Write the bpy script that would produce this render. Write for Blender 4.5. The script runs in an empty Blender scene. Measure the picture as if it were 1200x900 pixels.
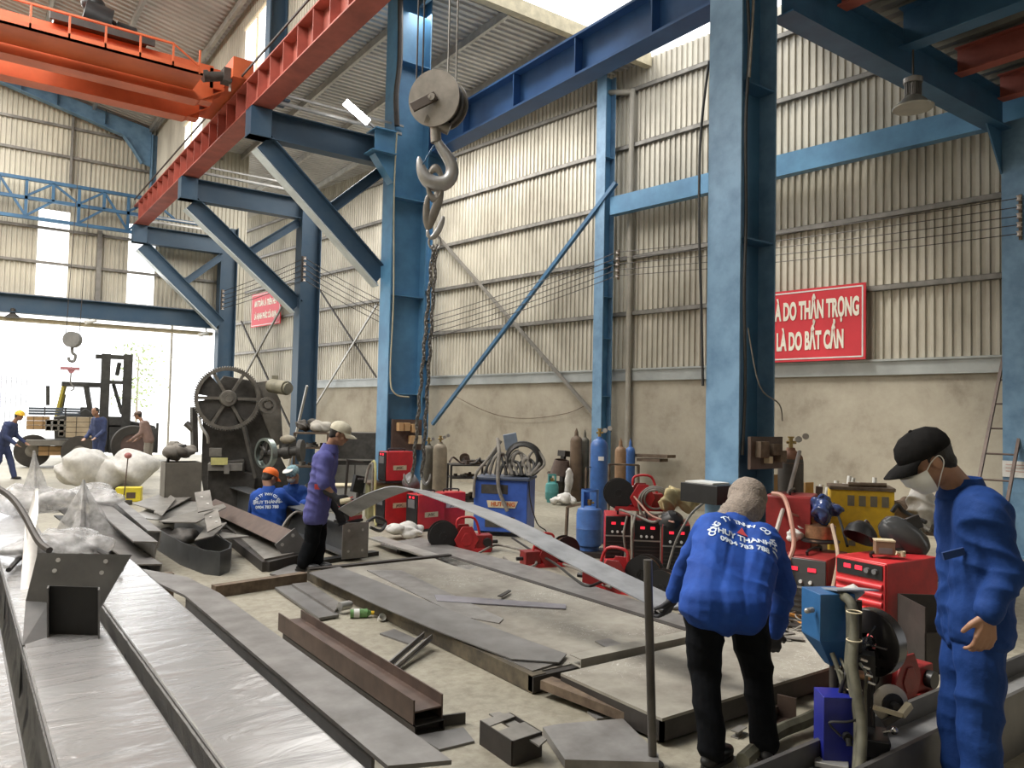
import bpy, bmesh, math, random
from mathutils import Vector, Matrix, noise
from mathutils.bvhtree import BVHTree
random.seed(7)
C = bpy.context.scene.collection
SC = bpy.context.scene
# ------------------------------------------------------------------ camera
FPX = 903.0
_dx = Vector((1255, -63, -FPX)).normalized()
_dy = Vector((-650, -23, -FPX)); _dy = (_dy - _dx * _dx.dot(_dy)).normalized()
_dz = _dx.cross(_dy)
RM = Matrix((_dx, _dy, _dz))           # camera axes -> world axes
CAM = Vector((0, 0, 1.6))
cd = bpy.data.cameras.new('camera'); cam = bpy.data.objects.new('camera', cd); C.objects.link(cam)
cam.matrix_world = Matrix.Translation(CAM) @ RM.to_4x4()
cd.sensor_fit = 'HORIZONTAL'; cd.sensor_width = 36; cd.lens = FPX / 1200 * 36; cd.clip_start = .05; cd.clip_end = 300
SC.camera = cam
def ray(px, py): return RM @ Vector(((px - 600) / FPX, -(py - 450) / FPX, -1))
def at(px, py, h=0.0):
    r = ray(px, py); return CAM + r * ((h - 1.6) / r.z)
def dep(px, py, d): return CAM + ray(px, py) * d
def onX(px, py, X):
    r = ray(px, py); return CAM + r * (X / r.x)
def onY(px, py, Y):
    r = ray(px, py); return CAM + r * (Y / r.y)
# ------------------------------------------------------------------ colour management, world, lights
SC.view_settings.view_transform = 'Standard'; SC.view_settings.look = 'None'
SC.view_settings.gamma = 1; SC.view_settings.use_curve_mapping = False
SC.view_settings.exposure = 0.22
SC.cycles.caustics_reflective = False; SC.cycles.caustics_refractive = False
W = bpy.data.worlds.new('world'); SC.world = W; W.use_nodes = True
bg = W.node_tree.nodes['Background']; bg.inputs[0].default_value = (0.97, 0.985, 1.0, 1); bg.inputs[1].default_value = 2.2
def area(name, loc, target, sx, sy, power, col=(1, 1, 1)):
    l = bpy.data.lights.new(name, 'AREA'); l.shape = 'RECTANGLE'; l.size = sx; l.size_y = sy; l.energy = power; l.color = col
    o = bpy.data.objects.new(name, l); C.objects.link(o); o.location = loc
    o.rotation_euler = (Vector(target) - Vector(loc)).to_track_quat('-Z', 'Y').to_euler(); return o
sun = bpy.data.lights.new('sun', 'SUN'); sun.energy = 3.0; sun.angle = math.radians(12); sun.color = (1, .96, .88)
so = bpy.data.objects.new('sun', sun); C.objects.link(so)
so.rotation_euler = Vector((0.52, -0.42, -1.0)).to_track_quat('-Z', 'Y').to_euler()
area('skylight_main_hall', (-2.2, 9.5, 8.95), (-2.2, 9.5, 0), 6.0, 10.0, 1500, (1, .97, .92))
area('skylight_gate_side', (-2.0, 17.5, 8.9), (-2.0, 17.5, 0), 5.0, 4.0, 500, (1, .97, .92))
area('skylight_side_aisle', (7.2, 14.5, 8.1), (7.2, 14.5, 0), 3.0, 8.0, 650, (1, .97, .92))
# ------------------------------------------------------------------ materials
MATS = {}
def mat(name, col, rough=.6, metal=0.0, var=.12, scale=6.0, col2=None, bump=0.0, stretch=(1, 1, 1), emit=0.0, bscale=None, spec=.5, alpha=1.0, thr=(.35, .7), det=6):
    if name in MATS: return MATS[name]
    m = bpy.data.materials.new(name); m.use_nodes = True; nt = m.node_tree; n = nt.nodes; L = nt.links
    b = n['Principled BSDF']; b.inputs['Roughness'].default_value = rough; b.inputs['Metallic'].default_value = metal
    b.inputs['Specular IOR Level'].default_value = spec
    c = tuple(col) + (1,)
    tc = n.new('ShaderNodeTexCoord'); mp = n.new('ShaderNodeMapping'); mp.inputs['Scale'].default_value = stretch
    L.new(tc.outputs['Object'], mp.inputs[0])
    nz = n.new('ShaderNodeTexNoise'); nz.inputs['Scale'].default_value = scale; nz.inputs['Detail'].default_value = det; nz.inputs['Roughness'].default_value = .6
    L.new(mp.outputs[0], nz.inputs[0])
    r = n.new('ShaderNodeValToRGB'); r.color_ramp.elements[0].position = thr[0]; r.color_ramp.elements[1].position = thr[1]
    if col2 is None: col2 = tuple(max(0, x * (1 - var * 2)) for x in col)
    r.color_ramp.elements[0].color = tuple(col2) + (1,)
    r.color_ramp.elements[1].color = tuple(min(1, x * (1 + var * .5)) for x in col) + (1,)
    L.new(nz.outputs[0], r.inputs[0]); L.new(r.outputs[0], b.inputs['Base Color'])
    if bump:
        nb = n.new('ShaderNodeTexNoise'); nb.inputs['Scale'].default_value = bscale or scale * 3; nb.inputs['Detail'].default_value = 4
        L.new(mp.outputs[0], nb.inputs[0]); bp = n.new('ShaderNodeBump'); bp.inputs['Strength'].default_value = bump; bp.inputs['Distance'].default_value = .02
        L.new(nb.outputs[0], bp.inputs['Height']); L.new(bp.outputs[0], b.inputs['Normal'])
    if emit:
        b.inputs['Emission Color'].default_value = c; b.inputs['Emission Strength'].default_value = emit
    if alpha < 1: b.inputs['Alpha'].default_value = alpha
    MATS[name] = m; return m
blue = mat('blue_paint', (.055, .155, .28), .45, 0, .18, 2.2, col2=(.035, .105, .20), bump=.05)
bluel = mat('light_blue_paint', (.105, .27, .44), .4, 0, .15, 3, col2=(.075, .20, .35))
blued = mat('slate_blue_paint', (.050, .085, .125), .5, 0, .15, 2, col2=(.03, .07, .12))
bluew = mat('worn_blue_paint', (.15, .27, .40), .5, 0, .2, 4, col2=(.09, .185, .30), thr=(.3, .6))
orange = mat('orange_paint', (.62, .135, .045), .5, 0, .12, 1.5, col2=(.45, .09, .03))
redp = mat('runway_red', (.42, .11, .08), .55, 0, .2, 3, col2=(.29, .075, .055))
clad = mat('cladding', (.56, .525, .44), .42, .15, .15, 1.1, col2=(.34, .31, .25), stretch=(1, 1, .5), thr=(.3, .62))
clad_end = mat('end_cladding', (.62, .58, .47), .5, .05, .12, 1.0, col2=(.48, .45, .37))
galv = mat('galvanised', (.50, .49, .46), .38, .55, .15, 4, col2=(.34, .33, .31))
galvd = mat('dusty_steel', (.27, .255, .23), .5, .3, .2, 5)
roofm = mat('roof_sheet', (.60, .585, .56), .4, .35, .12, .8, col2=(.45, .44, .42))
steel = mat('mill_steel', (.30, .29, .28), .45, .55, .2, 5, col2=(.20, .19, .18), bump=.05)
steell = mat('bright_steel', (.40, .40, .40), .45, .5, .15, 7, col2=(.28, .28, .29), bump=.04, stretch=(1, 1, 1))
dark = mat('dark_steel', (.062, .055, .05), .55, .4, .2, 7, col2=(.045, .04, .037))
brown = mat('brown_primer', (.13, .088, .07), .5, .25, .2, 6, col2=(.08, .055, .045))
rust = mat('rusty_steel', (.20, .15, .105), .75, .2, .2, 9, col2=(.10, .07, .05))
iron = mat('cast_iron', (.085, .08, .072), .55, .35, .2, 8, col2=(.05, .046, .042))
black = mat('black_plastic', (.018, .018, .019), .4, 0, .2, 8)
rubber = mat('rubber', (.022, .021, .020), .7, 0, .2, 10)
grey = mat('grey_plastic', (.16, .16, .165), .35, 0, .1, 8)
hose = mat('grey_hose', (.25, .23, .20), .6, 0, .2, 14)
hosek = mat('black_hose', (.03, .029, .027), .5, 0, .2, 14)
hosep = mat('pink_hose', (.48, .25, .19), .6, 0, .15, 10)
weldred = mat('machine_red', (.60, .035, .04), .38, 0, .15, 5, col2=(.42, .025, .03))
weldredd = mat('dull_red', (.30, .025, .025), .45, 0, .2, 6, col2=(.19, .018, .018))
white = mat('white_paint', (.75, .75, .72), .5, 0, .08, 6)
cream = mat('cream', (.66, .58, .40), .7, 0, .12, 8)
yellow = mat('yellow_paint', (.85, .55, .03), .5, 0, .12, 7, col2=(.66, .40, .03))
copper = mat('copper_wire', (.55, .30, .17), .3, .8, .15, 40, stretch=(1, 1, 1))
led = mat('red_display', (1, .03, .06), .4, 0, .0, 5, emit=.7)
cloth_w = mat('white_cloth', (.72, .70, .66), .85, 0, .12, 9, bump=.2)
wood = mat('light_wood', (.55, .36, .18), .7, 0, .15, 4, col2=(.42, .26, .12), stretch=(1, 8, 1))
skin = mat('skin', (.37, .20, .125), .55, 0, .08, 12)
skind = mat('tanned_skin', (.30, .16, .10), .55, 0, .08, 12)
hairm = mat('black_hair', (.015, .012, .010), .6, 0, .2, 60, bump=.3)
denim = mat('work_blue', (.022, .080, .36), .75, 0, .1, 7, col2=(.016, .055, .26), bump=.2, bscale=25, spec=.2)
denimv = mat('violet_blue', (.095, .10, .29), .8, 0, .12, 7, col2=(.07, .07, .26), bump=.2, bscale=25)
denimn = mat('overall_blue', (.015, .050, .20), .75, 0, .12, 7, col2=(.010, .036, .15), bump=.25, bscale=25, spec=.15)
trous = mat('black_cloth', (.007, .008, .010), .8, 0, .2, 9, bump=.25, bscale=22, spec=.08)
navy = mat('navy_cloth', (.03, .045, .12), .8, 0, .15, 8)
# ------------------------------------------------------------------ mesh helpers
def link(o, parent=None):
    C.objects.link(o)
    if parent is not None: o.parent = parent
    return o
def tag(o, label=None, cat=None, group=None, kind=None):
    if label: o['label'] = label
    if cat: o['category'] = cat
    if group: o['group'] = group
    if kind: o['kind'] = kind
    return o
def thing(name, label, cat, loc=(0, 0, 0), rz=0.0, group=None):
    o = bpy.data.objects.new(name, None); C.objects.link(o); o.empty_display_size = .1
    o.location = loc; o.rotation_euler = (0, 0, rz); return tag(o, label, cat, group)
def rotz(a): return Matrix.Rotation(a, 4, 'Z')
def T(x, y, z): return Matrix.Translation((x, y, z))
def frame(o, d, up=(0, 0, 1)):
    """matrix whose Y axis runs along d, Z near up, at o"""
    y = Vector(d).normalized(); u = Vector(up)
    x = y.cross(u)
    if x.length < 1e-4: x = y.cross(Vector((0, 1, 0)))
    x.normalize(); z = x.cross(y)
    return Matrix(((x.x, y.x, z.x, o[0]), (x.y, y.y, z.y, o[1]), (x.z, y.z, z.z, o[2]), (0, 0, 0, 1)))
class MB:
    def __init__(s): s.v = []; s.f = []; s.sm = []; s.M = Matrix.Identity(4)
    def add(s, vs, fs, M=None, smooth=False):
        A = s.M @ M if M is not None else s.M
        b = len(s.v); s.v += [A @ Vector(p) for p in vs]; s.f += [tuple(b + i for i in f) for f in fs]; s.sm += [smooth] * len(fs); return s
    def box(s, x0, x1, y0, y1, z0, z1, M=None):
        return s.add([(x0, y0, z0), (x1, y0, z0), (x1, y1, z0), (x0, y1, z0), (x0, y0, z1), (x1, y0, z1), (x1, y1, z1), (x0, y1, z1)],
                     [(3, 2, 1, 0), (4, 5, 6, 7), (0, 1, 5, 4), (1, 2, 6, 5), (2, 3, 7, 6), (3, 0, 4, 7)], M)
    def cb(s, c, sz, M=None):
        return s.box(c[0] - sz[0] / 2, c[0] + sz[0] / 2, c[1] - sz[1] / 2, c[1] + sz[1] / 2, c[2] - sz[2] / 2, c[2] + sz[2] / 2, M)
    def prism(s, poly, z0, z1, M=None):
        n = len(poly); vs = [(p[0], p[1], z0) for p in poly] + [(p[0], p[1], z1) for p in poly]
        fs = [tuple(reversed(range(n))), tuple(range(n, 2 * n))] + [(i, (i + 1) % n, n + (i + 1) % n, n + i) for i in range(n)]
        return s.add(vs, fs, M)
    def poly3(s, pts, th):
        """slab: polygon of 3D points (top face) pushed down by th along its normal"""
        P = [Vector(p) for p in pts]; nrm = (P[1] - P[0]).cross(P[2] - P[0]).normalized()
        if nrm.z < 0: P.reverse(); nrm = -nrm
        n = len(P); Q = [p - nrm * th for p in P]
        return s.add(P + Q, [tuple(range(n)), tuple(reversed(range(n, 2 * n)))] + [(n + i, n + (i + 1) % n, (i + 1) % n, i) for i in range(n)])
    def bar(s, a, b, w, h, up=(0, 0, 1)):
        a = Vector(a); b = Vector(b); M = frame(a, b - a, up); return s.box(-w / 2, w / 2, 0, (b - a).length, -h / 2, h / 2, M)
    def ibeam(s, a, b, w, h, tf=.015, tw=.01, up=(0, 0, 1)):
        """I section centred on the line a-b, height h along up, width w"""
        a = Vector(a); b = Vector(b); M = frame(a, b - a, up); L = (b - a).length
        s.box(-w / 2, w / 2, 0, L, h / 2 - tf, h / 2, M); s.box(-w / 2, w / 2, 0, L, -h / 2, -h / 2 + tf, M)
        return s.box(-tw / 2, tw / 2, 0, L, -h / 2 + tf, h / 2 - tf, M)
    def chan(s, a, b, w, h, t=.008, up=(0, 0, 1), flip=1):
        a = Vector(a); b = Vector(b); M = frame(a, b - a, up); L = (b - a).length; x0, x1 = (-w / 2, w / 2)
        s.box(x0, x1, 0, L, h / 2 - t, h / 2, M); s.box(x0, x1, 0, L, -h / 2, -h / 2 + t, M)
        if flip > 0: s.box(x0, x0 + t, 0, L, -h / 2 + t, h / 2 - t, M)
        else: s.box(x1 - t, x1, 0, L, -h / 2 + t, h / 2 - t, M)
        return s
    def cyl(s, a, b, r, r2=None, n=16, caps=True):
        a = Vector(a); b = Vector(b); r2 = r if r2 is None else r2; M = frame(a, b - a); L = (b - a).length
        vs = [(r * math.cos(2 * math.pi * i / n), 0, r * math.sin(2 * math.pi * i / n)) for i in range(n)] + [(r2 * math.cos(2 * math.pi * i / n), L, r2 * math.sin(2 * math.pi * i / n)) for i in range(n)]
        s.add(vs, [(i, n + i, n + (i + 1) % n, (i + 1) % n) for i in range(n)], M, True)
        if caps:
            s.add(vs[:n], [tuple(range(n))], M); s.add(vs[n:], [tuple(reversed(range(n)))], M)
        return s
    def lathe(s, prof, n=24, M=None, close=True):
        vs = []; fs = []
        for (r, z) in prof: vs += [(r * math.cos(2 * math.pi * i / n), r * math.sin(2 * math.pi * i / n), z) for i in range(n)]
        for k in range(len(prof) - 1):
            for i in range(n):
                j = (i + 1) % n; fs.append((k * n + i, k * n + j, (k + 1) * n + j, (k + 1) * n + i))
        if close:
            fs.append(tuple(reversed(range(n)))); m = (len(prof) - 1) * n; fs.append(tuple(m + i for i in range(n)))
        return s.add(vs, fs, M, True)
    def tube(s, pts, r, n=8, smooth=True, taper=None, sub=5, caps=True):
        P = [Vector(p) for p in pts]
        if smooth and len(P) > 2:
            Q = []
            for i in range(len(P) - 1):
                p0 = P[max(i - 1, 0)]; p1 = P[i]; p2 = P[i + 1]; p3 = P[min(i + 2, len(P) - 1)]
                for k in range(sub):
                    t = k / sub; Q.append(.5 * ((2 * p1) + (p2 - p0) * t + (2 * p0 - 5 * p1 + 4 * p2 - p3) * t * t + (3 * p1 - p0 - 3 * p2 + p3) * t ** 3))
            Q.append(P[-1]); P = Q
        m = len(P); vs = []; prev = None
        for i in range(m):
            d = (P[min(i + 1, m - 1)] - P[max(i - 1, 0)])
            if d.length < 1e-7: d = Vector((0, 0, 1))
            d.normalize()
            if prev is None:
                u = d.orthogonal().normalized()
            else:
                u = prev - d * prev.dot(d)
                u = u.normalized() if u.length > 1e-5 else d.orthogonal().normalized()
            prev = u; w = d.cross(u); rr = r if taper is None else r * (taper[0] + (taper[1] - taper[0]) * i / (m - 1))
            vs += [P[i] + (u * math.cos(2 * math.pi * k / n) + w * math.sin(2 * math.pi * k / n)) * rr for k in range(n)]
        fs = [(i * n + k, i * n + (k + 1) % n, (i + 1) * n + (k + 1) % n, (i + 1) * n + k) for i in range(m - 1) for k in range(n)]
        s.add(vs, fs, None, True)
        if caps: s.add(vs[:n], [tuple(reversed(range(n)))]); s.add(vs[-n:], [tuple(range(n))])
        return s
    def ell(s, c, r, M=None, n=16, m=10):
        c = Vector(c); r = (r, r, r) if isinstance(r, (int, float)) else r
        vs = [(c.x, c.y, c.z - r[2])]
        for j in range(1, m):
            a = -math.pi / 2 + math.pi * j / m
            vs += [(c.x + r[0] * math.cos(a) * math.cos(2 * math.pi * i / n), c.y + r[1] * math.cos(a) * math.sin(2 * math.pi * i / n), c.z + r[2] * math.sin(a)) for i in range(n)]
        vs.append((c.x, c.y, c.z + r[2])); e = len(vs) - 1; fs = []
        for i in range(n):
            fs.append((0, 1 + (i + 1) % n, 1 + i)); fs.append((e, e - n + i, e - n + (i + 1) % n))
        for j in range(m - 2):
            for i in range(n):
                a = 1 + j * n; fs.append((a + i, a + (i + 1) % n, a + n + (i + 1) % n, a + n + i))
        return s.add(vs, fs, M, True)
    def limb(s, a, b, ra, rb, n=14):
        """tapered capsule"""
        s.cyl(a, b, ra, rb, n); s.ell(a, ra, n=n, m=8); return s.ell(b, rb, n=n, m=8)
    def ring(s, R, r, M=None, n=32, k=8):
        vs = []; fs = []
        for i in range(n):
            a = 2 * math.pi * i / n
            for j in range(k):
                b = 2 * math.pi * j / k; vs.append(((R + r * math.cos(b)) * math.cos(a), (R + r * math.cos(b)) * math.sin(a), r * math.sin(b)))
        for i in range(n):
            for j in range(k): fs.append((i * k + j, ((i + 1) % n) * k + j, ((i + 1) % n) * k + (j + 1) % k, i * k + (j + 1) % k))
        return s.add(vs, fs, M, True)
    def build(s, name, m, parent=None, bevel=0.0, world=False, origin=True, mods=None):
        """world=True: vertices are world coordinates (parent must be an unparented Empty or object)"""
        me = bpy.data.meshes.new(name); vs = s.v; loc = Vector((0, 0, 0))
        if parent is not None and world:
            chain = []; p = parent
            while p is not None: chain.append(p.matrix_basis.copy()); p = p.parent
            A = Matrix.Identity(4)
            for q in reversed(chain): A = A @ q
            Ai = A.inverted(); vs = [Ai @ p for p in vs]
        if parent is None and origin:
            xs = [p.x for p in vs]; ys = [p.y for p in vs]; zs = [p.z for p in vs]
            loc = Vector(((min(xs) + max(xs)) / 2, (min(ys) + max(ys)) / 2, min(zs))); vs = [p - loc for p in vs]
        me.from_pydata([tuple(p) for p in vs], [], s.f); me.polygons.foreach_set('use_smooth', s.sm); me.update()
        bm = bmesh.new(); bm.from_mesh(me); bmesh.ops.recalc_face_normals(bm, faces=bm.faces); bm.to_mesh(me); bm.free()
        me.set_sharp_from_angle(angle=math.radians(38)); me.materials.append(m); o = bpy.data.objects.new(name, me); link(o, parent); o.location = loc
        if bevel:
            b = o.modifiers.new('bevel', 'BEVEL'); b.width = bevel; b.segments = 2; b.limit_method = 'ANGLE'
        return o
def scr(o):
    p = RM.transposed() @ (o.matrix_world.translation - CAM if o.parent is None else Vector((0, 0, -1))); return 600 + FPX * p.x / -p.z
ORD = ['leftmost', 'second from the left', 'third from the left', 'fourth from the left', 'fifth from the left', 'sixth from the left', 'seventh from the left', 'eighth from the left', 'ninth from the left', 'tenth from the left', 'eleventh from the left', 'twelfth from the left', 'thirteenth from the left', 'fourteenth from the left']
def rank(objs, phrase):
    bpy.context.view_layer.update()
    for o, w in zip(sorted(objs, key=lambda o: sum((RM.transposed() @ (o.matrix_world @ Vector(b) - CAM)).x / -(RM.transposed() @ (o.matrix_world @ Vector(b) - CAM)).z for b in o.bound_box)), ORD): o['label'] = '%s, %s' % (phrase, w)
def copy_tree(o, parent=None):
    c = o.copy(); C.objects.link(c); c.parent = parent
    for ch in list(o.children): copy_tree(ch, c)
    return c
def remesh(mb, voxel, smooth=4, disp=0.0, dscale=9.0, seed=0.0):
    """fuse the closed primitives of mb into one continuous surface, returns a mesh datablock"""
    me = bpy.data.meshes.new('tmp'); me.from_pydata([tuple(p) for p in mb.v], [], mb.f); me.update()
    bm = bmesh.new(); bm.from_mesh(me); bmesh.ops.recalc_face_normals(bm, faces=bm.faces); bm.to_mesh(me); bm.free()
    o = bpy.data.objects.new('tmp', me); C.objects.link(o)
    r = o.modifiers.new('r', 'REMESH'); r.mode = 'VOXEL'; r.voxel_size = voxel
    if smooth: sm = o.modifiers.new('s', 'SMOOTH'); sm.factor = .5; sm.iterations = smooth
    dg = bpy.context.evaluated_depsgraph_get(); dg.update()
    out = bpy.data.meshes.new_from_object(o.evaluated_get(dg)); bpy.data.objects.remove(o); bpy.data.meshes.remove(me)
    if disp:
        ns = [v.normal.copy() for v in out.vertices]
        for v, nn in zip(out.vertices, ns):
            p = v.co; q = Vector((p.x + .4 * p.z, p.y - .3 * p.z, p.z * .9 + .5 * p.x)) * dscale * .75 + Vector((seed, seed * 2, 0))
            a = noise.noise(q * .6); b = 1 - abs(noise.noise(Vector((q.x * .55, q.y * .55, q.z * 1.5)) + Vector((5, 1, 2)))) * 2.6; b = max(b, -.2)
            v.co = p + nn * disp * (a * .8 + b * .85 - .35)
        out.update()
    out.polygons.foreach_set('use_smooth', [True] * len(out.polygons)); return out
def meshobj(name, me, m, parent=None, loc=None):
    me.name = name; me.materials.clear(); me.materials.append(m); o = bpy.data.objects.new(name, me); link(o, parent)
    if loc is not None: o.location = loc
    return o
def textmesh(body, size, extrude=.002, sx=1.0, align='CENTER', spacing=1.0, bold=0.0):
    cu = bpy.data.curves.new('t', 'FONT'); cu.body = body; cu.size = size; cu.extrude = extrude; cu.align_x = align; cu.align_y = 'CENTER'; cu.space_character = spacing; cu.offset = bold; cu.resolution_u = 4
    o = bpy.data.objects.new('t', cu); C.objects.link(o); dg = bpy.context.evaluated_depsgraph_get(); dg.update()
    me = bpy.data.meshes.new_from_object(o.evaluated_get(dg)); bpy.data.objects.remove(o); bpy.data.curves.remove(cu)
    for v in me.vertices: v.co.x *= sx
    return me
def puttext(name, body, size, M, m, parent=None, sx=1.0, bold=0.0, ext=.002, label=None):
    me = textmesh(body, size, ext, sx, bold=bold); me.transform(M); o = meshobj(name, me, m, parent)
    if label: o['label'] = label
    return o
# ================================================================== SETTING
def struct(o): o['kind'] = 'structure'; return o
# floor -------------------------------------------------------------
def floor_mat():
    m = bpy.data.materials.new('concrete_floor'); m.use_nodes = True; nt = m.node_tree; n = nt.nodes; L = nt.links; b = n['Principled BSDF']
    tc = n.new('ShaderNodeTexCoord')
    def nz(s, d=6, r=.6):
        x = n.new('ShaderNodeTexNoise'); x.inputs['Scale'].default_value = s; x.inputs['Detail'].default_value = d; x.inputs['Roughness'].default_value = r; L.new(tc.outputs['Object'], x.inputs[0]); return x
    a = nz(.7); r = n.new('ShaderNodeValToRGB'); e = r.color_ramp.elements
    e[0].position = .32; e[0].color = (.24, .22, .17, 1); e[1].position = .68; e[1].color = (.43, .40, .32, 1)
    L.new(a.outputs[0], r.inputs[0])
    f = nz(14, 8, .7); r2 = n.new('ShaderNodeValToRGB'); r2.color_ramp.elements[0].position = .35; r2.color_ramp.elements[0].color = (.62, .60, .57, 1); r2.color_ramp.elements[1].position = .6; r2.color_ramp.elements[1].color = (1, 1, 1, 1)
    L.new(f.outputs[0], r2.inputs[0]); mx = n.new('ShaderNodeMix'); mx.data_type = 'RGBA'; mx.blend_type = 'MULTIPLY'; mx.inputs[0].default_value = .8
    L.new(r.outputs[0], mx.inputs[6]); L.new(r2.outputs[0], mx.inputs[7]); L.new(mx.outputs[2], b.inputs['Base Color'])
    b.inputs['Roughness'].default_value = .55
    bp = n.new('ShaderNodeBump'); bp.inputs['Strength'].default_value = .12; bp.inputs['Distance'].default_value = .02; L.new(f.outputs[0], bp.inputs['Height']); L.new(bp.outputs[0], b.inputs['Normal'])
    return m
f = MB().box(-9, 13, -4, 28.6, -.2, 0).build('floor', floor_mat(), origin=False); struct(f)
# the wall on the right, slightly out of line with the hall -----------
WP = Vector((10.1, 12.73, 0)); WD = Vector((-.130, .9915, 0)).normalized(); WN = Vector((-WD.y, WD.x, 0))   # WN points into the hall (-X)
def wl(Y, off=0.0, z=0.0):
    s = (Y - WP.y) / WD.y; p = WP + WD * s + WN * off; p.z = z; return p
def wpx(px, py, off=0.0):
    r = ray(px, py); t = ((WP - CAM).dot(WN) + off) / r.dot(WN); return CAM + r * t
def plaster_mat():
    m = bpy.data.materials.new('stained_render'); m.use_nodes = True; nt = m.node_tree; n = nt.nodes; L = nt.links; b = n['Principled BSDF']; b.inputs['Roughness'].default_value = .85
    tc = n.new('ShaderNodeTexCoord')
    a = n.new('ShaderNodeTexNoise'); a.inputs['Scale'].default_value = 1.3; a.inputs['Detail'].default_value = 12; a.inputs['Roughness'].default_value = .72; a.inputs['Distortion'].default_value = .15
    L.new(tc.outputs['Object'], a.inputs[0]); r = n.new('ShaderNodeValToRGB'); e = r.color_ramp.elements
    e[0].position = .30; e[0].color = (.25, .215, .165, 1); e[1].position = .68; e[1].color = (.44, .40, .32, 1); x = e.new(.48); x.color = (.37, .33, .26, 1)
    L.new(a.outputs[0], r.inputs[0])
    L.new(r.outputs[0], b.inputs['Base Color'])
    bp = n.new('ShaderNodeBump'); bp.inputs['Strength'].default_value = .2; bp.inputs['Distance'].default_value = .03; L.new(a.outputs[0], bp.inputs['Height']); L.new(bp.outputs[0], b.inputs['Normal'])
    return m
w = MB(); a0 = wl(-3); a1 = wl(28.4); M = frame(a0, WD); Lw = (a1 - a0).length
w.box(0, .25, 0, Lw, 0, 2.32, M); w = struct(w.build('wall_right', plaster_mat(), origin=False))
# ribbed cladding: real trapezoid ribs
def ribs(mb, o, along, up, length, height, pitch=.1, depth=.028, out=None, top=None):
    """ribbed sheet starting at o; ribs run along `up`"""
    along = Vector(along).normalized(); up = Vector(up).normalized(); out = Vector(out); n = max(1, round(length / pitch)); pitch = length / n; vs = []; fs = []
    prof = []
    for i in range(n):
        for u, d in ((0, 0), (.45, 0), (.55, 1), (.9, 1)): prof.append(((i + u) * pitch, d * depth))
    prof.append((n * pitch, 0))
    for (u, d) in prof:
        b = Vector(o) + along * u + out * d; h = height if top is None else top(u); vs += [b, b + up * h]
    for i in range(len(prof) - 1): fs.append((2 * i, 2 * i + 2, 2 * i + 3, 2 * i + 1))
    return mb.add(vs, fs)
cl = ribs(MB(), wl(-3, .0, 2.5), WD, (0, 0, 1), Lw, 5.95, .115, .028, WN)
cl.box(.03, .05, 0, Lw, 2.3, 8.45, M)
cl.build('cladding', clad, w, world=True)
fl = MB().box(-.05, .02, 0, Lw, 2.30, 2.5, M).box(-.08, 0, 0, Lw, 2.50, 2.53, M)
fl.build('flashing', mat('zinc_flashing', (.40, .42, .41), .45, .3, .12, 2), w, world=True)
for z in (3.58, 4.65, 5.72, 6.82, 7.9):
    g = MB().box(-.09, -.075, 0, Lw, z - .04, z + .04, M).box(-.09, -.0, 0, Lw, z + .03, z + .04, M).box(-.09, -.0, 0, Lw, z - .04, z - .03, M)
    g.build('girt', galvd, w, world=True)
# far end wall of the main hall --------------------------------------
YE = 20.75
e = MB()
def end_top(x): return 8.6 + (3.7 - x) * .19
wins = [(1.36, 1.99, 4.13, 6.15), (3.26, 3.87, 4.13, 6.1)]
xs = [-9, 1.36, 1.99, 3.26, 3.87, 6.1]
for x0, x1 in zip(xs, xs[1:]):
    if x0 in (1.36, 3.26):
        zt = 6.15 if x0 < 2 else 6.1
        ribs(e, (x0, YE, 3.95), (1, 0, 0), (0, 0, 1), x1 - x0, .18, .1, .025, (0, -1, 0))
        ribs(e, (x0, YE, zt), (1, 0, 0), (0, 0, 1), x1 - x0, 3, .1, .025, (0, -1, 0), top=lambda u, x0=x0, zt=zt: min(end_top(x0 + u), 8.9) - zt)
    else:
        ribs(e, (x0, YE, 3.95), (1, 0, 0), (0, 0, 1), x1 - x0, 3, .1, .025, (0, -1, 0), top=lambda u, x0=x0: end_top(x0 + u) - 3.95 if x0 < 3 else 4.6)
we = struct(e.build('wall_back', clad_end, origin=False))
for z in (4.9, 5.7, 7.45, 8.15):
    MB().box(-9, 5.4, YE - .08, YE - .03, z - .03, z + .03).build('girt', galvd, we)
MB().box(-9, 5.4, YE - .06, YE + .02, 4.07, 4.14).build('flashing', galv, we)
for i, (x0, x1, z0, z1) in enumerate(wins):
    g = MB().box(x0, x1, YE + .02, YE + .04, z0, z1)
    wm = mat('translucent_panel', (1, 1, 1), .4, 0, 0, 4, emit=1.6)
    g = struct(g.build('window_%d' % (i + 1), wm, origin=False))
    MB().box(x0 - .02, x1 + .02, YE - .05, YE - .02, 5.69, 5.72).box(x0 - .02, x1 + .02, YE - .05, YE - .02, 4.9, 4.93).build('window_bar', galvd, g)
# side wall of the main hall above the runway -------------------------
sw = MB(); XS = 3.78
ribs(sw, (XS, 5, 6.55), (0, 1, 0), (0, 0, 1), 15.7, 1.95, .1, .025, (-1, 0, 0)); sw = struct(sw.build('wall_upper', clad, origin=False))
for k, (y0, y1, z0, z1) in enumerate(((11.7, 13.1, 6.95, 8.0), (16.0, 17.3, 6.85, 7.6))):
    g = struct(MB().box(XS - .06, XS - .03, y0, y1, z0, z1).build('window_%d' % (k + 3), wm, origin=False))
    MB().box(XS - .09, XS - .06, y0, y1, z0 - .04, z0).box(XS - .09, XS - .06, y0, y1, z1, z1 + .04).box(XS - .09, XS - .06, (y0 + y1) / 2 - .02, (y0 + y1) / 2 + .02, z0, z1).build('window_frame', cream, g)
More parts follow.
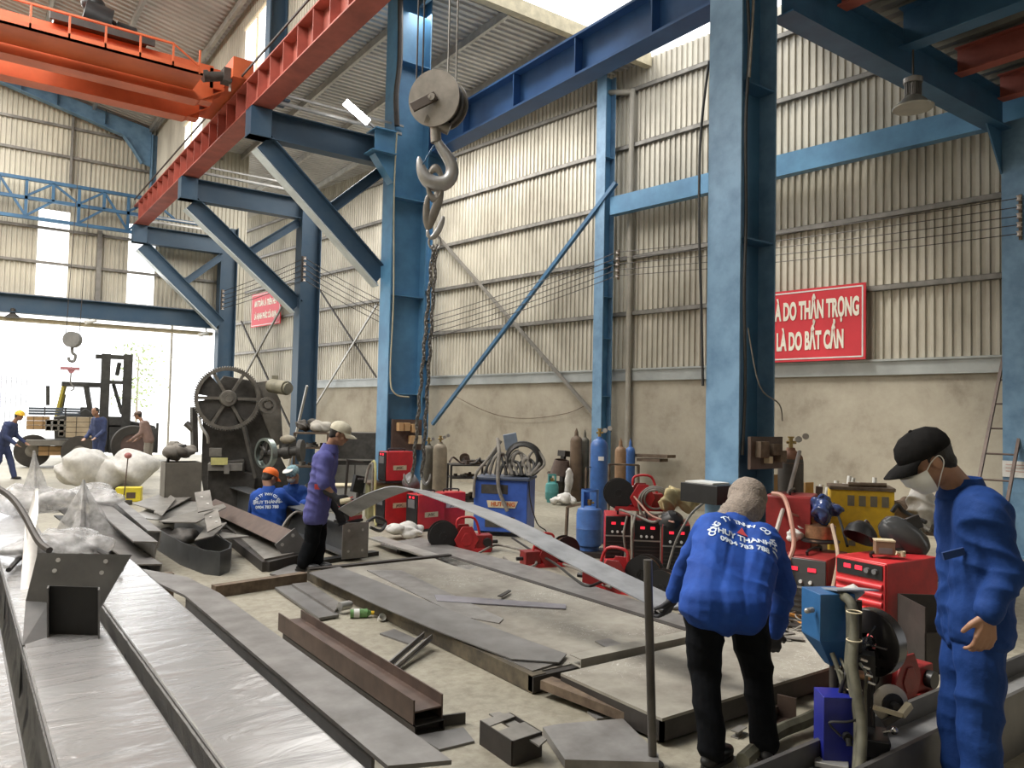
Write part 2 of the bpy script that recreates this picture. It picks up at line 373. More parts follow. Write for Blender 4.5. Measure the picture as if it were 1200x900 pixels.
# roofs ---------------------------------------------------------------
r = MB()   # side aisle roof, ribs across
ribs(r, (3.85, 10.3, 8.42), (0, 1, 0), (1, 0, 0), 18, 7.2, .16, .035, (0, 0, -1), top=None)
rs = struct(r.build('ceiling', roofm, origin=False))
for x in (4.6, 5.9, 7.2, 8.5):
    MB().box(x - .03, x + .03, 10.3, 28, 8.24, 8.38).build('purlin', galv, rs)
MB().box(3.9, 10.4, 10.15, 10.3, 8.25, 8.5).build('roof_edge', cream, rs)
r = MB(); sl = .19   # main hall roof rises away from the side wall
ribs(r, (3.85, 8.2, 8.52), (0, 1, 0), (-1, 0, sl), 13, 10.5, .16, .035, (0, 0, -1))
rm = struct(r.build('ceiling_main', roofm, origin=False))
for k in range(7):
    x = 3.6 - k * 1.25; z = 8.44 + (3.85 - x) * sl
    MB().box(x - .03, x + .03, 8.2, 20.7, z - .12, z).build('purlin', galv, rm)
# ground and yard beyond the gate --------------------------------------
g = struct(MB().box(-30, 20, 28.6, 80, -.25, -.02).build('ground', mat('bright_concrete', (.80, .79, .76), .7, 0, .06, .6), origin=False))
g2 = struct(MB().box(-30, -9, -4, 28.6, -.25, -.02).build('ground', MATS['bright_concrete'], origin=False))
# near end of the hall, behind and above the camera
struct(MB().box(-9.2, -9, -4.2, 28.6, 0, 11).build('wall_left', clad_end, origin=False))
r = MB(); zn = lambda x: 8.56 + (3.85 - x) * sl
for (x0, x1, y0, y1) in ((3.85, 2.2, -4, 8.2), (-1.8, -9, -4, 8.2), (2.2, -1.8, -4, 3.2), (2.2, -1.8, 7.8, 8.2)):  # unseen roof, its opening placed to let sun onto the foreground
    r.add([(x0, y0, zn(x0)), (x1, y0, zn(x1)), (x1, y1, zn(x1)), (x0, y1, zn(x0)), (x0, y0, zn(x0) + .04), (x1, y0, zn(x1) + .04), (x1, y1, zn(x1) + .04), (x0, y1, zn(x0) + .04)], [(3, 2, 1, 0), (4, 5, 6, 7), (0, 1, 5, 4), (1, 2, 6, 5), (2, 3, 7, 6), (3, 0, 4, 7)])
struct(r.build('ceiling_front', roofm, origin=False))
o = struct(MB().box(-9, 12, -4.2, -4, 0, 9).build('wall_front', clad_end, origin=False))
r = MB(); ribs(r, (3.85, -4, 8.5), (0, 1, 0), (1, 0, 0), 11.4, 8.4, .16, .035, (0, 0, -1)); struct(r.build('ceiling_near', roofm, origin=False))
# ================================================================== STEEL FRAME
def hcol(name, label, x, y, dx, dy, z0, z1, m, webm=None, stiff=(), group=None, tf=.018):
    """column: flanges face +-X (dy wide), web along X (dx deep)"""
    t = thing(name, label, 'column', (x, y, z0), 0, group)
    MB().box(-dx / 2, -dx / 2 + tf, -dy / 2, dy / 2, 0, z1 - z0).box(dx / 2 - tf, dx / 2, -dy / 2, dy / 2, 0, z1 - z0).build('flange', m, t)
    MB().box(-dx / 2 + tf, dx / 2 - tf, -.008, .008, 0, z1 - z0).build('web', webm or m, t)
    for z in stiff: MB().box(-dx / 2 + tf, dx / 2 - tf, -dy / 2 + .01, dy / 2 - .01, z - z0 - .008, z - z0 + .008).build('stiffener', webm or m, t)
    MB().box(-dx / 2 - .06, dx / 2 + .06, -dy / 2 - .06, dy / 2 + .06, 0, .03).build('base_plate', m, t)
    return t
c1 = hcol('steel_column', 'big blue H-section column at right centre with a lit-toned worn left face and black cables', 5.71, 4.42, .50, .36, 0, 8.4, bluew, blue, (3.2, 4.6), None)  # paler flange, darker web: lit and shaded sides put into the paint
c2 = hcol('steel_column', 'blue H-section crane column standing behind the hanging chain and hook', 5.72, 11.0, .62, .36, 0, 8.4, bluel, bluel, (1.9, 3.45, 5.0, 7.2), None)
c3 = hcol('steel_column', 'dark blue column of the middle portal, behind the standing worker in the pale cap', 5.80, 15.4, .42, .34, 0, 6.1, blued, blued, (), None)
c4 = hcol('steel_column', 'dark blue column at the right edge of the gate, behind the big gear wheel', 5.55, 20.45, .42, .34, 0, 6.3, blued, blued, (), None)
p = wl(11.0, .30); c5 = hcol('steel_column', 'slim blue wall column between the long bracing rod and the grey drain pipe', p.x - .02, p.y, .26, .26, 0, 8.2, bluew, bluel, (2.0, 3.1, 3.9, 4.55, 6.6), None)
p = wl(16.6, .30); c6 = hcol('steel_column', 'blue wall column half hidden behind the hanging chain, next to the crane column', p.x - .12, p.y, .30, .28, 0, 8.3, blue, blue, (2.0, 2.9, 3.9, 4.6), None)
c7 = hcol('steel_column', 'blue column at the right edge with a white paper notice taped on it', 10.72, 4.05, .40, .30, 0, 5.4, bluew, blue, (), None)
c8 = hcol('steel_column', 'dark blue upper column rising above the end of the near portal beam', 3.62, 11.2, .26, .2, 6.15, 8.5, blued, blued, (), None)
# portals
def portal(y, cx, label, hd=.21, xl=3.25, h0=5.55, h1=5.965):
    t = thing('portal_bracket', label, 'bracket', (cx, y, 3.4), 0)
    MB().ibeam((xl, y, (h0 + h1) / 2), (cx - hd, y, (h0 + h1) / 2), .22, h1 - h0).build('beam', blued, t, world=True)
    MB().ibeam((xl + .22, y, h0 - .05), (cx - hd, y, 3.75), .2, .3, up=(1, 0, 1)).build('brace', blued, t, world=True)
    MB().bar((xl + .22 - .12, y, h0 - .18), (cx - hd - .08, y, 3.60), .22, .02, up=(1, 0, 1)).build('brace_edge', mat('pale_edge', (.62, .68, .70), .35, .3, .1, 4), t, world=True)
    mx = (xl + cx) / 2 + .1; MB().ibeam((mx, y, 4.75), (cx - hd, y, h0 - .05), .14, .16, up=(-1, 0, 1)).build('strut', blued, t, world=True)
    MB().box(xl, xl + .3, y - .13, y + .13, h0, h1).build('end_post', blued, t, world=True)
    MB().box(xl + .2, cx - .1, y - .2, y - .15, h1 + .09, h1 + .13).box(xl + .2, cx - .1, y - .26, y - .24, h1 + .2, h1 + .23).build('pipe', galv, t, world=True)
portal(11.18, 5.72, 'dark blue portal bracket with a pale-edged diagonal brace nearest the fluorescent light', hd=.31)
portal(15.4, 5.80, 'dark blue portal bracket with diagonal brace in front of the small red sign')
portal(20.2, 5.55, 'dark blue portal bracket with diagonal brace against the end wall by the gate')
# red runway beam
t = thing('runway_beam', 'long red crane runway beam with vertical stiffeners running to the end wall at upper left', 'beam', (3.42, 12, 5.98))
MB().box(3.27, 3.57, 3, 20.3, 5.98, 6.0).box(3.27, 3.57, 3, 20.3, 6.43, 6.45).box(3.41, 3.43, 3, 20.3, 6.0, 6.43).build('girder', redp, t, world=True)
k = 0
y = 6.2
while y < 20.2:
    MB().box(3.28, 3.41, y - .008, y + .008, 6.0, 6.43).build('stiffener', redp, t, world=True); y += .52
MB().box(3.39, 3.45, 3, 20.3, 6.45, 6.5).build('rail', rust, t, world=True)
MB().box(3.22, 3.24, 3, 20, 6.52, 6.545).build('conductor_rail', dark, t, world=True)
# blue runway beam, right
t = thing('runway_beam', 'long blue crane runway beam running from the crane column up to the top centre', 'beam', (6.12, 8, 5.8))
MB().box(6.02, 6.30, 3.0, 11.6, 5.80, 5.83).box(6.02, 6.30, 3.0, 11.6, 6.30, 6.33).box(6.15, 6.17, 3.0, 11.6, 5.83, 6.30).build('girder', mat('runway_blue', (.045, .13, .33), .4, 0, .2, 1.5, col2=(.03, .09, .24)), t, world=True)
for y in (4.6, 5.9, 7.2, 8.5, 9.8, 10.9): MB().box(6.03, 6.15, y - .01, y + .01, 5.83, 6.30).build('stiffener', MATS['runway_blue'], t, world=True)
# bracket on the crane column carrying the portal end
t = thing('corbel', 'light blue welded corbel bracket on the left side of the crane column', 'bracket', (5.25, 10.95, 5.3))
MB().prism([(5.08, 5.62), (5.08, 5.98), (5.41, 5.98), (5.41, 5.2)], 0, .02, Matrix(((1, 0, 0, 0), (0, 0, 1, 10.82), (0, 1, 0, 0), (0, 0, 0, 1)))).build('side_plate', bluel, t, world=True)
MB().box(5.0, 5.41, 10.72, 11.06, 5.62, 5.64).build('shelf', bluel, t, world=True)
MB().box(5.06, 5.41, 10.74, 11.1, 5.98, 6.0).build('shelf', bluel, t, world=True)
MB().bar((5.08, 10.9, 5.6), (5.40, 10.9, 5.2), .2, .015).build('edge_plate', bluel, t, world=True)
t = thing('corbel', 'blue corbel bracket on the right side of the crane column under the blue runway beam', 'bracket', (6.15, 10.95, 5.3))
MB().prism([(6.04, 5.1), (6.04, 5.79), (6.5, 5.79), (6.5, 5.5)], 0, .02, Matrix(((1, 0, 0, 0), (0, 0, 1, 10.82), (0, 1, 0, 0), (0, 0, 0, 1)))).build('side_plate', blue, t, world=True)
MB().box(6.03, 6.5, 10.72, 11.1, 5.77, 5.8).build('shelf', blue, t, world=True)
# wall tie beam
a = wl(10.8, .33, 5.62); b = wl(3.9, .42, 5.62)
t = thing('tie_beam', 'blue channel tie beam along the ribbed wall, behind the big right-centre column', 'beam', a)
MB().chan(a, b, .16, .34, .015, flip=-1).build('channel', bluel, t, world=True)
for k in range(3):
    p = a + (b - a) * (.12 + k * .3); MB().bar(p + Vector((0, 0, -.15)), p + Vector((0, 0, .15)), .012, .1).build('stiffener', bluel, t, world=True)
# near deck at upper right
t = thing('deck_beam', 'dark blue beam carrying the low deck, running from the big column to the notice column', 'beam', (8, 4.18, 5.3))
MB().ibeam((5.97, 4.2, 5.52), (10.55, 4.2, 5.52), .24, .44).build('beam', blue, t, world=True)
MB().prism([(10.52, 4.75), (10.52, 5.3), (10.1, 5.3)], 0, .02, Matrix(((1, 0, 0, 0), (0, 0, 1, 4.19), (0, 1, 0, 0), (0, 0, 0, 1)))).build('gusset', blue, t, world=True)
dk = struct(ribs(MB(), (5.95, 4.3, 5.98), (1, 0, 0), (0, -1, 0), 5.6, 4.0, .22, .05, (0, 0, -1)).build('ceiling_deck', mat('deck_sheet', (.20, .19, .165), .5, .3, .15, 2), origin=False))
MB().box(5.9, 11.6, .2, 4.4, 6.05, 6.15).build('deck_slab', galvd, dk)
for x, m, nm, lb in ((7.9, blue, 'deck_joist', 'blue joist under the low deck, left of the high-bay lamp end'), (6.75, redp, 'deck_joist', 'red joist under the deck close to the big column'), (9.1, redp, 'deck_joist', 'red joist under the deck near the notice column'), (10.2, redp, 'deck_joist', 'red joist under the deck at the right edge of the view')):
    t = thing(nm, lb, 'beam', (x, 2.6, 5.6)); MB().ibeam((x, .5, 5.72), (x, 4.08, 5.72), .16 if m is redp else .2, .3 if m is redp else .42).build('joist', m, t, world=True)
# header beam and truss over the gate
t = thing('gate_header', 'long blue-grey header beam across the top of the open gate', 'beam', (0, 20.5, 3.66))
MB().ibeam((-8, 20.5, 3.87), (5.33, 20.5, 3.87), .24, .42).build('beam', blued, t, world=True)
MB().box(-8, 5.3, 20.62, 20.9, 3.5, 3.58).build('shutter_rail', cream, t, world=True)
t = thing('lattice_truss', 'blue three-chord lattice truss across the end wall above the gate', 'truss', (0, 20.4, 5.8))
for z in (5.82, 6.26, 6.69): MB().bar((-8, 20.35, z), (5.0 if z < 6.5 else 3.6, 20.35, z), .08, .075).build('chord', blue, t, world=True)
xs = [-1.0 + .52 * i for i in range(10)]
for i, x in enumerate(xs):
    MB().bar((x, 20.35, 6.26 if i % 2 else 5.85), (x, 20.35, 6.67), .06, .08).build('post', blue, t, world=True)
for i in range(0, 9, 2):
    MB().bar((xs[i], 20.35, 5.85), (xs[i] + .52 * 1.0, 20.35, 6.26), .05, .05).build('lacing', blue, t, world=True)
    MB().bar((xs[i] + .52, 20.35, 6.67), (xs[i] + 1.04, 20.35, 5.85 if i % 4 else 6.3), .05, .05).build('lacing', blue, t, world=True)
    MB().bar((xs[i], 20.35, 6.3), (xs[i] + .52, 20.35, 6.67), .05, .05).build('lacing', blue, t, world=True)
# rafter and upper corner column at the end wall
t = thing('rafter', 'blue tapered roof rafter with curved knee against the end wall', 'beam', (0, 20.4, 8.2))
def zr(x): return 8.42 + (3.7 - x) * .19
pl = [(3.62, zr(3.62)), (-6, zr(-6)), (-6, zr(-6) - .3), (.3, zr(.3) - .26), (2.2, zr(2.2) - .36), (3.0, zr(3.0) - .42), (3.22, 7.85), (3.42, 7.55), (3.62, 7.5)]
MB().prism(pl, 0, .012, Matrix(((1, 0, 0, 0), (0, 0, 1, 20.42), (0, 1, 0, 0), (0, 0, 0, 1)))).build('web', bluew, t, world=True)
pp = [Vector((x, 20.42, z)) for x, z in pl[2:8]]
for q, s_ in zip(pp, pp[1:]): MB().bar(q, s_, .2, .015).build('lower_flange', bluew, t, world=True)
for x in (0.1, .9, 1.6, 2.6): MB().box(x - .006, x + .006, 20.33, 20.42, zr(x) - .3, zr(x)).build('stiffener', blued, t, world=True)
hcol('steel_column', 'blue upper column in the far corner under the rafter knee', 3.72, 20.42, .18, .2, 6.4, 8.3, bluew, bluew, ())
t = thing('wall_post', 'slim grey wall post running down the middle of the end wall', 'post', (2.62, 20.62, 4.1)); MB().box(2.57, 2.67, 20.6, 20.7, 4.1, 5.8).build('post', galvd, t, world=True)
t = thing('wall_post', 'pale wall post in the upper end wall behind the hoist ropes', 'post', (1.95, 20.62, 6.7)); MB().box(1.93, 1.98, 20.62, 20.7, 6.7, 8.7).build('post', galvd, t, world=True)
# drain pipe by the slim column
p = wl(10.55, .1); MBp = MB().cyl(p, (p.x, p.y, 7.9), .055, n=14).cyl((p.x, p.y, 7.85), (p.x - .25, p.y + .55, 7.95), .055, n=14)
t = MBp.build('drain_pipe', mat('pipe_beige', (.40, .37, .31), .5, 0, .1, 3)); tag(t, 'grey-beige drain pipe running down the ribbed wall beside the slim blue column', 'pipe')
# wall bracing
def rod(name, label, a, b, r, m, cat='brace'):
    t = MB().bar(a, b, r * 2, r * 2).build(name, m); return tag(t, label, cat)
rod('brace_rod', 'long blue diagonal brace rising from the crane column foot to the slim wall column', wpx(507, 497, .45), wpx(722, 214, .45), .038, blue)
rod('brace_angle', 'grey steel angle brace falling across the ribbed wall to the foot of the slim column', wpx(513, 277, .12), wpx(715, 507, .12), .03, mat('dusty_angle', (.22, .205, .18), .6, .2))
rod('brace_rod', 'thin black tie rod crossing behind the standing worker in the pale cap', wpx(367, 328, .15), wpx(441, 442, .15), .02, dark)
rod('brace_rod', 'thin grey tie rod rising from the shelves towards the crane column', wpx(345, 516, .2), wpx(442, 357, .2), .022, galv)
rod('brace_rod', 'thin dark tie rod falling to the motor behind the gear wheel', wpx(276, 362, .2), wpx(340, 500, .2), .025, dark)
rod('brace_rod', 'grey-blue tie rod crossing in front of the small red sign', wpx(287, 440, .26), wpx(330, 360, .26), .028, galvd)
rod('brace_rod', 'grey tube leaning against the middle portal column', at(332, 573, 0), dep(360, 452, 15.0), .02, galv)
# ================================================================== OVERHEAD
def gear_prof(R, rr, n, off=0.0):
    P = []
    for i in range(n):
        a = 2 * math.pi * i / n
        for da, r in ((0, rr), (.28, rr), (.38, R), (.62, R), (.72, rr)): P.append(((r) * math.cos(a + da * 2 * math.pi / n + off), r * math.sin(a + da * 2 * math.pi / n + off)))
    return P
t = thing('overhead_crane', 'orange double-girder overhead crane bridge with railed walkway at upper left', 'crane', (0, 12.3, 6.2))
for y, lb in ((11.97, None), (12.78, None)):
    g = MB().box(-6, 2.75, y, y + .28, 6.2, 6.225).box(-6, 2.95, y + .03, y + .25, 6.225, 6.78)
    g.add([(2.75, y, 6.2), (3.1, y, 6.42), (3.1, y + .28, 6.42), (2.75, y + .28, 6.2), (2.75, y, 6.225), (3.1, y, 6.445), (3.1, y + .28, 6.445), (2.75, y + .28, 6.225)], [(3, 2, 1, 0), (4, 5, 6, 7), (0, 1, 5, 4), (1, 2, 6, 5), (2, 3, 7, 6), (3, 0, 4, 7)])
    g.box(2.9, 3.12, y + .03, y + .25, 6.445, 6.75); g.build('girder', orange, t, world=True)
MB().box(3.1, 3.4, 11.5, 13.5, 6.5, 6.8).build('end_carriage', orange, t, world=True)
wk = MB().box(-6, 2.65, 11.35, 11.97, 6.33, 6.36).box(-6, 2.65, 11.35, 11.37, 6.33, 6.42); wk = wk.build('walkway', orange, t, world=True)
for x in [-.3, .13, .56, .99, 1.41, 1.83, 2.25, 2.6]: MB().box(x - .012, x + .012, 11.35, 11.375, 6.36, 6.68).build('rail_post', orange, wk, world=True)
MB().box(-6, 2.25, 11.345, 11.375, 6.66, 6.685).bar((2.25, 11.36, 6.67), (2.6, 11.36, 6.45), .02, .02).bar((2.6, 11.36, 6.45), (2.6, 11.36, 6.33), .02, .02).build('handrail', orange, wk, world=True)
m_ = MB().cyl((2.78, 11.7, 6.47), (3.05, 11.7, 6.55), .07).cyl((2.72, 11.7, 6.46), (2.80, 11.7, 6.49), .085).box(3.0, 3.12, 11.6, 11.8, 6.45, 6.65); m_.build('travel_motor', iron, t, world=True)
MB().bar((3.12, 11.72, 6.35), (3.13, 11.72, 6.75), .03, .03).build('bumper', white, t, world=True)
# hoist trolley
t = thing('hoist_trolley', 'black hoist trolley with motor and drum standing on the orange crane bridge', 'hoist', (1.4, 12.2, 6.8))
MB().box(.85, 2.0, 11.9, 13.1, 6.78, 6.88).build('trolley_frame', black, t, world=True)
MB().cyl((1.22, 12.2, 7.10), (1.56, 12.2, 7.04), .23).ell((1.34, 12.2, 7.28), (.16, .14, .12)).box(1.3, 1.45, 12.0, 12.2, 6.88, 7.0).build('motor', black, t, world=True)
MB().cyl((1.64, 12.3, 7.02), (1.90, 12.3, 6.99), .16).bar((1.4, 12.2, 7.25), (1.72, 12.25, 7.05), .04, .04).build('drum', black, t, world=True)
MB().box(.8, 2.1, 11.86, 11.9, 6.78, 6.90).build('end_plate', dark, t, world=True)
# far hook block hanging from the crane
pb = dep(85, 398, 16.5); tp = onY(105, 90, pb.y)
t = thing('hook_block', 'far grey round hook block hanging in the bright gate opening above the forklift', 'hook', pb)
MB().cyl(pb + Vector((-.04, -.07, 0)), pb + Vector((.04, .07, 0)), .17, n=28).build('sheave', mat('hazy_grey', (.22, .22, .21), .6), t, world=True)
h = MB().tube([pb + Vector(q) for q in ((0, 0, -.15), (.01, 0, -.28), (.07, 0, -.34), (.04, 0, -.46), (-.04, 0, -.45), (-.06, 0, -.38))], .03); h.build('hook', MATS['hazy_grey'], t, world=True)
for dx in (-.13, .12): MB().cyl(pb + Vector((dx, 0, 0)), Vector((tp.x + dx, pb.y, 6.9)), .008, n=6).build('rope', dark, t, world=True)
t = thing('spreader', 'small faded red lifting spreader with hook below the far hook block', 'lifting gear', pb + Vector((0, 0, -.9)))
q = pb + Vector((0, 0, -.62)); MB().box(q.x - .2, q.x + .16, q.y - .03, q.y + .03, q.z - .03, q.z + .03).prism([(-.09, 0), (.1, 0), (.03, -.1), (-.03, -.1)], -.02, .02, Matrix.Translation(q) @ Matrix(((1, 0, 0, 0), (0, 0, 1, 0), (0, 1, 0, 0), (0, 0, 0, 1)))).build('spreader_bar', mat('faded_red', (.50, .22, .24), .6), t, world=True)
MB().tube([q + Vector((0, 0, -.1)), q + Vector((0, 0, -.3)), q + Vector((.07, 0, -.42)), q + Vector((.0, 0, -.48))], .015).build('hook', MATS['hazy_grey'], t, world=True)
MB().cyl(q + Vector((0, 0, .02)), q + Vector((.01, 0, .24)), .006, n=6).build('sling', dark, t, world=True)
for k, (x0, x1) in enumerate(((110, 98), (120, 72))):
    pass
# near crane hook ------------------------------------------------------
HB = dep(510, 116, 6.5)
t = thing('crane_hook', 'large grey crane hook block with big round sheave plate and double hook at top centre', 'hook', HB - Vector((0, 0, .9)))
vd = (HB - CAM).normalized(); side = vd.cross(Vector((0, 0, 1))).normalized()
ax = (vd + side * .45 + Vector((0, 0, -.28))).normalized()    # sheave axis
hookm = mat('hook_steel', (.27, .245, .215), .42, .5, .2, 5, col2=(.17, .155, .135)); hookl = mat('worn_hook', (.42, .41, .40), .35, .6, .15, 6)
MB().cyl(HB - ax * .03, HB - ax * .015, .235, n=48).build('cheek_plate', hookm, t, bevel=.003, world=True)
b2 = HB + ax * .19; MB().cyl(b2, b2 + ax * .02, .215, n=40).build('cheek_plate', hookm, t, world=True)
MB().cyl(HB + ax * .0, HB + ax * .04, .205, n=40).cyl(HB + ax * .05, HB + ax * .09, .19, n=40).cyl(HB + ax * .10, HB + ax * .14, .205, n=40).cyl(HB + ax * .145, HB + ax * .185, .19, n=40).build('sheave', iron, t, world=True)
bx = frame(HB - ax * .045, side * .86 + Vector((0, 0, .5)), -ax); MB().box(-.04, .04, -.2, .03, -.012, .012, bx).build('axle_keeper', mat('dark_brown_steel', (.085, .065, .052), .5, .3), t, bevel=.003, world=True)
MB().cyl(HB - ax * .075, HB - ax * .03, .03, n=16).cyl(HB - ax * .07 + side * -.02, HB - ax * .045 + side * -.02, .015, n=12).build('axle_pin', hookm, t, world=True)
u = side; z = Vector((0, 0, 1)); N = HB + Vector((0, 0, -.26)) - side * .0 + ax * .06
def hk(pts): return [N + u * a + z * b for a, b in pts]
# shank and main hook opening to the left
def blade(name, pts, rs, m, depthw, par):
    """hook of lens section swept along pts (plane u-z), rs = half thickness radially"""
    P = [Vector(p) for p in pts]; mb = MB(); vs = []; fs = []; n = len(P); K = 10
    for i in range(n):
        d = (P[min(i + 1, n - 1)] - P[max(i - 1, 0)]).normalized(); nn = d.cross(vd).normalized()
        for k in range(K):
            a = 2 * math.pi * k / K; vs.append(P[i] + nn * rs[i] * math.cos(a) + vd * depthw[i] * math.sin(a))
    for i in range(n - 1):
        for k in range(K): fs.append((i * K + k, i * K + (k + 1) % K, (i + 1) * K + (k + 1) % K, (i + 1) * K + k))
    fs += [tuple(reversed(range(K))), tuple((n - 1) * K + k for k in range(K))]
    mb.add(vs, fs, None, True); o = mb.build(name, m, par, world=True); s_ = o.modifiers.new('s', 'SUBSURF'); s_.levels = 1; s_.render_levels = 2; return o
MB().cyl(N + z * .06 + u * -.02, N + u * -.01 - z * .1, .045, n=16).cyl(N + z * .1 + u * -.1, N + z * .02 + u * .1, .05, n=16).build('shank', hookm, t, world=True)
blade('hook', hk([(-.01, -.06), (.03, -.14), (.09, -.21), (.135, -.29), (.135, -.37), (.10, -.43), (.03, -.46), (-.05, -.45), (-.11, -.39), (-.14, -.30), (-.155, -.22)]), [.035, .045, .055, .06, .065, .07, .075, .075, .06, .04, .012], hookl, [.045, .05, .055, .06, .06, .06, .055, .05, .045, .03, .01], t)
MB().bar(N + u * -.03 - z * .13, N + u * -.12 - z * .3, .012, .06, up=vd).build('safety_latch', blue, t, world=True)
for a, b in ((-.16, -.33), (-.12, -.3)): pass
for s_, tt in ((-.215, 505), (-.165, 480), (.09, 525), (.16, 545)):
    a = HB + side * s_ + ax * (.12 if s_ < 0 else .03); b = a + Vector((0, 0, 4.1)); MB().cyl(a, b, .0075, n=8).build('wire_rope', dark if s_ < 0 else galvd, t, world=True)
# shackle-like lifting hook and chain
L0 = N + z * -.42 + u * .02
t = thing('lifting_chain', 'long steel chain hanging from the crane hook on a forged link and swivel hook', 'chain', (L0.x, L0.y, .9))
P = lambda a, b, c=0: L0 + u * a + z * b + vd * c
MB().ring(.075, .022, Matrix.Translation(P(-.03, -.03)) @ Matrix(((u.x, z.x, vd.x, 0), (u.y, z.y, vd.y, 0), (u.z, z.z, vd.z, 0), (0, 0, 0, 1))) @ Matrix.Diagonal((.8, 1.75, 1, 1))).build('master_link', hookm, t, world=True)
blade('link_plate', [P(.01, .02), P(.02, -.08), P(.0, -.2), P(-.05, -.33), P(-.075, -.43)], [.02, .035, .045, .04, .03], hookm, [.015, .02, .02, .02, .015], t)
blade('link_plate', [P(-.085, -.12), P(-.1, -.24), P(-.09, -.36), P(-.075, -.44)], [.02, .03, .04, .02], hookm, [.012, .018, .018, .012], t)
blade('swivel_hook', [P(.05, -.3), P(.035, -.37), P(.0, -.45), P(-.04, -.5), P(-.08, -.49), P(-.085, -.42)], [.018, .028, .03, .028, .022, .014], hookl, [.02, .02, .02, .02, .02, .012], t)
MB().ring(.05, .009, Matrix.Translation(P(-.02, -.53)) @ Matrix(((u.x, z.x, vd.x, 0), (u.y, z.y, vd.y, 0), (u.z, z.z, vd.z, 0), (0, 0, 0, 1))) @ Matrix.Diagonal((1, 1.2, 1, 1))).build('ring', hookl, t, world=True)
top = P(-.02, -.58); bot = dep(489, 556, 6.45)
links = MB(); n = 62
for strand, off in ((0, -.022), (1, .024)):
    for i in range(n):
        f_ = i / (n - 1); c = top.lerp(bot, f_) + u * off * (.6 + 1.1 * f_) + u * .006 * math.sin(i * .9 + strand); L = (top - bot).length / n
        Mx = Matrix.Translation(c) @ Matrix(((u.x, vd.x, z.x, 0), (u.y, vd.y, z.y, 0), (u.z, vd.z, z.z, 0), (0, 0, 0, 1))) @ Matrix.Rotation(.5 + (math.pi / 2 if i % 2 else 0), 4, 'Z') @ Matrix.Rotation(math.pi / 2, 4, 'X') @ Matrix.Diagonal((.72, 1.45, 1, 1))
        links.ring(L * .52, .0085, Mx, n=10, k=5)
links.build('chain_strand', mat('chain_steel', (.20, .19, .18), .35, .8, .2, 20), t, world=True)
for s_, lb in ((-1, None), (1, None)):
    b = bot + u * .04 * s_; blade('grab_hook', [b + z * .05, b - z * .04, b + u * .03 * s_ - z * .09, b + u * .065 * s_ - z * .05, b + u * .07 * s_ + z * .01], [.012, .016, .018, .014, .006], hookl, [.01, .013, .013, .01, .006], t)
# lamps ------------------------------------------------------------------
p = onY(418, 131, 10.7); t = thing('flood_light', 'bright white lit lamp beside the crane column at the portal beam', 'light', p)
d = (onY(431, 142, 10.7) - onY(406, 120, 10.7)); a = p - d * .55; b = p + d * .55
MB().bar(a, b, .1, .05, up=(0, -.6, -.6)).build('housing', white, t, world=True)
nrm = Vector((-.25, -.75, -.6)).normalized(); MB().bar(a + nrm * .03, b + nrm * .03, .11, .012, up=nrm).build('tube', mat('lit_lamp', (1, 1, 1), .4, 0, 0, 5, emit=14), t, world=True)
MB().bar(p - nrm * .02, (5.09, 10.85, 6.0), .03, .03).build('bracket', galv, t, world=True)
p = dep(1070, 118, 7.6); t = thing('high_bay_lamp', 'unlit grey high-bay lamp with ribbed housing under the deck beam', 'light', p - Vector((0, 0, .08)))
Mt = Matrix.Translation((0, 0, 0))
MB().lathe([(.185, 0), (.19, .012), (.15, .045), (.095, .10), (.06, .125)], 32).build('reflector', mat('lamp_shade', (.40, .39, .35), .3, .6, .1, 5), t)
MB().lathe([(.165, .012), (.1, .03), (.01, .03)], 24).build('lens', mat('lamp_lens', (.6, .57, .45), .3, 0, .05), t)
g = MB(); g.lathe([(.062, .12), (.062, .25)], 20)
for i in range(18):
    a = 2 * math.pi * i / 18; g.box(.055, .078, -.003, .003, .13, .25, rotz(a))
g.build('heat_sink', mat('lamp_body', (.22, .21, .20), .4, .5), t); MB().lathe([(.085, .25), (.09, .26), (.09, .30), (.06, .315)], 20).build('driver_cap', MATS['lamp_body'], t)
MB().tube([(0, 0, .31), (0, 0, .42), (.02, .01, .6)], .01).build('hanger', dark, t)
p = onY(15, 366, 20.45); t = thing('high_bay_lamp', 'small dark lamp hanging under the gate header at far left', 'light', (p.x, p.y, p.z - .12))
MB().lathe([(.17, 0), (.1, .06), (.05, .1), (.05, .2), (.01, .22)], 16).build('shade', iron, t); MB().cyl((0, 0, .2), (0, 0, 3.67 - t.location.z), .01, n=6).build('hanger', dark, t)
for px, py, lb in ((108, 376, 'small white camera fixed under the gate header near the hoist ropes'), (240, 391, 'small white camera fixed under the right end of the gate header')):
    p = onY(px, py, 20.4); t = thing('security_camera', lb, 'camera', p)
    MB().cyl((-.14, -.03, -.05), (.08, .05, .03), .05, n=14).build('body', white, t); MB().bar((.03, .03, .02), (.05, .08, 3.67 - p.z), .03, .03).build('mount', white, t)
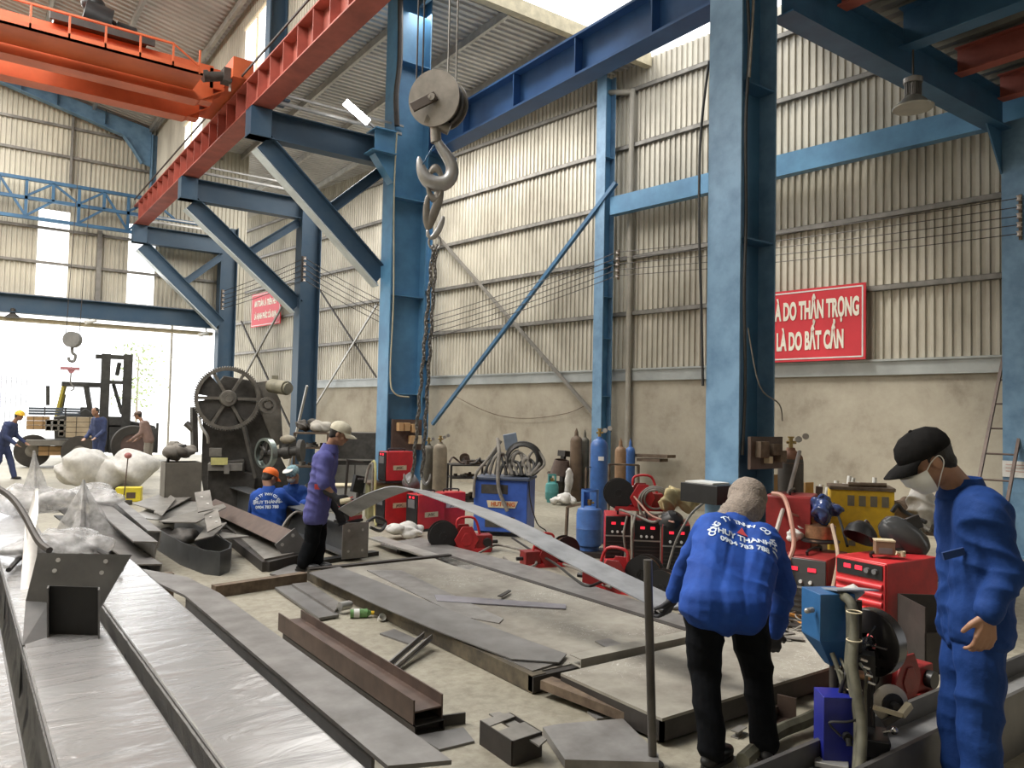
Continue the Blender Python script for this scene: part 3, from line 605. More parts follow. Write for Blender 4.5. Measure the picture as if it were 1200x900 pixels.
# signs -------------------------------------------------------------------
def sign(name, label, pl, pr, ztop_l, ztop_r, zb_l, zb_r, lines, off=.13, align='CENTER'):
    """thin rectangular board on the wall between wall points pl..pr"""
    t = thing(name, label, 'sign', (pl.x, pl.y, min(zb_l, zb_r)))
    w_ = (pr - pl); w_.z = 0; L = w_.length; d = w_.normalized(); zt = (ztop_l + ztop_r) / 2; zb = (zb_l + zb_r) / 2; H = zt - zb
    nn = Vector((d.y, -d.x, 0)); 
    if nn.dot(CAM - pl) < 0: nn = -nn
    M = Matrix(((d.x, 0, nn.x, pl.x), (d.y, 0, nn.y, pl.y), (0, 1, 0, zb), (0, 0, 0, 1)))
    MB().box(0, L, 0, H, 0, .03, M).build('board', mat('sign_red', (.62, .03, .045), .45, 0, .06, 2), t, world=True)
    k = .035; MB().box(k, L - k, k, k + .02, .03, .034, M).box(k, L - k, H - k - .02, H - k, .03, .034, M).box(k, k + .02, k, H - k, .03, .034, M).box(L - k - .02, L - k, k, H - k, .03, .034, M).build('border', white, t, world=True)
    for (txt, size, sx, cx, cy, bold) in lines:
        me = textmesh(txt, size, .002, sx, bold=bold, align=align); me.transform(M @ T(cx * L, cy * H, .035))
        chain = Matrix.Translation(t.location); me.transform(chain.inverted()); meshobj('lettering', me, mat('sign_white', (.85, .80, .68), .5, 0, .03), t)
    return t
pr = wpx(1015.5, 331, .13); pl = wpx(815, 350, .13)
zt = pr.z; zb = wpx(1014, 421, .13).z
dirw = (pl - pr); dirw.z = 0; pl = pr + dirw.normalized() * 2.55
sign('safety_sign', 'large red sign with two lines of white capitals on the ribbed wall', pl, pr, zt, zt, zb, zb,
     [('AN TOÀN LÀ DO THẬN TRỌNG', .38, .375, .965, .69, .016), ('SỰ CỐ LÀ DO BẤT CẨN', .38, .375, .875, .27, .016)], align='RIGHT')
pl = wpx(296, 350, .15); pr = wpx(330, 345, .15)
zt = wpx(296, 346, .15).z; zb = wpx(296, 384, .15).z
sign('safety_sign', 'small red sign with white lettering on the far wall behind the portal brace', pl, pr, zt, zt, zb, zb,
     [('AN TOÀN LÀ TRÊN HẾT', .27, .55, .5, .68, .01), ('LÀ HẠNH PHÚC CỦA BẠN', .27, .5, .5, .3, .01)])
# overhead bus wires -------------------------------------------------------
def spool_ins(t, p, ds):
    for dz in ds:
        q = p + Vector((0, 0, dz)); MB().lathe([(.022, -.03), (.035, -.028), (.022, -.012), (.022, .012), (.035, .028), (.022, .03)], 14).build('insulator', mat('porcelain', (.62, .55, .50), .25, 0, .1), t).location = q - t.location
ds = [0, .11, .22, .33, .44]
pA = wpx(1183, 243, .5); pA = Vector((10.46, 3.98, 3.95)); z0s = pA.z
pB = wpx(723, 323, .52); pB.z = wpx(723, 323, .52).z
pC = dep(493, 400, 15.5)
for nm, p, lb in (('a', pA, 'row of five porcelain insulators on the column with the paper notice'), ('b', pB, 'row of five porcelain insulators on the slim wall column')):
    t = thing('insulator_rack', lb, 'insulator', p - Vector((0, 0, .05)))
    MB().box(.02, .05, -.015, .015, -.02, .54).build('bracket', rust, t); spool_ins(t, p, ds)
pD = Vector((5.58, 15.0, pB.z)); pE = Vector((5.35, 20.0, pB.z - .1))
for p, lb in ((pD, 'row of five bare insulators on the dark middle portal column'), (pE, 'row of five small insulators on the column beside the gate')):
    t = thing('insulator_rack', lb, 'insulator', p); MB().box(-.02, .02, .1, .14, -.02, .5).build('bracket', dark, t); spool_ins(t, p, ds)
def wire(a, b, sag): return [a.lerp(b, i / 8) - Vector((0, 0, sag * 4 * (i / 8) * (1 - i / 8))) for i in range(9)]
names = ['topmost', 'second', 'middle', 'fourth', 'lowest']
for i, dz in enumerate(reversed(ds)):
    o = Vector((0, 0, dz)); mb = MB()
    for a, b, s_ in ((pA, pB, .05), (pB, pC, .06), (pC, pD, .05), (pD, pE, .03)): mb.tube(wire(a + o, (b if b is not pC else pC + Vector((0, 0, 0))) + o, s_), .006 if a is pA else .008, n=5, sub=2)
    t = mb.build('bus_wire', dark); tag(t, names[i] + ' of five parallel wires strung along the ribbed wall between insulators', 'wire', 'bus wires along the wall')
# cables on the big column -------------------------------------------------
cx, cy = 5.48, 4.23
t = MB().tube([(cx, cy, 8.2), (cx + .03, cy, 6.5), (cx - .01, cy - .02, 5.6), (cx + .05, cy - .01, 4.9), (cx + .0, cy - .02, 4.2), (cx + .04, cy, 3.4), (cx, cy - .02, 2.7), (cx + .05, cy, 1.9), (cx + .02, cy, 1.3)], .014).build('cable', hosek); tag(t, 'thick black cable tied down the edge of the big blue column', 'cable')
t = MB().tube([(cx + .03, cy - .03, 8.2), (cx + .02, cy - .03, 6.2), (cx + .08, cy - .03, 5.4), (cx + .03, cy - .03, 4.6)], .012).build('cable', hose); tag(t, 'grey cable looping down the upper part of the big blue column', 'cable')
t = MB().tube([(5.50, 4.64, 4.9), (5.42, 4.66, 4.2), (5.40, 4.65, 3.4), (5.43, 4.64, 2.6), (5.44, 4.62, 1.9)], .012).build('cable', hosek); tag(t, 'thin black cable hanging behind the left edge of the big blue column', 'cable')
t = MB().tube([(5.52, 4.2, 2.4), (5.62, 4.15, 1.9), (5.9, 4.15, 1.75), (5.95, 4.15, 1.6)], .006).build('cable', hose); tag(t, 'thin pale cable crossing the dark face of the big column above the switch board', 'cable')
t = MB().tube([(5.44, 10.8, 6.0), (5.42, 10.8, 5.0), (5.46, 10.8, 3.4), (5.44, 10.8, 2.2), (5.5, 10.75, 1.9), (5.75, 10.75, 1.85)], .012).build('cable', mat('yellowed_cable', (.5, .47, .33), .6)); tag(t, 'pale cable running down the front edge of the crane column', 'cable')
t = MB().tube([(5.42, 10.78, 8.3), (5.45, 10.78, 7.2), (5.40, 10.78, 6.6), (5.43, 10.78, 6.1)], .045, n=8).build('cable_bundle', dark); tag(t, 'knobbly black cable bundle at the top of the crane column', 'cable')
# switch boards -------------------------------------------------------------
t = thing('switch_board', 'dark wooden switch board with breakers on the big blue column', 'switch board', (5.72, 4.16, 1.2))
MB().box(5.52, 5.97, 4.16, 4.19, 1.18, 1.46).build('board', brown, t, world=True)
for x0, x1, z0, z1, m in ((5.58, 5.70, 1.28, 1.42, rust), (5.76, 5.88, 1.30, 1.40, rust), (5.70, 5.75, 1.23, 1.29, cream), (5.86, 5.95, 1.24, 1.34, rust)): MB().box(x0, x1, 4.10, 4.16, z0, z1).build('breaker', m, t, bevel=.005, world=True)
t = thing('switch_board', 'dark switch board with cream breakers on the crane column above the red welder', 'switch board', (5.75, 10.76, 1.05))
MB().box(5.48, 6.0, 10.76, 10.8, 1.02, 1.5).build('board', brown, t, world=True)
for x0, z0, m in ((5.55, 1.32, wood), (5.66, 1.32, wood), (5.79, 1.3, wood), (5.76, 1.12, wood), (5.87, 1.12, cream)): MB().box(x0, x0 + .09, 10.68, 10.76, z0, z0 + .13).build('breaker', m, t, bevel=.004, world=True)
# notice, ladder ------------------------------------------------------------
t = thing('paper_notice', 'small white paper notice taped to the right-hand blue column', 'notice', (10.68, 3.88, 1.1))
a = dep(1173, 538, 9.9); b = dep(1196, 538, 9.9); c = dep(1173, 556, 9.9)
t.location = Vector((10.50, 4.05, c.z))
MB().box(10.505, 10.52, 3.90, 4.20, c.z, a.z).build('sheet', white, t, world=True)
for k in range(3): MB().box(10.503, 10.505, 3.93, 4.16, a.z - .05 - k * .04, a.z - .042 - k * .04).build('text_line', mat('faded_print', (.6, .35, .3), .6), t, world=True)
a = wpx(1150, 548, .9); b = wpx(1176, 418, .12); t = thing('ladder', 'rusty steel ladder leaning on the wall behind the right-hand blue column', 'ladder', (a.x, a.y, 0))
dv = (b - a).normalized(); a0 = a - dv * (a.z / dv.z); 
for s_, nm in ((0, 'rail'), (.34, 'rail')): MB().bar(a0 - WD * s_, b - WD * s_, .035, .035).build(nm, brown, t, world=True)
Ld = (b - a0).length
for k in range(1, 8): MB().cyl(a0 + dv * k * Ld / 8, a0 + dv * k * Ld / 8 - WD * .34, .012, n=8).build('rung', brown, t, world=True)
# ================================================================== MACHINES AND STORES
def facing(p, extra=0.0): return math.atan2(-p.y, -p.x) + math.pi / 2 + math.radians(extra)
def fl(px, py): return at(px, py, 0.0)
def base(px, d): p = dep(px, 480, d); p.z = 0; return p
def setz(p, z): q = Vector(p); q.z = z; return q
def cable(name, label, pts, r=.012, m=None, group=None):
    t = MB().tube(pts, r, n=7).build(name, m or hosek); return tag(t, label, 'cable', group)
def welder(label, p, rz, w=.25, d=.48, h=.48, style='display', side=weldred, front=None, text=None, z=0.0):
    t = thing('welding_machine', label, 'welding machine', setz(p, z), rz)
    MB().box(-w / 2, w / 2, -d / 2, d / 2, .03, h).build('casing', side, t, bevel=.008)
    fr = MB().box(-w / 2 + .005, w / 2 - .005, -d / 2 - .018, -d / 2, .04, h - .01).build('front_panel', front or black, t, bevel=.004)
    g = MB()
    if style == 'display':
        y = -d / 2 - .02
        MB().box(-w * .26, -w * .09, y - .003, y, h * .82, h * .87).build('display', led, fr); MB().box(w * .12, w * .29, y - .003, y, h * .82, h * .87).build('display', led, fr)
        for k in range(3): MB().cyl((-w * .22 + k * w * .2, y, h * .68), (-w * .22 + k * w * .2, y - .018, h * .68), .013, n=12).build('knob', white, fr)
        MB().box(-w / 2, w / 2, y - .006, y, h * .585, h * .61).build('trim_strip', galv, fr)
        for k in range(6): g.box(-w * .46, w * .46, y - .004, y, h * (.12 + k * .07), h * (.12 + k * .07) + .01)
        g.build('vent', dark, fr)
    elif style == 'plain':
        y = -d / 2 - .02; MB().box(-w * .3, w * .3, y - .004, y, h * .62, h * .85).build('label_plate', grey, fr)
        for dx in (-.2, .1): MB().box(w * dx, w * dx + w * .15, y - .006, y, h * .88, h * .94).build('display', led, fr)
    MB().tube([(0, -d * .3, h), (0, -d * .28, h + .035), (0, d * .28, h + .035), (0, d * .3, h)], .011, sub=3).build('handle', black, t)
    MB().box(-w / 2 - .01, w / 2 + .01, -d / 2 - .02, d / 2, .0, .03).build('skid', rubber, t)
    if text:
        s_, tx, tz, sz = text; x = s_ * (w / 2 + .001)
        M = Matrix(((0, 0, s_, x), (s_, 0, 0, tx), (0, 1, 0, tz), (0, 0, 0, 1)))
        MB().box(-.11, .11, -.035, .035, 0, .002, M).build('nameplate', white if sz > 0 else cream, t)
        puttext('lettering', 'Jasic' if sz > 0 else 'JASIC', .06 if sz > 0 else .05, M @ T(0, 0, .003), dark, t)
    return t
def spool(parent, M, R=.15, w=.09, wire=copper):
    a = MB(); a.lathe([(.03, 0), (R, 0), (R, .008), (.03, .008)], 32, M); a.lathe([(.03, w), (R, w), (R, w + .008), (.03, w + .008)], 32, M)
    a.lathe([(.045, -.006), (.045, w + .014), (.026, w + .014), (.026, -.006)], 20, M, close=False); a = a.build('spool_flange', black, parent)
    MB().lathe([(.05, .008), (R * .84, .008), (R * .84, w), (.05, w)], 32, M).build('wire_coil', wire, parent); return a
def feeder(label, p, rz, z=0.0, s=1.0, m=weldred, tilt=0.0):
    """wire feeder: red folded cradle, motor box and coil on an axle"""
    t = thing('wire_feeder', label, 'wire feeder', setz(p, z), rz)
    t.scale = (s, s, s)
    MB().box(-.30, .22, -.09, .09, 0, .012).box(-.30, .22, -.10, -.09, 0, .04).box(-.30, .22, .09, .10, 0, .04).build('base_tray', m, t)
    hexp = [(-.10, .01), (.02, .01), (.09, .13), (.02, .26), (-.08, .26), (-.16, .13)]
    XZ = lambda y: Matrix(((1, 0, 0, 0), (0, 0, 1, y), (0, 1, 0, 0), (0, 0, 0, 1)))
    MB().prism(hexp, 0, .012, XZ(-.10)).prism([(a * .5 - .015, (b - .13) * .5 + .13) for a, b in hexp], 0, .006, XZ(-.107)).build('side_plate', m, t, bevel=.003)
    MB().prism(hexp, 0, .012, XZ(.09)).build('side_plate', weldredd, t, bevel=.003)
    MB().box(.06, .24, -.08, .08, .01, .17).build('motor_box', weldredd, t, bevel=.006)
    MB().cyl((.18, -.12, .10), (.18, .0, .10), .045, n=18).cyl((.24, 0, .09), (.31, 0, .09), .02, n=12).build('drive_motor', black, t)
    MB().tube([(-.12, 0, .24), (-.10, 0, .33), (.06, 0, .33), (.12, 0, .17)], .013, sub=4).build('handle', m, t)
    spool(t, T(-.26, .055, .16) @ Matrix.Rotation(math.pi / 2, 4, 'X') @ T(0, 0, 0), .15, .10)
    return t
def cylinder(label, p, R=.11, H=1.35, m=rust, top=None, gauges=0, z=0.0, name='gas_cylinder'):
    t = thing(name, label, 'gas cylinder', setz(p, z), facing(p))
    hs = H - .13
    MB().lathe([(R * .9, 0), (R, .015), (R, hs - R * .9), (R * .93, hs - R * .5), (R * .7, hs - R * .18), (R * .38, hs), (R * .3, hs + .03)], 28).build('body', m, t)
    if top: MB().lathe([(R * 1.004, hs - R * 1.0), (R * .935, hs - R * .49), (R * .705, hs - R * .17), (R * .385, hs + .003), (R * .31, hs + .03)], 28, close=False).build('shoulder', top, t)
    if gauges:
        MB().cyl((0, 0, hs + .02), (0, 0, hs + .12), .02, n=12).cyl((-.04, 0, hs + .08), (.05, 0, hs + .08), .014, n=10).cyl((0, 0, hs + .12), (0, 0, hs + .135), .03, n=12).build('valve', mat('brass', (.42, .30, .12), .35, .8), t)
        for k in range(gauges): MB().cyl((.07 + k * .06, -.03, hs + .11 + .03 * k), (.07 + k * .06, .0, hs + .11 + .03 * k), .03, n=16).build('gauge', mat('gauge_face', (.45, .43, .40), .3, .3), t)
    else:
        MB().lathe([(R * .32, hs + .02), (R * .30, hs + .08), (R * .12, hs + .13), (.008, hs + .15)], 16).build('cap', m, t)
    return t
bluecyl = mat('cylinder_blue', (.06, .17, .47), .4, 0, .15, 9, col2=(.045, .12, .34)); browncyl = mat('cylinder_brown', (.17, .115, .075), .6, 0, .2, 6, col2=(.11, .075, .05)); greycyl = mat('cylinder_grey', (.15, .135, .105), .6, 0, .2, 6)
teal = mat('teal_paint', (.08, .30, .29), .4, 0, .15, 6)
# --- cylinders against the wall
cylinder('brown gas cylinder with pointed cap, left one of the three beside the helmet stack', dep(676, 480, 14.7), .115, 1.36, browncyl)
cylinder('grey-brown gas cylinder, middle one of the three dark cylinders by the wall', dep(686, 480, 14.9), .088, 1.33, greycyl)
cylinder('dark gas cylinder partly hidden behind the tall blue cylinder', dep(697, 480, 15.1), .088, 1.33, browncyl)
cylinder('tall blue gas cylinder with twin gauges and a small white label', base(703, 9.9), .112, 1.45, bluecyl, gauges=2)
p = base(703, 9.9); MB().box(-.01, .06, -.125, -.11, 1.05, 1.1).build('label', white, bpy.data.objects['gas_cylinder.003'])
cylinder('brown gas cylinder standing in front of the slim blue wall column', base(728, 13.6), .10, 1.22, mat('cylinder_tan', (.30, .18, .10), .6, 0, .15, 6))
cylinder('slim blue gas cylinder standing behind the tan one at the wall column', base(739.5, 14.0), .085, 1.2, bluecyl)
cylinder('sooty brown gas cylinder with orange shoulder and regulator right of the big column', base(927, 7.3), .115, 1.45, mat('cylinder_soot', (.10, .085, .07), .5, 0, .25, 5), top=mat('rust_orange', (.30, .14, .08), .6, 0, .2, 8), gauges=2)
cylinder('black gas cylinder with regulator right against the big blue column', base(893, 7.6), .105, 1.36, mat('cylinder_black', (.03, .03, .03), .45), gauges=1)
cylinder('tan gas cylinder with brass valve behind the hanging chain', base(517, 13.2), .12, 1.22, mat('cylinder_sand', (.33, .27, .19), .6, 0, .15, 6), gauges=2)
cylinder('brown gas cylinder left of the tan one behind the chain', base(503.5, 13.4), .10, 1.18, greycyl, gauges=1)
def lpg(label, p, R, H, m, z=0.0):
    t = thing('lpg_cylinder', label, 'gas cylinder', setz(p, z), facing(p)); b = H * .72
    MB().lathe([(R * .7, .03), (R * .93, .06), (R, .12), (R, b * .5 - .006), (R * 1.02, b * .5), (R, b * .5 + .006), (R, b - .09), (R * .9, b - .03), (R * .5, b), (.03, b + .01)], 32).build('body', m, t)
    MB().lathe([(R * .75, 0), (R * .75, .06), (R * .72, .06), (R * .72, 0)], 28, close=False).build('foot_ring', m, t)
    g = MB(); n = 24
    for i in range(n):
        if i in (15, 16, 17, 18, 19, 20) : zlo = H - .025
        else: zlo = b - .02
        if i in (4, 5, 10, 11): zlo = H - .035
        a0 = 2 * math.pi * i / n; a1 = 2 * math.pi * (i + 1) / n; r0 = R * .62; r1 = R * .66
        g.add([(r * math.cos(a), r * math.sin(a), z_) for z_ in (zlo, H) for a in (a0, a1) for r in (r0, r1)], [(0, 2, 3, 1), (4, 5, 7, 6), (1, 3, 7, 5), (0, 4, 6, 2), (0, 1, 5, 4), (2, 6, 7, 3)])
    g.build('collar', m, t); MB().cyl((0, 0, b), (0, 0, b + .06), .022, n=12).cyl((-.03, 0, b + .04), (.05, 0, b + .04), .014, n=10).cyl((0, 0, b + .06), (0, 0, b + .075), .028, n=12).build('valve', mat('brass', (.42, .30, .12)), t); return t
lpg('squat blue LPG cylinder with open collar in front of the tall blue cylinder', base(693, 9.0), .152, .70, bluecyl, .06)
lpg('small teal LPG cylinder standing by the wall left of the helmet stack', base(648.5, 14.4), .125, .52, teal)
p = base(693, 9.0); t = thing('steel_slab', 'small dark steel slab under the squat blue LPG cylinder', 'steel plate', p, facing(p)); MB().box(-.2, .3, -.2, .2, 0, .058).build('slab', dark, t)
# helmet / bucket stack and rags
p = base(655, 14.8); t = thing('scrap_bucket', 'rusty metal buckets stacked askew by the wall between teal and brown cylinders', 'bucket', p)
MB().lathe([(.12, 0), (.15, .35), (.14, .35), (.11, .02)], 20).build('bucket', iron, t); MB().lathe([(.2, .5), (.14, .78), (.12, .78), (.18, .5)], 20, Matrix.Rotation(.15, 4, 'X')).lathe([(.2, .49), (.21, .51), (.2, .53)], 20, close=False).build('bucket', brown, t)
MB().box(-.02, .16, -.12, .1, .84, .95, Matrix.Rotation(.1, 4, 'Y')).bar((.12, .02, 0), (.15, .02, .9), .1, .06).build('frame', dark, t)
def rag(name, label, cat, p, sz, m, seed=0, z=0.0, n=7):
    mb = MB(); random.seed(seed)
    for i in range(n): mb.ell((random.uniform(-.4, .4) * sz[0], random.uniform(-.4, .4) * sz[1], sz[2] * random.uniform(.25, .6)), (sz[0] * random.uniform(.2, .38), sz[1] * random.uniform(.2, .38), sz[2] * random.uniform(.25, .45)), n=12, m=8)
    me = remesh(mb, max(sz) / 38, 3, disp=min(sz) * .14, dscale=3.2 / max(sz), seed=seed); zmin = min(v.co.z for v in me.vertices)
    for v in me.vertices: v.co.z -= zmin
    o = meshobj(name, me, m); o.location = setz(p, z); return tag(o, label, cat)
rag('rag_pile', 'crumpled pale rags at the foot of the brown gas cylinders', 'rags', base(662, 14.0), (.32, .3, .22), cloth_w, 3)
rag('rag_pile', 'white rag hanging between the buckets and the brown cylinder', 'rags', base(666, 14.4), (.16, .16, .5), cloth_w, 4, .15)
# pipe stands around the cylinders
t = thing('cylinder_stand', 'rusty steel rail and leg propped in front of the tan gas cylinder', 'stand', base(730, 10.4)); a = dep(714, 544, 10.4); b = dep(748, 545, 10.5)
MB().bar(a, b, .045, .025).bar(b, setz(b, 0), .03, .03).bar(a, setz(a, 0), .025, .025).build('rail', rust, t, world=True)
a = dep(687, 548, 9.7); b = dep(714, 544, 10.4); MB().cyl(a, b, .006, n=6).build('tie_wire', dark, t, world=True); MB().cyl(a, setz(a, 0), .014, n=8).build('leg', rust, t, world=True)
t = thing('bent_stand', 'thin bent steel frame standing left of the squat blue LPG cylinder', 'stand', base(665, 9.7))
a = dep(663, 629, 9.7); a.z = 0; b = dep(665, 594, 9.7); c = dep(684, 590, 9.6); MB().bar(a, b, .03, .03).bar(b, c, .03, .03).bar(c, setz(c, 0), .012, .012).build('frame', rust, t, world=True); MB().cyl(c, c + Vector((0, 0, .06)), .03, n=10).build('nozzle', brown, t, world=True)
for (x0, y0, x1, y1, lb) in ((744, 533.5, 787, 535, 'upper rusty steel bar resting out from the wall right of the slim column'), (751, 538.5, 778, 539.5, 'lower short rusty steel bar under the longer one by the wall')):
    a = wpx(x0, y0, .3); b = wpx(x1, y1, .3); t = MB().bar(a, b, .25, .055).build('steel_bar', rust); tag(t, lb, 'steel bar')
# --- red welders at the crane column
p = base(447, 11.6); t = thing('steel_cabinet', 'low olive cabinet carrying the uppermost red welder by the crane column', 'cabinet', p, facing(p, 8))
MB().box(-.18, .42, -.2, .2, .02, .54).build('body', mat('olive', (.27, .26, .13), .6, 0, .2, 6), t, bevel=.01); MB().box(-.2, .46, -.22, .22, .54, .57).build('top', rust, t)
welder('red welder on the olive cabinet, its black front to the left, below the switch board', base(466, 11.5), facing(base(466, 11.5), -62), .24, .44, .46, 'plain', text=(1, .0, .22, -1), z=.57)
welder('red welder with black front, leftmost of the three on the floor behind the raised plate', base(466, 11.0), facing(base(466, 11), -58), .24, .46, .5, 'plain', text=(1, -.0, .3, -1))
welder('red welder with bowed sides, middle of the three on the floor behind the raised plate', base(502, 10.7), facing(base(502, 10.7), -55), .27, .44, .5, 'plain', text=(1, .0, .22, -1))
welder('red welder with slanted white nameplate, rightmost of the three behind the raised plate', base(531, 11.0), facing(base(531, 11), -70), .22, .36, .5, 'plain', text=(1, -.0, .32, 1))
p = dep(413, 600, 8.5); welder('small red inverter box on the bolted end of the grey beam behind the standing worker', dep(413, 480, 8.5), facing(p, -35), .18, .24, .2, 'plain', text=(1, 0, .11, -1), z=.395)
p = base(482, 12.0); t = thing('welding_mask', 'upturned grey welding mask left on the red machines by the chain hooks', 'mask', dep(474, 570, 10.9)); MB().lathe([(.02, 0), (.09, .02), (.13, .09), (.14, .17), (.13, .17), (.11, .08), (.05, .025)], 20, Matrix.Rotation(1.1, 4, 'Y'), close=False).build('shell', grey, t)
rag('rag_pile', 'white and orange rags in front of the leftmost floor welder', 'rags', base(480, 9.9), (.42, .3, .2), cloth_w, 5)
p = base(436, 12.2); t = thing('control_box', 'small black control box with red buttons on a post left of the olive cabinet', 'control box', dep(421, 562, 11.8)); MB().box(-.09, .09, -.05, .05, -.2, .06, Matrix.Rotation(.2, 4, 'Y')).build('box', black, t, bevel=.005); MB().cyl((0, 0, -.2), (0, 0, -(t.location.z)), .02, n=8).build('post', dark, t); MB().box(-.05, .05, -.056, -.05, 0, .03).build('display', grey, t)
t = thing('floor_post', 'black T-shaped steel post between the standing worker and the welders', 'post', base(406, 11.5)); p = base(406, 11.5); q = dep(408, 539, 11.5); MB().bar(p, q, .03, .03).bar(q - Vector((.03, 0, 0)), q + Vector((.22, -.05, -.04)), .03, .03).build('post', dark, t, world=True)
cable('cable', 'yellow-green hose hanging down in front of the olive cabinet', [dep(434, 545, 11.2), dep(439, 541, 11.1), dep(440, 560, 11.0), dep(439, 600, 11.0), setz(dep(441, 600, 10.8), .01)], .018, mat('yellow_hose', (.45, .42, .18), .6))
cable('cable', 'black hose looping over the left side of the olive cabinet', [dep(428, 566, 11.2), dep(432, 548, 11.2), dep(437, 545, 11.1), dep(436, 575, 11.1)], .02, hose)
# --- rack with scrap near the wall
def rack(name, label, p, rz, w, d, h, shelves=(.1, .5), m=dark, cat='rack'):
    t = thing(name, label, cat, p, rz)
    for x in (-w / 2, w / 2):
        for y in (-d / 2, d / 2): MB().box(x - .018, x + .018, y - .018, y + .018, 0, h).build('leg', m, t)
    for z in list(shelves) + [h]: MB().box(-w / 2, w / 2, -d / 2, d / 2, z - .015, z + .01).build('shelf', m, t)
    return t
p = base(549, 13.6); rack('storage_rack', 'low open steel rack full of scrap left of the blue machine', p, facing(p, 8), .62, .5, .72)
def scrap(label_, p, rz, sx, sy, z0, n, seed, mats, name='scrap_part', smin=.05, smax=.16, cat='scrap', group='loose scrap pieces'):
    random.seed(seed); R_ = rotz(rz); lst = []
    for i in range(n):
        q = Vector(p) + R_ @ Vector((random.uniform(-sx, sx), random.uniform(-sy, sy), 0)); q.z = z0; s_ = random.uniform(smin, smax); k = i % 4; mb = MB()
        if k == 0: mb.lathe([(s_ * .5, 0), (s_ * .5, s_ * .6), (s_ * .3, s_ * .6), (s_ * .3, s_ * .1)], 14)
        elif k == 1: mb.tube([(-s_ * .8, 0, s_ * .3), (0, s_ * .3, s_ * .8), (s_ * .8, 0, s_ * .25), (s_ * .9, -.1, .02)], s_ * .12, n=7)
        elif k == 2: mb.box(-s_, s_, -s_ * .4, s_ * .4, 0, s_ * .5).box(-s_ * .3, s_ * .3, -s_ * .3, s_ * .3, s_ * .5, s_ * .9)
        else: mb.cyl((-s_ * 1.2, 0, s_ * .35), (s_ * 1.2, .02, s_ * .35), s_ * .3, n=12).cyl((-s_ * .3, 0, s_ * .35), (s_ * .3, .0, s_ * .35), s_ * .42, n=12)
        o = mb.build(name, random.choice(mats), origin=False); o.location = q; o.rotation_euler = (0, 0, random.uniform(0, 6)); tag(o, label_, cat, group); lst.append(o)
    for k, w_ in enumerate(('ring', 'bent rod', 'stepped block', 'shaft')):
        rank([o for i, o in enumerate(lst) if i % 4 == k], w_ + ': ' + label_)
p = base(549, 13.6)
scrap('dark metal, on top of the scrap rack', p, facing(p), .25, .18, .73, 7, 11, [rust, iron, brown], group='parts on top of the scrap rack')
scrap('dark metal, middle shelf of the scrap rack', p, facing(p), .24, .18, .51, 5, 12, [rust, iron, galvd], group='parts on the shelf of the scrap rack', smax=.1)
scrap('old metal, bottom of the scrap rack', p, facing(p), .24, .18, .11, 5, 13, [rust, iron, galvd], group='parts at the bottom of the scrap rack', smax=.15)
t = thing('grinding_disc', 'round grey disc standing among the scrap on the rack top', 'disc', setz(dep(545, 512, 13.6), .735)); MB().cyl((0, 0, .09), (.02, .03, .1), .09, n=20).build('disc', rust, t)
# --- blue machine with hoses
p = base(594, 10.5); rz = facing(p, -12)
t = thing('welding_machine', 'big blue welding machine heaped with thick grey hoses, behind the raised plate', 'welding machine', p, rz)
bm_ = mat('machine_blue', (.045, .12, .48), .4, 0, .15, 5, col2=(.03, .08, .33))
MB().box(-.36, .36, -.3, .3, .06, .74).build('casing', bm_, t, bevel=.01); MB().box(-.38, .38, -.33, .32, .74, .775).build('top_plate', mat('top_blue', (.06, .08, .13), .5), t, bevel=.006)
MB().box(-.26, .10, -.305, -.3, .56, .68).build('vent', iron, t); MB().box(-.2, .2, -.306, -.3, .12, .26).build('vent', iron, t)
MB().prism([(-.16, .38), (.20, .38), (.24, .47), (-.18, .47)], -.31, -.303, Matrix(((1, 0, 0, 0), (0, 0, 1, 0), (0, 1, 0, 0), (0, 0, 0, 1)))).build('nameplate', cream, t)
puttext('lettering', 'HUTONG', .075, Matrix(((1, 0, 0, .04), (0, 0, -1, -.312), (0, 1, 0, .425), (0, 0, 0, 1))), mat('orange_print', (.6, .15, .05)), t, bold=.003)
for x in (-.25, .25): MB().cyl((x, -.2, .04), (x, -.14, .04), .04, n=14).build('wheel', rubber, t)
R_ = Matrix.Translation(p) @ rotz(rz)
def loc(*a): return R_ @ Vector(a)
random.seed(21)
for i in range(9):
    x0 = -.28 + i * .07; pts = [loc(x0, -.1 + .04 * (i % 3), .79), loc(x0 + .06, -.05, .95 + .06 * (i % 3)), loc(x0 + .16, .02, 1.12 - .05 * (i % 4)), loc(x0 + .26, -.06, .95), loc(min(x0 + .33, .36), -.12, .8)]
    cable('hose', 'thick grey hose heaped on top of the big blue machine', pts, .024 if i % 2 else .018, hose if i % 3 else hosek, 'hoses heaped on the blue machine')
rank([o for o in C.objects if o.get('group') == 'hoses heaped on the blue machine'], 'hose heaped on top of the big blue machine')
cable('hose', 'thick grey hose hanging down the front of the big blue machine', [loc(-.1, -.1, 1.28), loc(-.04, -.25, 1.1), loc(-.03, -.34, .8), loc(.0, -.36, .6), loc(.12, -.4, .35)], .026, hose)
cable('hose', 'long grey hose falling off the left corner of the big blue machine', [loc(-.05, -.1, 1.25), loc(-.2, -.25, 1.0), loc(-.33, -.34, .8), loc(-.35, -.34, .5)], .02, hose)
cable('cable', 'thin dark cable dropping from the right corner of the blue machine to the floor', [loc(.36, -.2, .8), loc(.40, -.3, .5), loc(.5, -.3, .2), loc(.62, -.3, .1), loc(.5, -.35, .02)], .008, hosek)
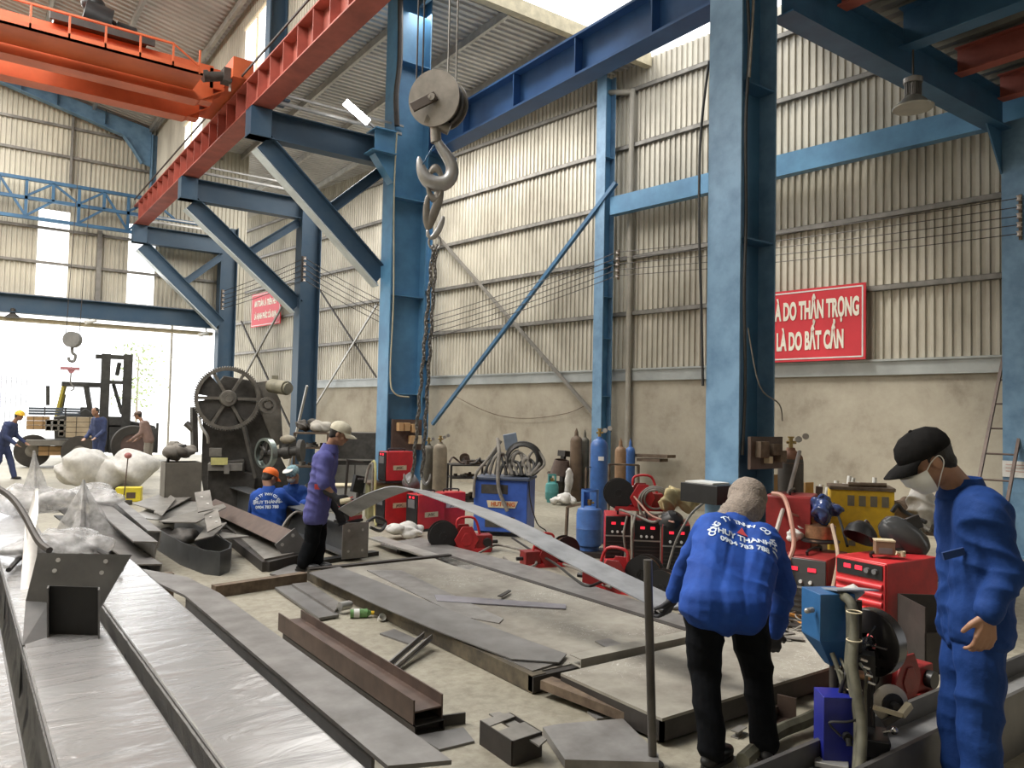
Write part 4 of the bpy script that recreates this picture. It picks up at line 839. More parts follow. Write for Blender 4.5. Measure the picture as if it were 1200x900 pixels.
t = thing('visor', 'grey plastic visor standing on top of the hoses of the blue machine', 'mask', loc(.02, .05, 1.02), rz); MB().box(-.02, .17, 0, .02, .1, .32, Matrix.Rotation(-.2, 4, 'Y')).build('visor', mat('blue_grey', (.16, .2, .26), .35), t, bevel=.01)
t = thing('hose_reel', 'black coil of hose standing on the right side of the blue machine top', 'coil', loc(.24, .0, .78), rz)
mb = MB()
for k in range(5): mb.ring(.20 + .012 * k, .016, T(0, (k - 2) * .03, .22) @ Matrix.Rotation(math.pi / 2 + .12 * (k - 2), 4, 'X'))
mb.build('coil', hosek, t)
# --- feeders and spools on the floor
p = base(552, 9.1); feeder('red wire feeder with its coil at the left, in front of the rightmost floor welder', p, facing(p, 12), 0, 1.15)
p = base(640, 8.3); feeder('red wire feeder half hidden under the raised plate, its black coil facing the camera', p, facing(p, 205), 0, 1.0)
p = base(722, 7.2); feeder('red wire feeder under the raised plate beside the dark welders', p, facing(p, 160), .0, 1.15)
p = base(741, 8.0); t = thing('wire_spool', 'copper wire coil lying on a red tray under the dark welders', 'wire spool', setz(p, .16), facing(p, 20)); MB().box(-.25, .16, -.1, .1, -.16, -.02).build('tray', weldred, t, bevel=.01); spool(t, Matrix.Rotation(math.pi / 2, 4, 'Y') @ T(0, 0, -.07), .1, .12)
p = base(780, 6.6); t = thing('wire_spool', 'large black wire spool with copper coil standing beside the bending worker', 'wire spool', setz(p, .16), facing(p, -22)); spool(t, Matrix.Rotation(math.pi / 2, 4, 'X') @ T(0, 0, -.05), .16, .1)
# --- dark welders in a row
for px, d_, lb, sd in ((725, 8.3, 'black welder with grey hoses over it, leftmost of the three dark ones', weldred), (759, 8.0, 'black welder with two red displays, middle of the three dark ones', weldredd), (793, 7.7, 'black welder with two red displays, rightmost of the dark three, beside the bending worker', weldredd)):
    p = base(px, d_); w_ = welder(lb, p, facing(p, 3), .265, .42, .52, 'display', side=sd, z=.06); MB().box(-.14, .14, -.24, .22, -.06, 0).build('plinth', dark, w_)
p = base(756, 8.1); f_ = feeder('red wire feeder wrapped in grey cables on top of the dark welders', dep(757, 480, 8.1), facing(p, 8), .64, 1.05)
for k in range(3):
    q = dep(768, 590, 7.9); mb = MB(); mb.ring(.17 - .03 * k, .012, Matrix.Translation(q + Vector((0, 0, .02 * k))) @ rotz(facing(q)) @ Matrix.Rotation(math.pi / 2 + .2 * k, 4, 'X')); o = mb.build('cable_coil', hose); tag(o, ['large', 'medium', 'small'][k] + ' grey cable loop around the wire feeder on the dark welders', 'cable', 'cable loops on the feeder')
rag('leather_gloves', 'pale yellow leather gloves heaped between the dark welders and the big column', 'gloves', dep(797, 480, 7.9), (.36, .22, .30), mat('pale_leather', (.62, .52, .28), .8, 0, .1, 6), 8, .62)
t = thing('welding_mask', 'black welding mask lying on the rightmost dark welder', 'mask', dep(792, 604, 7.5)); MB().lathe([(.01, .02), (.08, .0), (.12, -.06), (.12, -.14), (.11, -.14), (.10, -.06)], 18, Matrix.Rotation(.6, 4, 'X'), close=False).build('shell', black, t)
rag('tissue', 'small white crumpled rag sticking up behind the feeder on the dark welders', 'rags', dep(748, 480, 8.35), (.14, .1, .30), white, 9, .64, n=4)
# cables lying over the dark welders
for i, (pts, r_, m_) in enumerate(((( (722, 596, 8.0), (735, 600, 7.9), (750, 606, 7.75), (765, 612, 7.6), (775, 608, 7.6)), .014, hose), (((735, 605, 7.9), (731, 625, 7.85), (733, 650, 7.85), (728, 668, 7.8)), .012, hose), (((745, 603, 7.8), (742, 615, 7.7), (741, 640, 7.75), (740, 665, 7.7)), .014, hose), (((830, 585, 7.4), (812, 600, 7.3), (800, 618, 7.25), (790, 640, 7.25), (782, 668, 7.2)), .012, hose), (((735, 572, 8.2), (750, 590, 7.8), (765, 605, 7.6), (790, 612, 7.4)), .010, hosep))):
    cable('cable', ['grey cable drooping across the tops of the dark welders', 'grey cable hanging down the leftmost dark welder', 'pale cable hanging between the leftmost and middle dark welders', 'grey cable running from the black tray down past the rightmost dark welder', 'pink hose over the feeder on the dark welders'][i], [dep(*q) for q in pts], r_, m_)
# black tray on the big column
t = thing('steel_tray', 'black steel box with white paper on it, fixed left of the big blue column', 'tray', (5.38, 4.42, 1.0))
a = dep(816, 578, 6.7); MB().box(5.16, 5.46, 4.22, 4.62, a.z - .07, a.z + .09).build('box', black, t, bevel=.004, world=True); MB().box(5.20, 5.42, 4.3, 4.6, a.z + .092, a.z + .105).build('paper', white, t, world=True)
# floor cables
for i, (pts, m_, lb) in enumerate((
    (((600, 640), (622, 655), (650, 672), (672, 690), (690, 700), (712, 690)), hosek, 'black cable snaking on the long plate strip towards the feeder under the raised plate'),
    (((560, 655), (580, 645), (600, 648), (620, 655), (628, 668), (608, 672), (590, 660)), hose, 'grey cable loop on the floor between the two front wire feeders'),
    (((660, 668), (680, 676), (700, 690), (716, 696)), hose, 'grey torch lead lying beside the long plate strip'),
    (((690, 680), (700, 672), (715, 676), (722, 690)), hosek, 'short black cable loop under the raised plate'))):
    cable('cable', lb, [setz(fl(*q), .10 if i in (0,) else .06) for q in pts], .013, m_)
# ================================================================== RIGHT CLUSTER
p = base(1040, 5.75); rz = facing(p, -33)
t = welder('large red welder with slatted front, grey helmet and mask on its top', p, rz, .40, .62, .62, 'none', side=weldred, front=weldred)
fr = [c for c in t.children if c.name.startswith('front_panel')][0]
y = -.31 - .02
MB().box(-.18, .18, y - .006, y, .50, .60).build('control_strip', black, fr)
for x in (-.12, -.03): MB().box(x, x + .055, y - .010, y - .005, .545, .575).build('display', led, fr)
for x in (.07, .13): MB().cyl((x, y - .005, .555), (x, y - .03, .555), .018, n=14).build('knob', grey, fr)
for k in range(7): MB().cyl((-.18, y + .004, .09 + k * .06), (.18, y + .004, .09 + k * .06), .023, n=12).build('louvre', weldred, fr)
MB().box(.2, .206, -.1, .06, .18, .34).build('socket_plate', galv, t); MB().cyl((.205, -.03, .27), (.23, -.03, .27), .03, n=14).build('socket', weldredd, t)
p2 = base(955, 6.15); welder('grey-fronted welder with two red displays and three knobs, wire spool on top', p2, facing(p2, -18), .36, .52, .56, 'display', side=weldredd, front=mat('panel_grey', (.07, .07, .072), .4), z=0)
t = thing('wire_spool', 'copper wire spool lying flat on the grey-fronted welder', 'wire spool', dep(962, 480, 6.3) * 1 , 0); t.location = setz(dep(962, 480, 6.3), .63); MB().lathe([(.15, 0), (.15, .012), (.13, .02), (.10, .03)], 28).build('flange', black, t); MB().lathe([(.05, .03), (.118, .03), (.118, .13), (.05, .13)], 32).build('wire_coil', copper, t)
rag('plastic_bag', 'crumpled dark blue plastic bag on the copper spool', 'bag', dep(957, 480, 6.3), (.30, .22, .24), mat('blue_film', (.05, .08, .22), .15, 0, .3, 9), 15, .75, n=6)
rag('rag_pile', 'white cloth tucked behind the copper spool on the grey-fronted welder', 'rags', dep(934, 480, 6.4), (.18, .18, .16), white, 16, .60)
p = base(929, 6.6); welder('dull red welder, upper of the two stacked behind the bending worker', p, facing(p, -8), .36, .42, .5, 'none', side=weldredd, front=weldredd, z=.48)
welder('dull red welder, lower of the two stacked behind the bending worker', p, facing(p, -8), .36, .42, .46, 'none', side=weldredd, front=weldredd)
q = Matrix.Translation(p) @ rotz(facing(p, 10)); 
t = bpy.data.objects['welding_machine.011'] if 'welding_machine.011' in bpy.data.objects else None
# yellow machine
p = base(1008, 7.6); t = thing('welding_machine', 'tall yellow machine with four grey windows and a pipe on top', 'welding machine', p, facing(p, 6))
MB().box(-.28, .28, -.2, .2, .0, .95).build('casing', yellow, t, bevel=.008); MB().box(-.29, .29, -.21, .21, .95, .98).build('lid', rust, t)
for k in range(4): MB().box(-.13 + k * .10, -.07 + k * .10, -.206, -.2, .80, .90).build('window', mat('grey_window', (.22, .20, .15), .4), t)
for x in (-.12, .14): MB().box(x, x + .06, -.206, -.2, .42, .47).build('window', MATS['grey_window'], t)
MB().cyl((-.12, -.15, 1.0), (.22, -.12, 1.005), .022, n=12).build('pipe', rust, t)
random.seed(5)
for i in range(10):
    px = [958, 965, 971, 978, 984, 990, 996, 1003, 1023, 952][i]; d_ = 8.0 + .05 * i; a = setz(dep(px, 480, d_), .55); b = dep(px + random.uniform(2, 6), random.uniform(556, 572) if i < 9 else 590, d_)
    MBt = MB().cyl(a, b, .022, n=12); o = MBt.build('white_tube', white); tag(o, 'white plastic tube standing upright behind the yellow machine', 'tube', 'white tubes behind the yellow machine')
rank([o for o in C.objects if o.name.startswith('white_tube')], 'white plastic tube upright behind the yellow machine')
p = base(985, 8.2); t = thing('tube_bin', 'low rusty bin holding the white tubes behind the yellow machine', 'bin', p, facing(p)); MB().box(-.45, .35, -.16, .16, 0, .02).box(-.45, .35, -.16, -.14, 0, .55).box(-.45, .35, .14, .16, 0, .55).box(-.45, -.43, -.16, .16, 0, .55).box(.33, .35, -.16, .16, 0, .55).build('bin', rust, t)
for px, py, lb in ((948, 565, 'light wooden board standing beside the sooty gas cylinder'), (906, 556, 'short wooden board behind the stacked red welders')):
    a = base(px, 7.7); b = dep(px, py, 7.7); t = MB().box(a.x - .07, a.x + .07, a.y - .01, a.y + .01, 0, b.z).build('wooden_board', wood); tag(t, lb, 'board')
p = base(962, 7.5); t = thing('pipe_vice', 'dark pipe vice fitting behind the blue bag', 'fitting', p); a = dep(955, 604, 7.5); MB().cyl(a, dep(975, 600, 7.4), .035, n=12).bar(dep(960, 570, 7.5), setz(a, 0), .06, .06).build('body', brown, t, world=True)
# things on the slatted welder
def helmet_shell(mb, M):
    prof = [(.005, .30), (.06, .29), (.10, .25), (.125, .18), (.135, .10), (.12, .02), (.09, -.02), (.075, -.02), (.105, .02), (.12, .10), (.11, .18), (.085, .24), (.04, .275)]
    return mb.lathe(prof, 26, M, close=False)
q = dep(1062, 633, 5.9); t = thing('welding_helmet', 'large shiny grey welding helmet on the slatted red welder', 'helmet', q); Mh = Matrix.Diagonal((1, .95, 1.15, 1))
helmet_shell(MB(), rotz(-.7) @ Matrix.Rotation(-.9, 4, 'Y') @ T(0, 0, -.12) @ Mh).build('shell', mat('helmet_grey', (.06, .062, .065), .22, 0, .1, 5), t)
MB().box(-.05, .05, -.02, .02, .06, .16, rotz(-.9) @ Matrix.Rotation(-.4, 4, 'Y') @ T(.10, -.03, 0)).build('window_frame', black, t, bevel=.005)
q = dep(1008, 631, 5.85); t = thing('welding_mask', 'black face mask with headband on the slatted red welder beside the grey helmet', 'mask', q)
MB().lathe([(.01, .13), (.06, .12), (.11, .07), (.13, 0), (.12, 0), (.10, .06), (.05, .11)], 24, Matrix.Rotation(.5, 4, 'Y') @ Matrix.Diagonal((1.15, .9, 1, 1)), close=False).build('shell', black, t)
MB().ring(.085, .007, T(.10, -.02, .05) @ Matrix.Rotation(1.2, 4, 'X') @ Matrix.Rotation(.3, 4, 'Y')).build('headband', grey, t)
q = dep(1036, 641, 5.6); t = thing('carton', 'small brown carton with grey label on the slatted red welder', 'box', q, facing(q, 12)); MB().box(-.065, .065, -.05, .05, -.05, .045).build('carton', mat('carton', (.20, .13, .08), .7), t, bevel=.003); MB().box(-.045, .045, -.052, -.05, -.04, .0).build('label', grey, t); MB().box(-.067, .067, -.052, .052, .045, .055).build('lid', cream, t)
q = dep(1051, 649, 5.55); t = thing('torch_nozzle', 'small white torch nozzle beside the brown carton', 'nozzle', q); MB().cyl((-.02, 0, .01), (.04, -.02, -.005), .016, n=12).cyl((.03, -.02, -.02), (.03, -.02, .02), .026, n=12).build('nozzle', cream, t)
# clutter between yellow machine and right man
rag('canvas_bag', 'white canvas sack heaped behind the grey helmet', 'sack', dep(1083, 480, 7.6), (.38, .32, .44), cloth_w, 18, .55)
rag('leather_pile', 'brown leather gear heaped right of the yellow machine', 'gear', dep(1060, 480, 7.75), (.42, .3, .32), mat('brown_leather', (.28, .20, .14), .75, 0, .25, 7), 19, .55)
p = base(1068, 7.7); rack('work_table', 'low steel table behind the slatted red welder holding sacks and leather gear', p, facing(p), .7, .5, .55, (.12,), rust, 'table')
for i, (pts, r_, m_, lb) in enumerate(((((937, 529, 7.0), (925, 575, 6.7), (915, 605, 6.3), (905, 640, 6.1)), .018, mat('pale_hose', (.48, .42, .38), .6), 'pale grey gas hose falling from the sooty cylinder regulator'),
    (((905, 578, 6.4), (918, 582, 6.3), (926, 605, 6.1), (930, 640, 6.0), (918, 670, 5.9), (912, 690, 5.8)), .018, hosep, 'pink hose hanging in front of the stacked red welders'),
    (((918, 580, 6.5), (925, 600, 6.3), (945, 607, 6.4), (955, 610, 6.6)), .009, hosep, 'thin pink hose running towards the blue bag'),
    (((975, 615, 6.1), (982, 650, 5.85), (978, 680, 5.75), (972, 705, 5.7)), .015, mat('beige_hose', (.40, .30, .22), .6), 'beige hose hanging between the two front welders'),
    (((977, 590, 7.0), (986, 615, 6.6), (993, 640, 6.3)), .012, hosek, 'black cable sagging down the left side of the yellow machine'),
    (((930, 594, 6.7), (945, 585, 6.7), (960, 584, 6.8), (972, 590, 6.9)), .016, hose, 'grey cable arching from the stacked red welders to the yellow machine'),
    (((1045, 600, 7.0), (1052, 592, 7.0), (1060, 600, 7.0), (1085, 612, 6.8)), .02, hosek, 'black cable looping over the leather gear'),
    (((1045, 612, 6.9), (1060, 618, 6.8), (1075, 614, 6.8), (1090, 622, 6.7)), .018, hose, 'olive cable across the low table behind the helmet'))):
    cable('hose', lb, [dep(*q) for q in pts], r_, m_)
# black open box
p = base(1085, 5.2); t = thing('steel_box', 'open black steel box standing on the floor right of the slatted welder', 'box', p, facing(p, 25))
MB().box(-.10, .26, -.2, -.19, 0, .26).box(-.10, -.09, -.2, .2, 0, .42).box(-.1, .26, .19, .2, 0, .42).box(.25, .26, -.2, .2, 0, .26).box(-.1, .26, -.2, .2, 0, .01).build('box', dark, t)
# cable heap on the floor under the right cluster
random.seed(33)
for i in range(26):
    c = fl(random.uniform(880, 955), random.uniform(715, 760)); c.z = .11 + random.uniform(0, .05); a = random.uniform(0, 6.28); L = random.uniform(.1, .28)
    pts = [c + Vector((math.cos(a) * s_ * L, math.sin(a) * s_ * L, .03 * math.sin(s_ * 5))) + Vector((-math.sin(a), math.cos(a), 0)) * .08 * math.sin(s_ * 3 + i) for s_ in (-1, -.5, 0, .5, 1)]
    cable('cable', 'short tangled cable or rod offcut in the heap behind the blue hopper', pts, random.choice([.006, .009, .014]), random.choice([hose, hosek, hose, rust, mat('orange_cable', (.55, .25, .06))]), 'tangled cables in the heap')
# ================================================================== STEELWORK ON THE FLOOR
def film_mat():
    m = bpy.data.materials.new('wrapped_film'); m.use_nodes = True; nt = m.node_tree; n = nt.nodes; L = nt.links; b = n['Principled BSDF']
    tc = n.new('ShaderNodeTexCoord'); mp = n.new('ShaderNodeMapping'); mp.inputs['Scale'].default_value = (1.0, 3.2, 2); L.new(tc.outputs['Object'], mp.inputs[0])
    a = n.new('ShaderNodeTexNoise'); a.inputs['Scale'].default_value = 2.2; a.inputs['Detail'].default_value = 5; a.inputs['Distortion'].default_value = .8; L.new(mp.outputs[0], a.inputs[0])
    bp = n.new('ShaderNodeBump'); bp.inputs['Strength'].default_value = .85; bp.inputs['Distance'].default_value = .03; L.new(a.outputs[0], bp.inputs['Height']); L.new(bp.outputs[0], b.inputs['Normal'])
    r = n.new('ShaderNodeValToRGB'); r.color_ramp.elements[0].position = .62; r.color_ramp.elements[0].color = (.42, .41, .405, 1); r.color_ramp.elements[1].position = .78; r.color_ramp.elements[1].color = (.60, .59, .58, 1)  # paler end of the ramp paints small glints into the film colour
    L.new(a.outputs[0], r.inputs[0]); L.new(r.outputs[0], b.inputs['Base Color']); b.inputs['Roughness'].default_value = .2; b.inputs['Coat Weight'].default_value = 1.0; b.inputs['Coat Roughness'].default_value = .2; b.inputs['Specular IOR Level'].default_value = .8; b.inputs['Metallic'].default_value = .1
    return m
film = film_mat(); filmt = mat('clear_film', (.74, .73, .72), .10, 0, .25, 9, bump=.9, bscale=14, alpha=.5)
steeld = mat('shop_primer', (.21, .205, .20), .5, .25, .15, 4, col2=(.15, .145, .14), bump=.03)
TOPH = .42
def floor_beam(label, x0, x1, y0, y1, wrap=False, h=TOPH, m=steeld):
    t = thing('steel_beam', label, 'steel beam', ((x0 + x1) / 2, (y0 + y1) / 2, 0))
    MB().box(x0, x1, y0, y1, h - .018, h).box(x0, x1, y0, y1, .0, .018).build('flange', m, t, world=True)
    MB().box((x0 + x1) / 2 - .006, (x0 + x1) / 2 + .006, y0, y1, .018, h - .018).build('web', m, t, world=True)
    y = y0 + .3
    while y < y1 - .2:
        MB().box(x0 + .01, x1 - .01, y, y + .01, .018, h - .018).build('stiffener', m, t, world=True); y += 1.6
    if wrap:
        # film wrapped round the beam: sagging sides between the flanges
        mb = MB(); ny = int((y1 - y0) / .07); prof = [(x0 - .004, .03), (x0 + .02, .16), (x0 + .015, .30), (x0 - .005, h - .02), (x0 + .01, h + .004), ((x0 + x1) / 2, h + .006), (x1 - .01, h + .004), (x1 + .005, h - .02), (x1 - .015, .3), (x1 - .02, .16), (x1 + .004, .03)]
        vs = []; fs = []; K = len(prof)
        for i in range(ny + 1):
            y = y0 + (y1 - y0) * i / ny
            for k, (px_, pz_) in enumerate(prof):
                w_ = .004 * noise.noise(Vector((px_ * 6, y * 9, pz_ * 5))) + .005 * noise.noise(Vector((k * 1.1, y * 22, 3)))
                vs.append((px_ + (w_ if k in (1, 2, 8, 9) else 0) * 2, y, pz_ + (abs(w_) if 3 <= k <= 7 else 0)))
        for i in range(ny):
            for k in range(K - 1): fs.append((i * K + k, (i + 1) * K + k, (i + 1) * K + k + 1, i * K + k + 1))
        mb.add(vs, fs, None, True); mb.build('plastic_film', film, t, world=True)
    return t
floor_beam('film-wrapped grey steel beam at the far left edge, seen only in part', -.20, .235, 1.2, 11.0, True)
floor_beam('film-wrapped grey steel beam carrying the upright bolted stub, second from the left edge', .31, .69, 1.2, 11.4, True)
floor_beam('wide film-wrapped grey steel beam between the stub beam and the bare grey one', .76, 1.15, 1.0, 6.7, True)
t = thing('steel_beam', 'bare grey steel beam with pointed far end, lying right of the film-wrapped beams', 'steel beam', (1.3, 3.9, 0))
MB().prism([(1.22, 2.36), (1.42, 2.28), (1.42, 5.15), (1.36, 5.75), (1.10, 6.3), (1.06, 6.25), (1.22, 5.2)], TOPH - .016, TOPH).prism([(1.22, 2.5), (1.42, 2.45), (1.42, 5.15), (1.22, 5.2)], 0, .016).build('flange', steel, t, world=True)
MB().box(1.228, 1.24, 2.5, 5.2, .016, TOPH - .016).build('web', steeld, t, world=True)
for y in (3.1, 4.4): MB().box(1.24, 1.41, y, y + .01, .016, TOPH - .016).build('stiffener', steeld, t, world=True)
# bolted stub
t = thing('column_stub', 'upright dark steel stub with a flared four-hole end plate on the wrapped beam', 'steel stub', (.5, 4.5, TOPH))
stb = mat('stub_steel', (.16, .155, .15), .42, .45, .15, 4, col2=(.10, .10, .098))
TL = dep(44, 648, 4.30); TR = dep(154, 650, 4.42); BL = dep(30, 704, 4.22); _n = (TR - TL).cross(BL - TL).normalized(); _n = _n if _n.dot(CAM - TL) > 0 else -_n
def onP(px, py, off=0.0):
    r = ray(px, py); return CAM + r * ((TL + _n * off - CAM).dot(_n) / r.dot(_n))
BR = onP(118, 712)
def holed(corners, holes, th, m, par, nm='end_plate', r=.018):
    o = MB().poly3(corners, th).build(nm, m, par, world=True)
    for h_ in holes:
        c = Vector(corners[0]) * (1 - h_[0]) * (1 - h_[1]) + Vector(corners[1]) * h_[0] * (1 - h_[1]) + Vector(corners[2]) * h_[0] * h_[1] + Vector(corners[3]) * (1 - h_[0]) * h_[1]
        nn = (Vector(corners[1]) - Vector(corners[0])).cross(Vector(corners[3]) - Vector(corners[0])).normalized()
        if nn.dot(CAM - c) < 0: nn = -nn
        MB().cyl(c - nn * (th * .2), c + nn * .004, r, n=12).build('bolt_hole', mat('through_light', (.55, .53, .5), .5), par, world=True)
    return o
g = lambda p: Vector((p.x, p.y, TOPH + .006))
holed([TL, TR, BR, BL], [(.24, .14), (.76, .14), (.24, .36), (.78, .36)], .016, stb, t, r=.012)
wb = mat('shaded_web', (.035, .034, .033), .75, 0, spec=.2)  # near-black colour puts the shade of the recess into the web
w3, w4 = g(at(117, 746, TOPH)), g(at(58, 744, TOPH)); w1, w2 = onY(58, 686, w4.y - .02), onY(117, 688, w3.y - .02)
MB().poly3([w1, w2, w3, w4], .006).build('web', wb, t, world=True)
fo = Vector((-.01, -.07, .0))
for p_, q_ in ((w1, w4), (w2, w3)): MB().poly3([p_, q_, q_ + fo, p_ + fo], .008).build('flange', stb, t, world=True)
MB().poly3([BL, onP(57, 706), g(at(57, 748, TOPH)), g(at(26, 758, TOPH))], .012).build('side_plate', stb, t, world=True)
# far left: more wrapped steel and film tents
def tent(label, px, ytop, ybot, d, wd, seed):
    a = dep(px, ytop, d); b = dep(px + 3, ybot, d); n = 20; m_ = 10; vs = []; fs = []
    for j in range(m_ + 1):
        f_ = j / m_; c = a.lerp(b, f_); r = .008 + wd * f_ ** 1.3
        for i in range(n):
            an = 2 * math.pi * i / n; rr = r * (1 + .35 * math.sin(an * 4 + seed + f_ * 2) + .2 * noise.noise(Vector((i * .7, j * .6, seed)))); vs.append(c + Vector((math.cos(an) * rr, math.sin(an) * rr, .01 * math.sin(an * 3) * f_)))
    for j in range(m_):
        for i in range(n): fs.append((j * n + i, j * n + (i + 1) % n, (j + 1) * n + (i + 1) % n, (j + 1) * n + i))
    t = thing('film_tent', label, 'plastic film', setz(b, b.z)); MB().add(vs, fs, None, True).build('film', filmt, t, world=True)
    MB().cyl(a - Vector((0, 0, .01)), b, .010, n=8).build('rod', galvd, t, world=True)
tent('clear plastic film drawn to a point at far left, nearest the yellow-helmeted worker', 40, 528, 600, 8.4, .16, 1)
tent('clear plastic film drawn up to a point left of the white big bag', 98, 562, 640, 7.6, .30, 2)
a = at(30, 690, TOPH); t = thing('pointed_plate', 'pointed grey steel plate wrapped in film standing on the left beams', 'steel plate', a)
MB().poly3([dep(45, 572, 5.9), dep(45, 600, 5.8), at(42, 690, TOPH), at(28, 692, TOPH), dep(33, 615, 5.8)], .02).build('plate', galv, t, world=True)
rag('plastic_film', 'heap of crumpled clear film lying on the wrapped beams beside the steel blade', 'plastic film', at(70, 655, TOPH), (.62, .5, .20), filmt, 31, TOPH, n=9)
rag('plastic_film', 'crumpled clear film between the two pointed film tents', 'plastic film', at(75, 600, TOPH), (1.0, .8, .30), filmt, 32, TOPH, n=9)
t = MB().tube([dep(-10, 568, 5.6), dep(12, 582, 5.5), dep(28, 603, 5.3), dep(45, 634, 5.1), dep(58, 645, 5.0)], .022).build('bent_pipe', dark); tag(t, 'bent dark steel pipe reaching in from the left edge', 'pipe')
for i, (pts, r_) in enumerate((([(20, 655), (60, 642), (95, 640), (120, 652), (142, 668)], .018), ([(60, 662), (95, 655), (120, 658)], .014), ([(-5, 648), (20, 652), (40, 645), (62, 655)], .020), ([(10, 668), (30, 655), (52, 660)], .018))):
    cable('cable', ['long dark cable arching over the left beams towards the grey channels', 'short dark rod lying behind the bolted stub', 'black cable coil end at the far left edge', 'black cable loop in front of the steel blade'][i], [at(x, y, .46) + Vector((0, 0, .03 * (k % 2))) for k, (x, y) in enumerate(pts)], r_, hosek)
# grey channels ending left of the curved strip
for (x0, y0, d0, x1, y1, d1, w_, h_, lb, m_) in ((98, 590, 9.3, 168, 652, 6.75, .2, .26, 'grey channel section ending beside the curved strip, upper one of the pair', steel), (78, 600, 8.6, 172, 668, 6.55, .24, .10, 'lower grey channel under the upper one beside the curved strip', steel), (118, 578, 10.2, 180, 632, 7.4, .12, .16, 'narrow grey channel leaning behind the pair beside the curved strip', steel)):
    a = dep(x0, y0, d0); b = dep(x1, y1, d1); t = thing('steel_channel', lb, 'steel channel', setz(b, max(0, b.z - h_ / 2)))
    MB().chan(a, b, w_, h_, .012, up=(.1, 0, 1)).build('channel', m_, t, world=True)
# supports below
MB_ = MB().box(.9, 1.5, 6.75, 6.85, 0, .25); t = MB_.build('timber_block', rust); tag(t, 'dark timber bearer under the ends of the grey channels', 'bearer')
# curved strip with rounded end
pth = [fl(150, 618), fl(178, 640), fl(212, 662), fl(240, 673), fl(257, 675), fl(268, 670), fl(270, 663), fl(258, 655), fl(232, 640), fl(205, 622)]
mb = MB(); P = pth; vs = []; n = len(P)
for i in range(n):
    d = (P[min(i + 1, n - 1)] - P[max(i - 1, 0)]).normalized(); q = Vector((-d.y, d.x, 0)) * .008
    vs += [P[i] - q, P[i] + q, P[i] - q + Vector((0, 0, .23)), P[i] + q + Vector((0, 0, .23))]
fs = []
for i in range(n - 1):
    a, b = 4 * i, 4 * i + 4; fs += [(a, b, b + 2, a + 2), (a + 1, a + 3, b + 3, b + 1), (a + 2, b + 2, b + 3, a + 3), (a, a + 1, b + 1, b)]
fs += [(0, 2, 3, 1), (4 * n - 4, 4 * n - 3, 4 * n - 1, 4 * n - 2)]
mb.add(vs, fs, None, True); t = mb.build('bent_strip', mat('blued_steel', (.10, .105, .11), .4, .5, .15, 4)); tag(t, 'dark steel strip bent into a narrow loop with a rounded near end', 'steel strip')
# gusset plates heap
G = [([(150, 605), (205, 585), (262, 592), (215, 612)], 8.4, 'flat pale gusset plate at the bottom of the heap', .30, 0), ([(155, 590), (215, 570), (232, 578), (190, 600)], 8.6, 'flat gusset plate at the back of the heap', .36, 0),
     ([(228, 577), (246, 574), (250, 596), (232, 600)], 8.3, 'upright gusset plate with two bolt holes at the back of the heap', None, 1), ([(239, 603), (255, 596), (260, 615), (243, 623)], 8.0, 'upright gusset plate with bolt holes in the middle of the heap', None, 1),
     ([(228, 633), (243, 615), (266, 612), (250, 628)], 7.8, 'pointed gusset plate at the near side of the heap', .3, 0), ([(186, 611), (230, 598), (262, 590), (265, 594), (230, 612)], 8.2, 'long thin gusset plate across the heap', .42, 0),
     ([(180, 600), (200, 580), (206, 584), (190, 604)], 8.5, 'narrow slanted gusset plate at the left of the heap', .40, 0), ([(252, 622), (292, 628), (262, 631)], 7.8, 'slim pointed plate sticking out to the right of the heap', .24, 0)]
for pts, d_, lb, h_, up_ in G:
    Q = [at(x, y, h_) for x, y in pts] if h_ else [dep(x, y, d_ + .12 * k * (1 if k < 2 else -1)) for k, (x, y) in enumerate(pts)]
    c = sum(Q, Vector()) / len(Q); t = thing('gusset_plate', lb, 'steel plate', c)
    if up_: holed(Q, [(.4, .3), (.7, .7)], .012, galvd, t, 'plate', .014)
    else: MB().poly3(Q, .012).build('plate', galv if 'pale' in lb else galvd, t, world=True)
rag('scrap_heap', 'dark tangle of steel offcuts inside the bent strip under the gusset plates', 'scrap', fl(208, 642), (.34, .7, .22), iron, 41, .0, n=9)
o = bpy.context.scene.objects.get('scrap_heap'); o['kind'] = 'stuff'
# open H section with diamond end plate
a = dep(252, 599, 10.6); b = dep(343, 641, 8.05); t = thing('steel_section', 'rust-brown open steel section with a diamond end plate pointing at the standing worker', 'steel beam', setz(b, .05))
MB().ibeam(a, b, .20, .27, .014, .012, up=(-.62, .1, .80)).build('section', brown, t, world=True)
d = (b - a).normalized(); Mx = frame(b, d, (-.62, .1, .80))
MB().box(-.13, .13, 0, .014, -.15, .15, Mx).build('end_plate', steeld, t, world=True)
for x in (-.07, .07):
    for z in (-.10, .10): MB().cyl(Mx @ Vector((x, .014, z)), Mx @ Vector((x, .018, z)), .018, n=12).build('bolt_hole', MATS['through_light'], t, world=True)
t = thing('steel_plate', 'flat plate lying on bearers under the rust-brown section', 'steel plate', fl(300, 650)); MB().poly3([at(262, 612, .12), at(300, 610, .12), at(345, 648, .12), at(310, 655, .12)], .02).build('plate', galvd, t, world=True)
t = MB().bar(at(262, 625, .05), at(312, 664, .05), .08, .1).build('bearer', dark); tag(t, 'black bearer under the flat plate left of the standing worker', 'bearer')
t = MB().bar(at(312, 664, .05), at(350, 655, .05), .08, .1).build('bearer', dark); tag(t, 'short black cross bearer under the rust-brown section', 'bearer')
